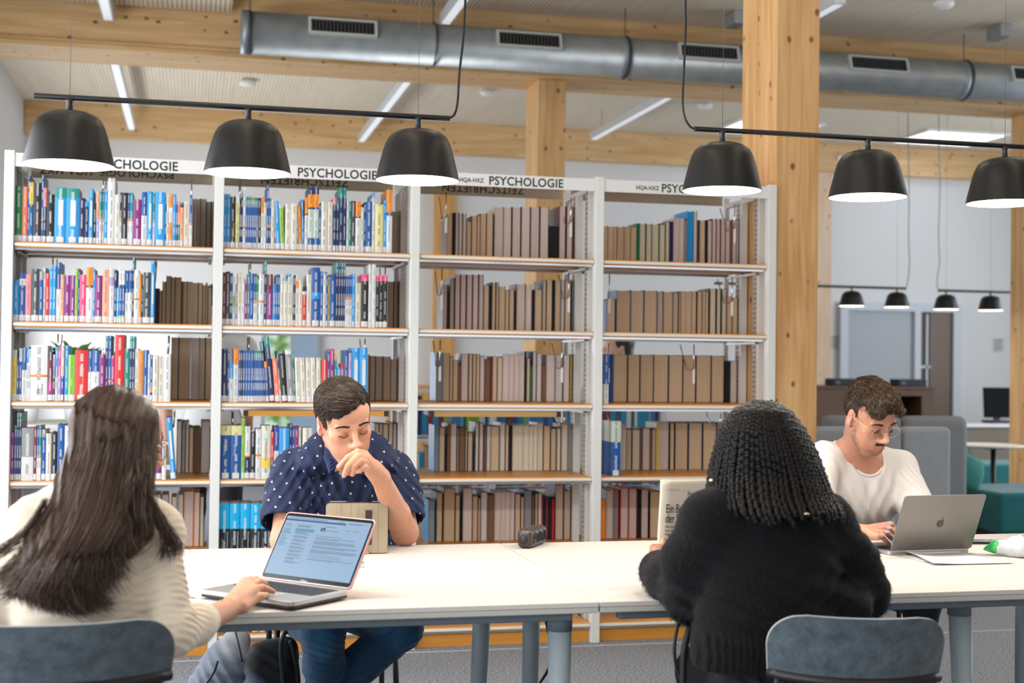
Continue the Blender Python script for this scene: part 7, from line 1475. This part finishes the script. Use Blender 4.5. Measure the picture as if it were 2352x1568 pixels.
hp = PT(1512, 1275, 3.47); v.cap(w4, hp, .024, .022, .012); v.ell(hp, (.022, .020, .030), None, .012)
for (a, b_, c_, rr_) in (((1521, 1262, 3.475), (1523, 1250, 3.478), (1524, 1240, 3.482), .0092), ((1529, 1268, 3.47), (1530, 1256, 3.474), (1529, 1246, 3.48), .0088)): v.chain([hp, PT(*a), PT(*b_), PT(*c_)], [.013, rr_, rr_*.95, rr_*.8], .004)
for k in range(4): v.chain([PT(1502, 1262+6*k, 3.49), PT(1500, 1258+7*k, 3.515), PT(1512, 1256+7*k, 3.525), PT(1524, 1257+7*k, 3.52)], [.0105, .0098, .009, .0075], .004)
for j in range(4): b0 = wr4+np.array((-.03+.018*j, .055, .004)); v.cap(wr4, b0, .022, .011, .012); finger(v, b0, [(0, 1, .12), (0, 1, -.25), (0, .8, -.6)], [.033, .022, .018], .0085)
finger(v, wr4+np.array((-.03, .01, 0)), [(-.7, .6, 0), (-.3, 1, 0)], [.035, .024], .010)
SK4 = (.42, .20, .12); vol_obj(v, 'body', SKIN, pd_, 1, head_paint(C4, A4, s4, (.3, .1, .08), None, (.4, .18, .1))+[(PT(1524, 1243, 3.478), .016, (.62, .38, .28), .6)], SK4)
m = MB(); c_ = PT(1528, 1266, 3.470)-wloc(pd_); m.tube([c_+np.array((.0112*math.cos(a), .0112*math.sin(a), .002*math.sin(a))) for a in [i*2*PI/24 for i in range(24)]], .0011, 6, closed=True); m.build('ring', plain('silver_ring', 'e8e4dc', .2, 1), pd_)
lash_mesh(g4, s4, pd_, HAIR, (.01, .008, .006)); brow_mesh('eyebrows', g4, A4, s4, (.01, .008, .006), pd_, HAIR, n=60)
# sweater
KNIT = attr_mat('black_mohair', .95, 0, .06, .8, 420, .12); KB = (.0065, .0065, .0080)
v = Vol((.96, 2.66, .50), (2.04, 3.66, 1.16), .0036)
v.chain([sl, lerp(sl, sr, .5)+np.array((0, .0, .035)), sr], [.066, .085, .066], .06); v.ell(ch, (.178, .118, .16), None, .07); v.ell(be, (.168, .118, .17), None, .07); v.cap(PT(1690, 1500, 3.0), PT(1800, 1500, 3.0), .105, .105, .06)
v.chain([sl, lerp(sl, e4, .5)+np.array((-.02, 0, -.01)), e4], [.066, .072, .064], .04); v.chain([e4, lerp(e4, w4, .55), lerp(e4, w4, .86)], [.064, .060, .056], .03)
v.chain([sr, lerp(sr, er4, .55)+np.array((.015, 0, -.01)), er4], [.066, .070, .070], .04); v.chain([er4, lerp(er4, wr4, .86)], [.068, .056], .03)
v.ell(PT(1935, 1390, 3.02), (.075, .07, .05), None, .05)
aw = nrm(w4-e4); v.cap(lerp(e4, w4, .86)+aw*.045, lerp(e4, w4, .86)+aw*.16, .046, .05, .006, 's'); aw = nrm(wr4-er4); v.cap(lerp(er4, wr4, .86)+aw*.045, lerp(er4, wr4, .86)+aw*.16, .046, .05, .006, 's')
v.warp(folds([(ch+np.array((.1, -.1, -.08)), (.6, 0, 1), .11, .004, .13, 0), (be+np.array((.12, -.08, .02)), (-.5, 0, 1), .10, .0035, .12, 1), (be+np.array((-.1, -.1, .05)), (.35, 0, 1), .1, .007, .12, .5), (e4, (.6, 0, 1), .06, .006, .1, 0), (lerp(sr, er4, .7), (-.3, 0, 1), .09, .004, .12, 1)]))
v.warp(lambda X, Y, Z: (.0022*np.sin(X*2*PI/.0145)*np.clip((.735-Z)/.03, 0, 1)).astype(np.float32)*np.ones_like(Y)); v.cut((0, 0, .628), (0, 0, -1))
sw = vol_obj(v, 'sweater', KNIT, pd_, 1, [], KB)
SV = np.array([x.co[:] for x in sw.data.vertices])+wloc(sw); rnd = np.random.RandomState(3); idx = rnd.randint(0, len(SV), 16000); P0 = SV[idx]; gg = gradD(v, P0); J = rnd.normal(size=P0.shape); J -= gg*(J*gg).sum(1, keepdims=True)
J[:, 2] -= .6; ln = rnd.uniform(.004, .012, (len(P0), 1)); fz = np.stack([P0-gg*.001, P0+gg*.25*ln+J*.35*ln, P0+gg*.40*ln+J*.9*ln], 1)
tubes_mesh('knit_fuzz', fz, np.array([.00035, .0003, .0001]), HAIR, sw, 3, hair_cols(len(P0), (.010, .0098, .0115), .5))
# trousers
v = Vol((1.1, 2.6, 0), (1.8, 3.8, .76), .006); v.ell(pe+np.array((0, .02, .0)), (.165, .13, .12), None, .05)
for q in (-1, 1):
    kn_ = np.array((1.46+.12*q, 3.42, .52)); an = np.array((1.46+.10*q, 3.40, .1)); v.chain([pe+np.array((.08*q, 0, -.02)), kn_], [.095, .065], .04); v.chain([kn_, an], [.065, .048], .02)
v.warp(folds([(pe+np.array((-.08, -.1, .02)), (1, 0, .3), .06, .006, .12, 0)])); vol_obj(v, 'trousers', plain('trousers_navy', '15161d', .85, bump=.3, bscale=500), pd_, 1)
for q in (-1, 1):
    p_ = np.array((1.46+.10*q, 3.40, .1)); v = Vol(p_+np.array((-.09, -.13, -.11)), p_+np.array((.09, .26, .1)), .005); v.chain([p_+np.array((0, -.03, -.045)), p_+np.array((0, .15, -.062))], [.043, .034], .03); v.cap(p_, p_+np.array((0, 0, -.03)), .043, .043, .02); v.cut((0, 0, .004), (0, 0, -1)); vol_obj(v, 'shoe', plain('shoe_black', '1c1c1e', .6), pd_, 1)
# braids
ys = [922, 945, 985, 1035, 1085, 1130, 1165, 1200]; Lx = [1735, 1688, 1660, 1646, 1634, 1628, 1632, 1660]; Rx = [1770, 1812, 1842, 1868, 1888, 1905, 1925, 1935]
Yc = [3.08, 3.09, 3.10, 3.10, 3.09, 3.07, 3.05, 3.04]; B = [.03, .085, .12, .135, .14, .15, .165, .165]
v = Vol((1.2, 2.84, .95), (1.75, 3.30, 1.30), .004)
for y in np.linspace(965, 1160, 14):
    L_, R_, yc, b_ = [np.interp(y, ys, q) for q in (Lx, Rx, Yc, B)]; cen = PT((L_+R_)/2, y, yc); v.ell(cen, ((R_-L_)/2/955*.88, b_*.86, .035), vrot(cen), .03)
hb = vol_obj(v, 'hair', HAIR, pd_, 1, [], (.008, .006, .006))
rnd = np.random.RandomState(21); rows_ = [(34, 1.03, 0), (30, .93, 1)]; br = []; fz = []
for nn, rd, off in rows_:
    sv = np.linspace(-.98, .98, nn)+rnd.uniform(-.012, .012, nn); sv = np.sin(sv*PI/2*.97)
    ye = np.interp(sv, [-1, -.8, -.4, 0, .5, .8, 1], [1138, 1158, 1178, 1188, 1185, 1178, 1190])+rnd.uniform(-22, 12, nn)-off*10
    br.append(curtain(ys, Lx, Rx, Yc, B, sv, np.full(nn, rd), ye, 128, rnd.uniform(0, 8, nn), .02, 5+off))
P = smooth_paths(np.concatenate(br), 2); n = len(P)
ph = rnd.rand(n, 1)*6; t = np.arange(128)[None, :]; R = .0068*(1+.17*np.sin(t*1.45+ph))*np.clip(1.12-(t/127)*.30, 0, 1); R[:, -3:] *= np.array([.8, .6, .3])
tw = np.stack([np.cos(t*.725+ph), 0*t+0*ph, np.sin(t*.725+ph)*.3], -1)*.0014; P2 = P+tw
tubes_mesh('braids', P2, R, attr_mat('braid_hair', .48, 0, 0, .9, 900, .25), hb, 8, hair_cols(n, (.0065, .0050, .0048), .35))
fl = []
for i in range(n):
    for j in range(150):
        k = rnd.randint(2, 126); d = nrm(rnd.normal(size=3)); p = P2[i, k]+d*R[i, k]*.8; q = nrm(P2[i, min(127, k+2)]-P2[i, k]); l = rnd.uniform(.003, .009)*(1.5 if k > 104 else 1); fl.append([p, p+d*l*.35+q*l*.4, p+d*l*.5+q*l])
tubes_mesh('stray_hairs', fl, np.array([.0003, .00025, .0001]), HAIR, hb, 3, hair_cols(len(fl), (.009, .007, .0065), .4))
for (px, py) in ((1831, 1011), (1818, 1070), (1856, 1029), (1681, 1113), (1824, 1175)):
    p = PT(px, py, 2.95); dd = np.linalg.norm((P2.reshape(-1, 3)-p)[:, [0, 2]], axis=1)+np.where(P2.reshape(-1, 3)[:, 1] > 3.1, 9, 0); k = int(np.argmin(dd)); i, j = divmod(k, 128); j = min(max(j, 1), 126)
    m = MB(); a, b_ = P2[i, j-1]-wloc(hb), P2[i, j+1]-wloc(hb); m.tube([a, (a+b_)/2, b_], .0082, 12, caps=False); o = m.build('hair_bead', plain('bead_gold', 'e6ddc0', .25, .9), hb)
# two passers-by far behind, glimpsed between the boards
def passerby(x, y, label, top, skin, hairc, legs, face=0, hgt=1.0, arm=None):
    e = empty('person', (x, y, 0), 0, label, 'person'); o3 = np.array((x, y, 0)); v = Vol((x-.42, y-.42, 0), (x+.42, y+.42, 1.9), .011); Q_ = lambda a, b_, c: o3+np.array((a, b_, c*hgt))
    A = np.array([[math.cos(face), -math.sin(face), 0], [math.sin(face), math.cos(face), 0], [0, 0, 1.]]); g = head_vol(v, Q_(0, 0, 1.60), A, 1.0, lids=False); v.cap(g(0, -.03, -.05), Q_(0, 0, 1.42), .052, .06, .03)
    v.chain([Q_(-.17, 0, 1.39), Q_(0, 0, 1.42), Q_(.17, 0, 1.39)], [.05, .07, .05], .05); v.ell(Q_(0, 0, 1.22), (.16, .10, .2), None, .06); v.ell(Q_(0, 0, .95), (.15, .11, .16), None, .05)
    for s_ in (-1, 1):
        h2 = Q_(*(arm if arm and s_ > 0 else (.24*s_, -.05, .84))); el = lerp(Q_(.17*s_, 0, 1.37), h2, .5)+np.array((.05*s_, .03, -.02)); v.chain([Q_(.18*s_, 0, 1.37), el, h2], [.048, .040, .028], .02)
        for j in range(4): v.cap(h2, h2+np.array((.012*(j-1.5), 0, -.09)), .02, .009, .01)
        v.cap(h2, h2+np.array((-.03*s_, -.02, -.05)), .015, .009, .01)
        v.chain([Q_(.09*s_, 0, .92), Q_(.10*s_, -.03*s_, .5), Q_(.10*s_, .03*s_, .07)], [.085, .058, .045], .03); v.cap(Q_(.10*s_, .03*s_, .045), Q_(.10*s_, .03*s_-.14, .035), .04, .034, .02)
    V_, F_ = v.mesh(); V_ = relax(V_, F_, 1); np_mesh('body', V_-o3, F_, SKIN, e, np.tile(np.array(skin), (len(V_), 1)))
    v = Vol((x-.42, y-.42, .0), (x+.42, y+.42, 1.6), .011); v.chain([Q_(-.17, 0, 1.39), Q_(0, 0, 1.41), Q_(.17, 0, 1.39)], [.062, .08, .062], .05); v.ell(Q_(0, 0, 1.22), (.18, .12, .21), None, .06); v.ell(Q_(0, 0, .98), (.165, .125, .15), None, .05)
    for s_ in (-1, 1): h2 = Q_(*(arm if arm and s_ > 0 else (.24*s_, -.05, .84))); el = lerp(Q_(.17*s_, 0, 1.37), h2, .5)+np.array((.05*s_, .03, -.02)); v.cap(Q_(.18*s_, 0, 1.37), lerp(Q_(.18*s_, 0, 1.37), el, .75), .06, .055, .03)
    vol_obj(v, 'shirt', plain('pb_top_'+top, top, .85), e, 1)
    v = Vol((x-.3, y-.3, .05), (x+.3, y+.3, 1.05), .011); v.ell(Q_(0, 0, .93), (.165, .125, .12), None, .05)
    for s_ in (-1, 1): v.chain([Q_(.09*s_, 0, .9), Q_(.10*s_, -.03*s_, .5), Q_(.10*s_, .03*s_, .1)], [.097, .068, .058], .03)
    vol_obj(v, 'trousers', plain('pb_leg_'+legs, legs, .85), e, 1)
    v = Vol(Q_(-.16, -.16, 1.42), Q_(.16, .16, 1.78), .008); v.ell(g(0, -.025, .04), (.088, .105, .098), A, .02); v.ell(g(0, -.07, -.07), (.07, .05, .10), A, .03); v.ell(g(0, .12, -.03), (.075, .07, .10), A, .02, 's'); vol_obj(v, 'hair', HAIR, e, 1, [], hairc)
passerby(.12, 7.75, 'person in white top walking behind the second bay, only torso and arm visible', 'dfe3e8', (.62, .36, .27), (.05, .035, .025), '2a2c34', 1.2, 1.02, arm=(.20, -.02, 1.02)); passerby(3.08, 9.6, 'person with dark hair passing behind the rightmost bay', '3a3436', (.6, .36, .27), (.04, .025, .018), '26262c', PI/2, .92)
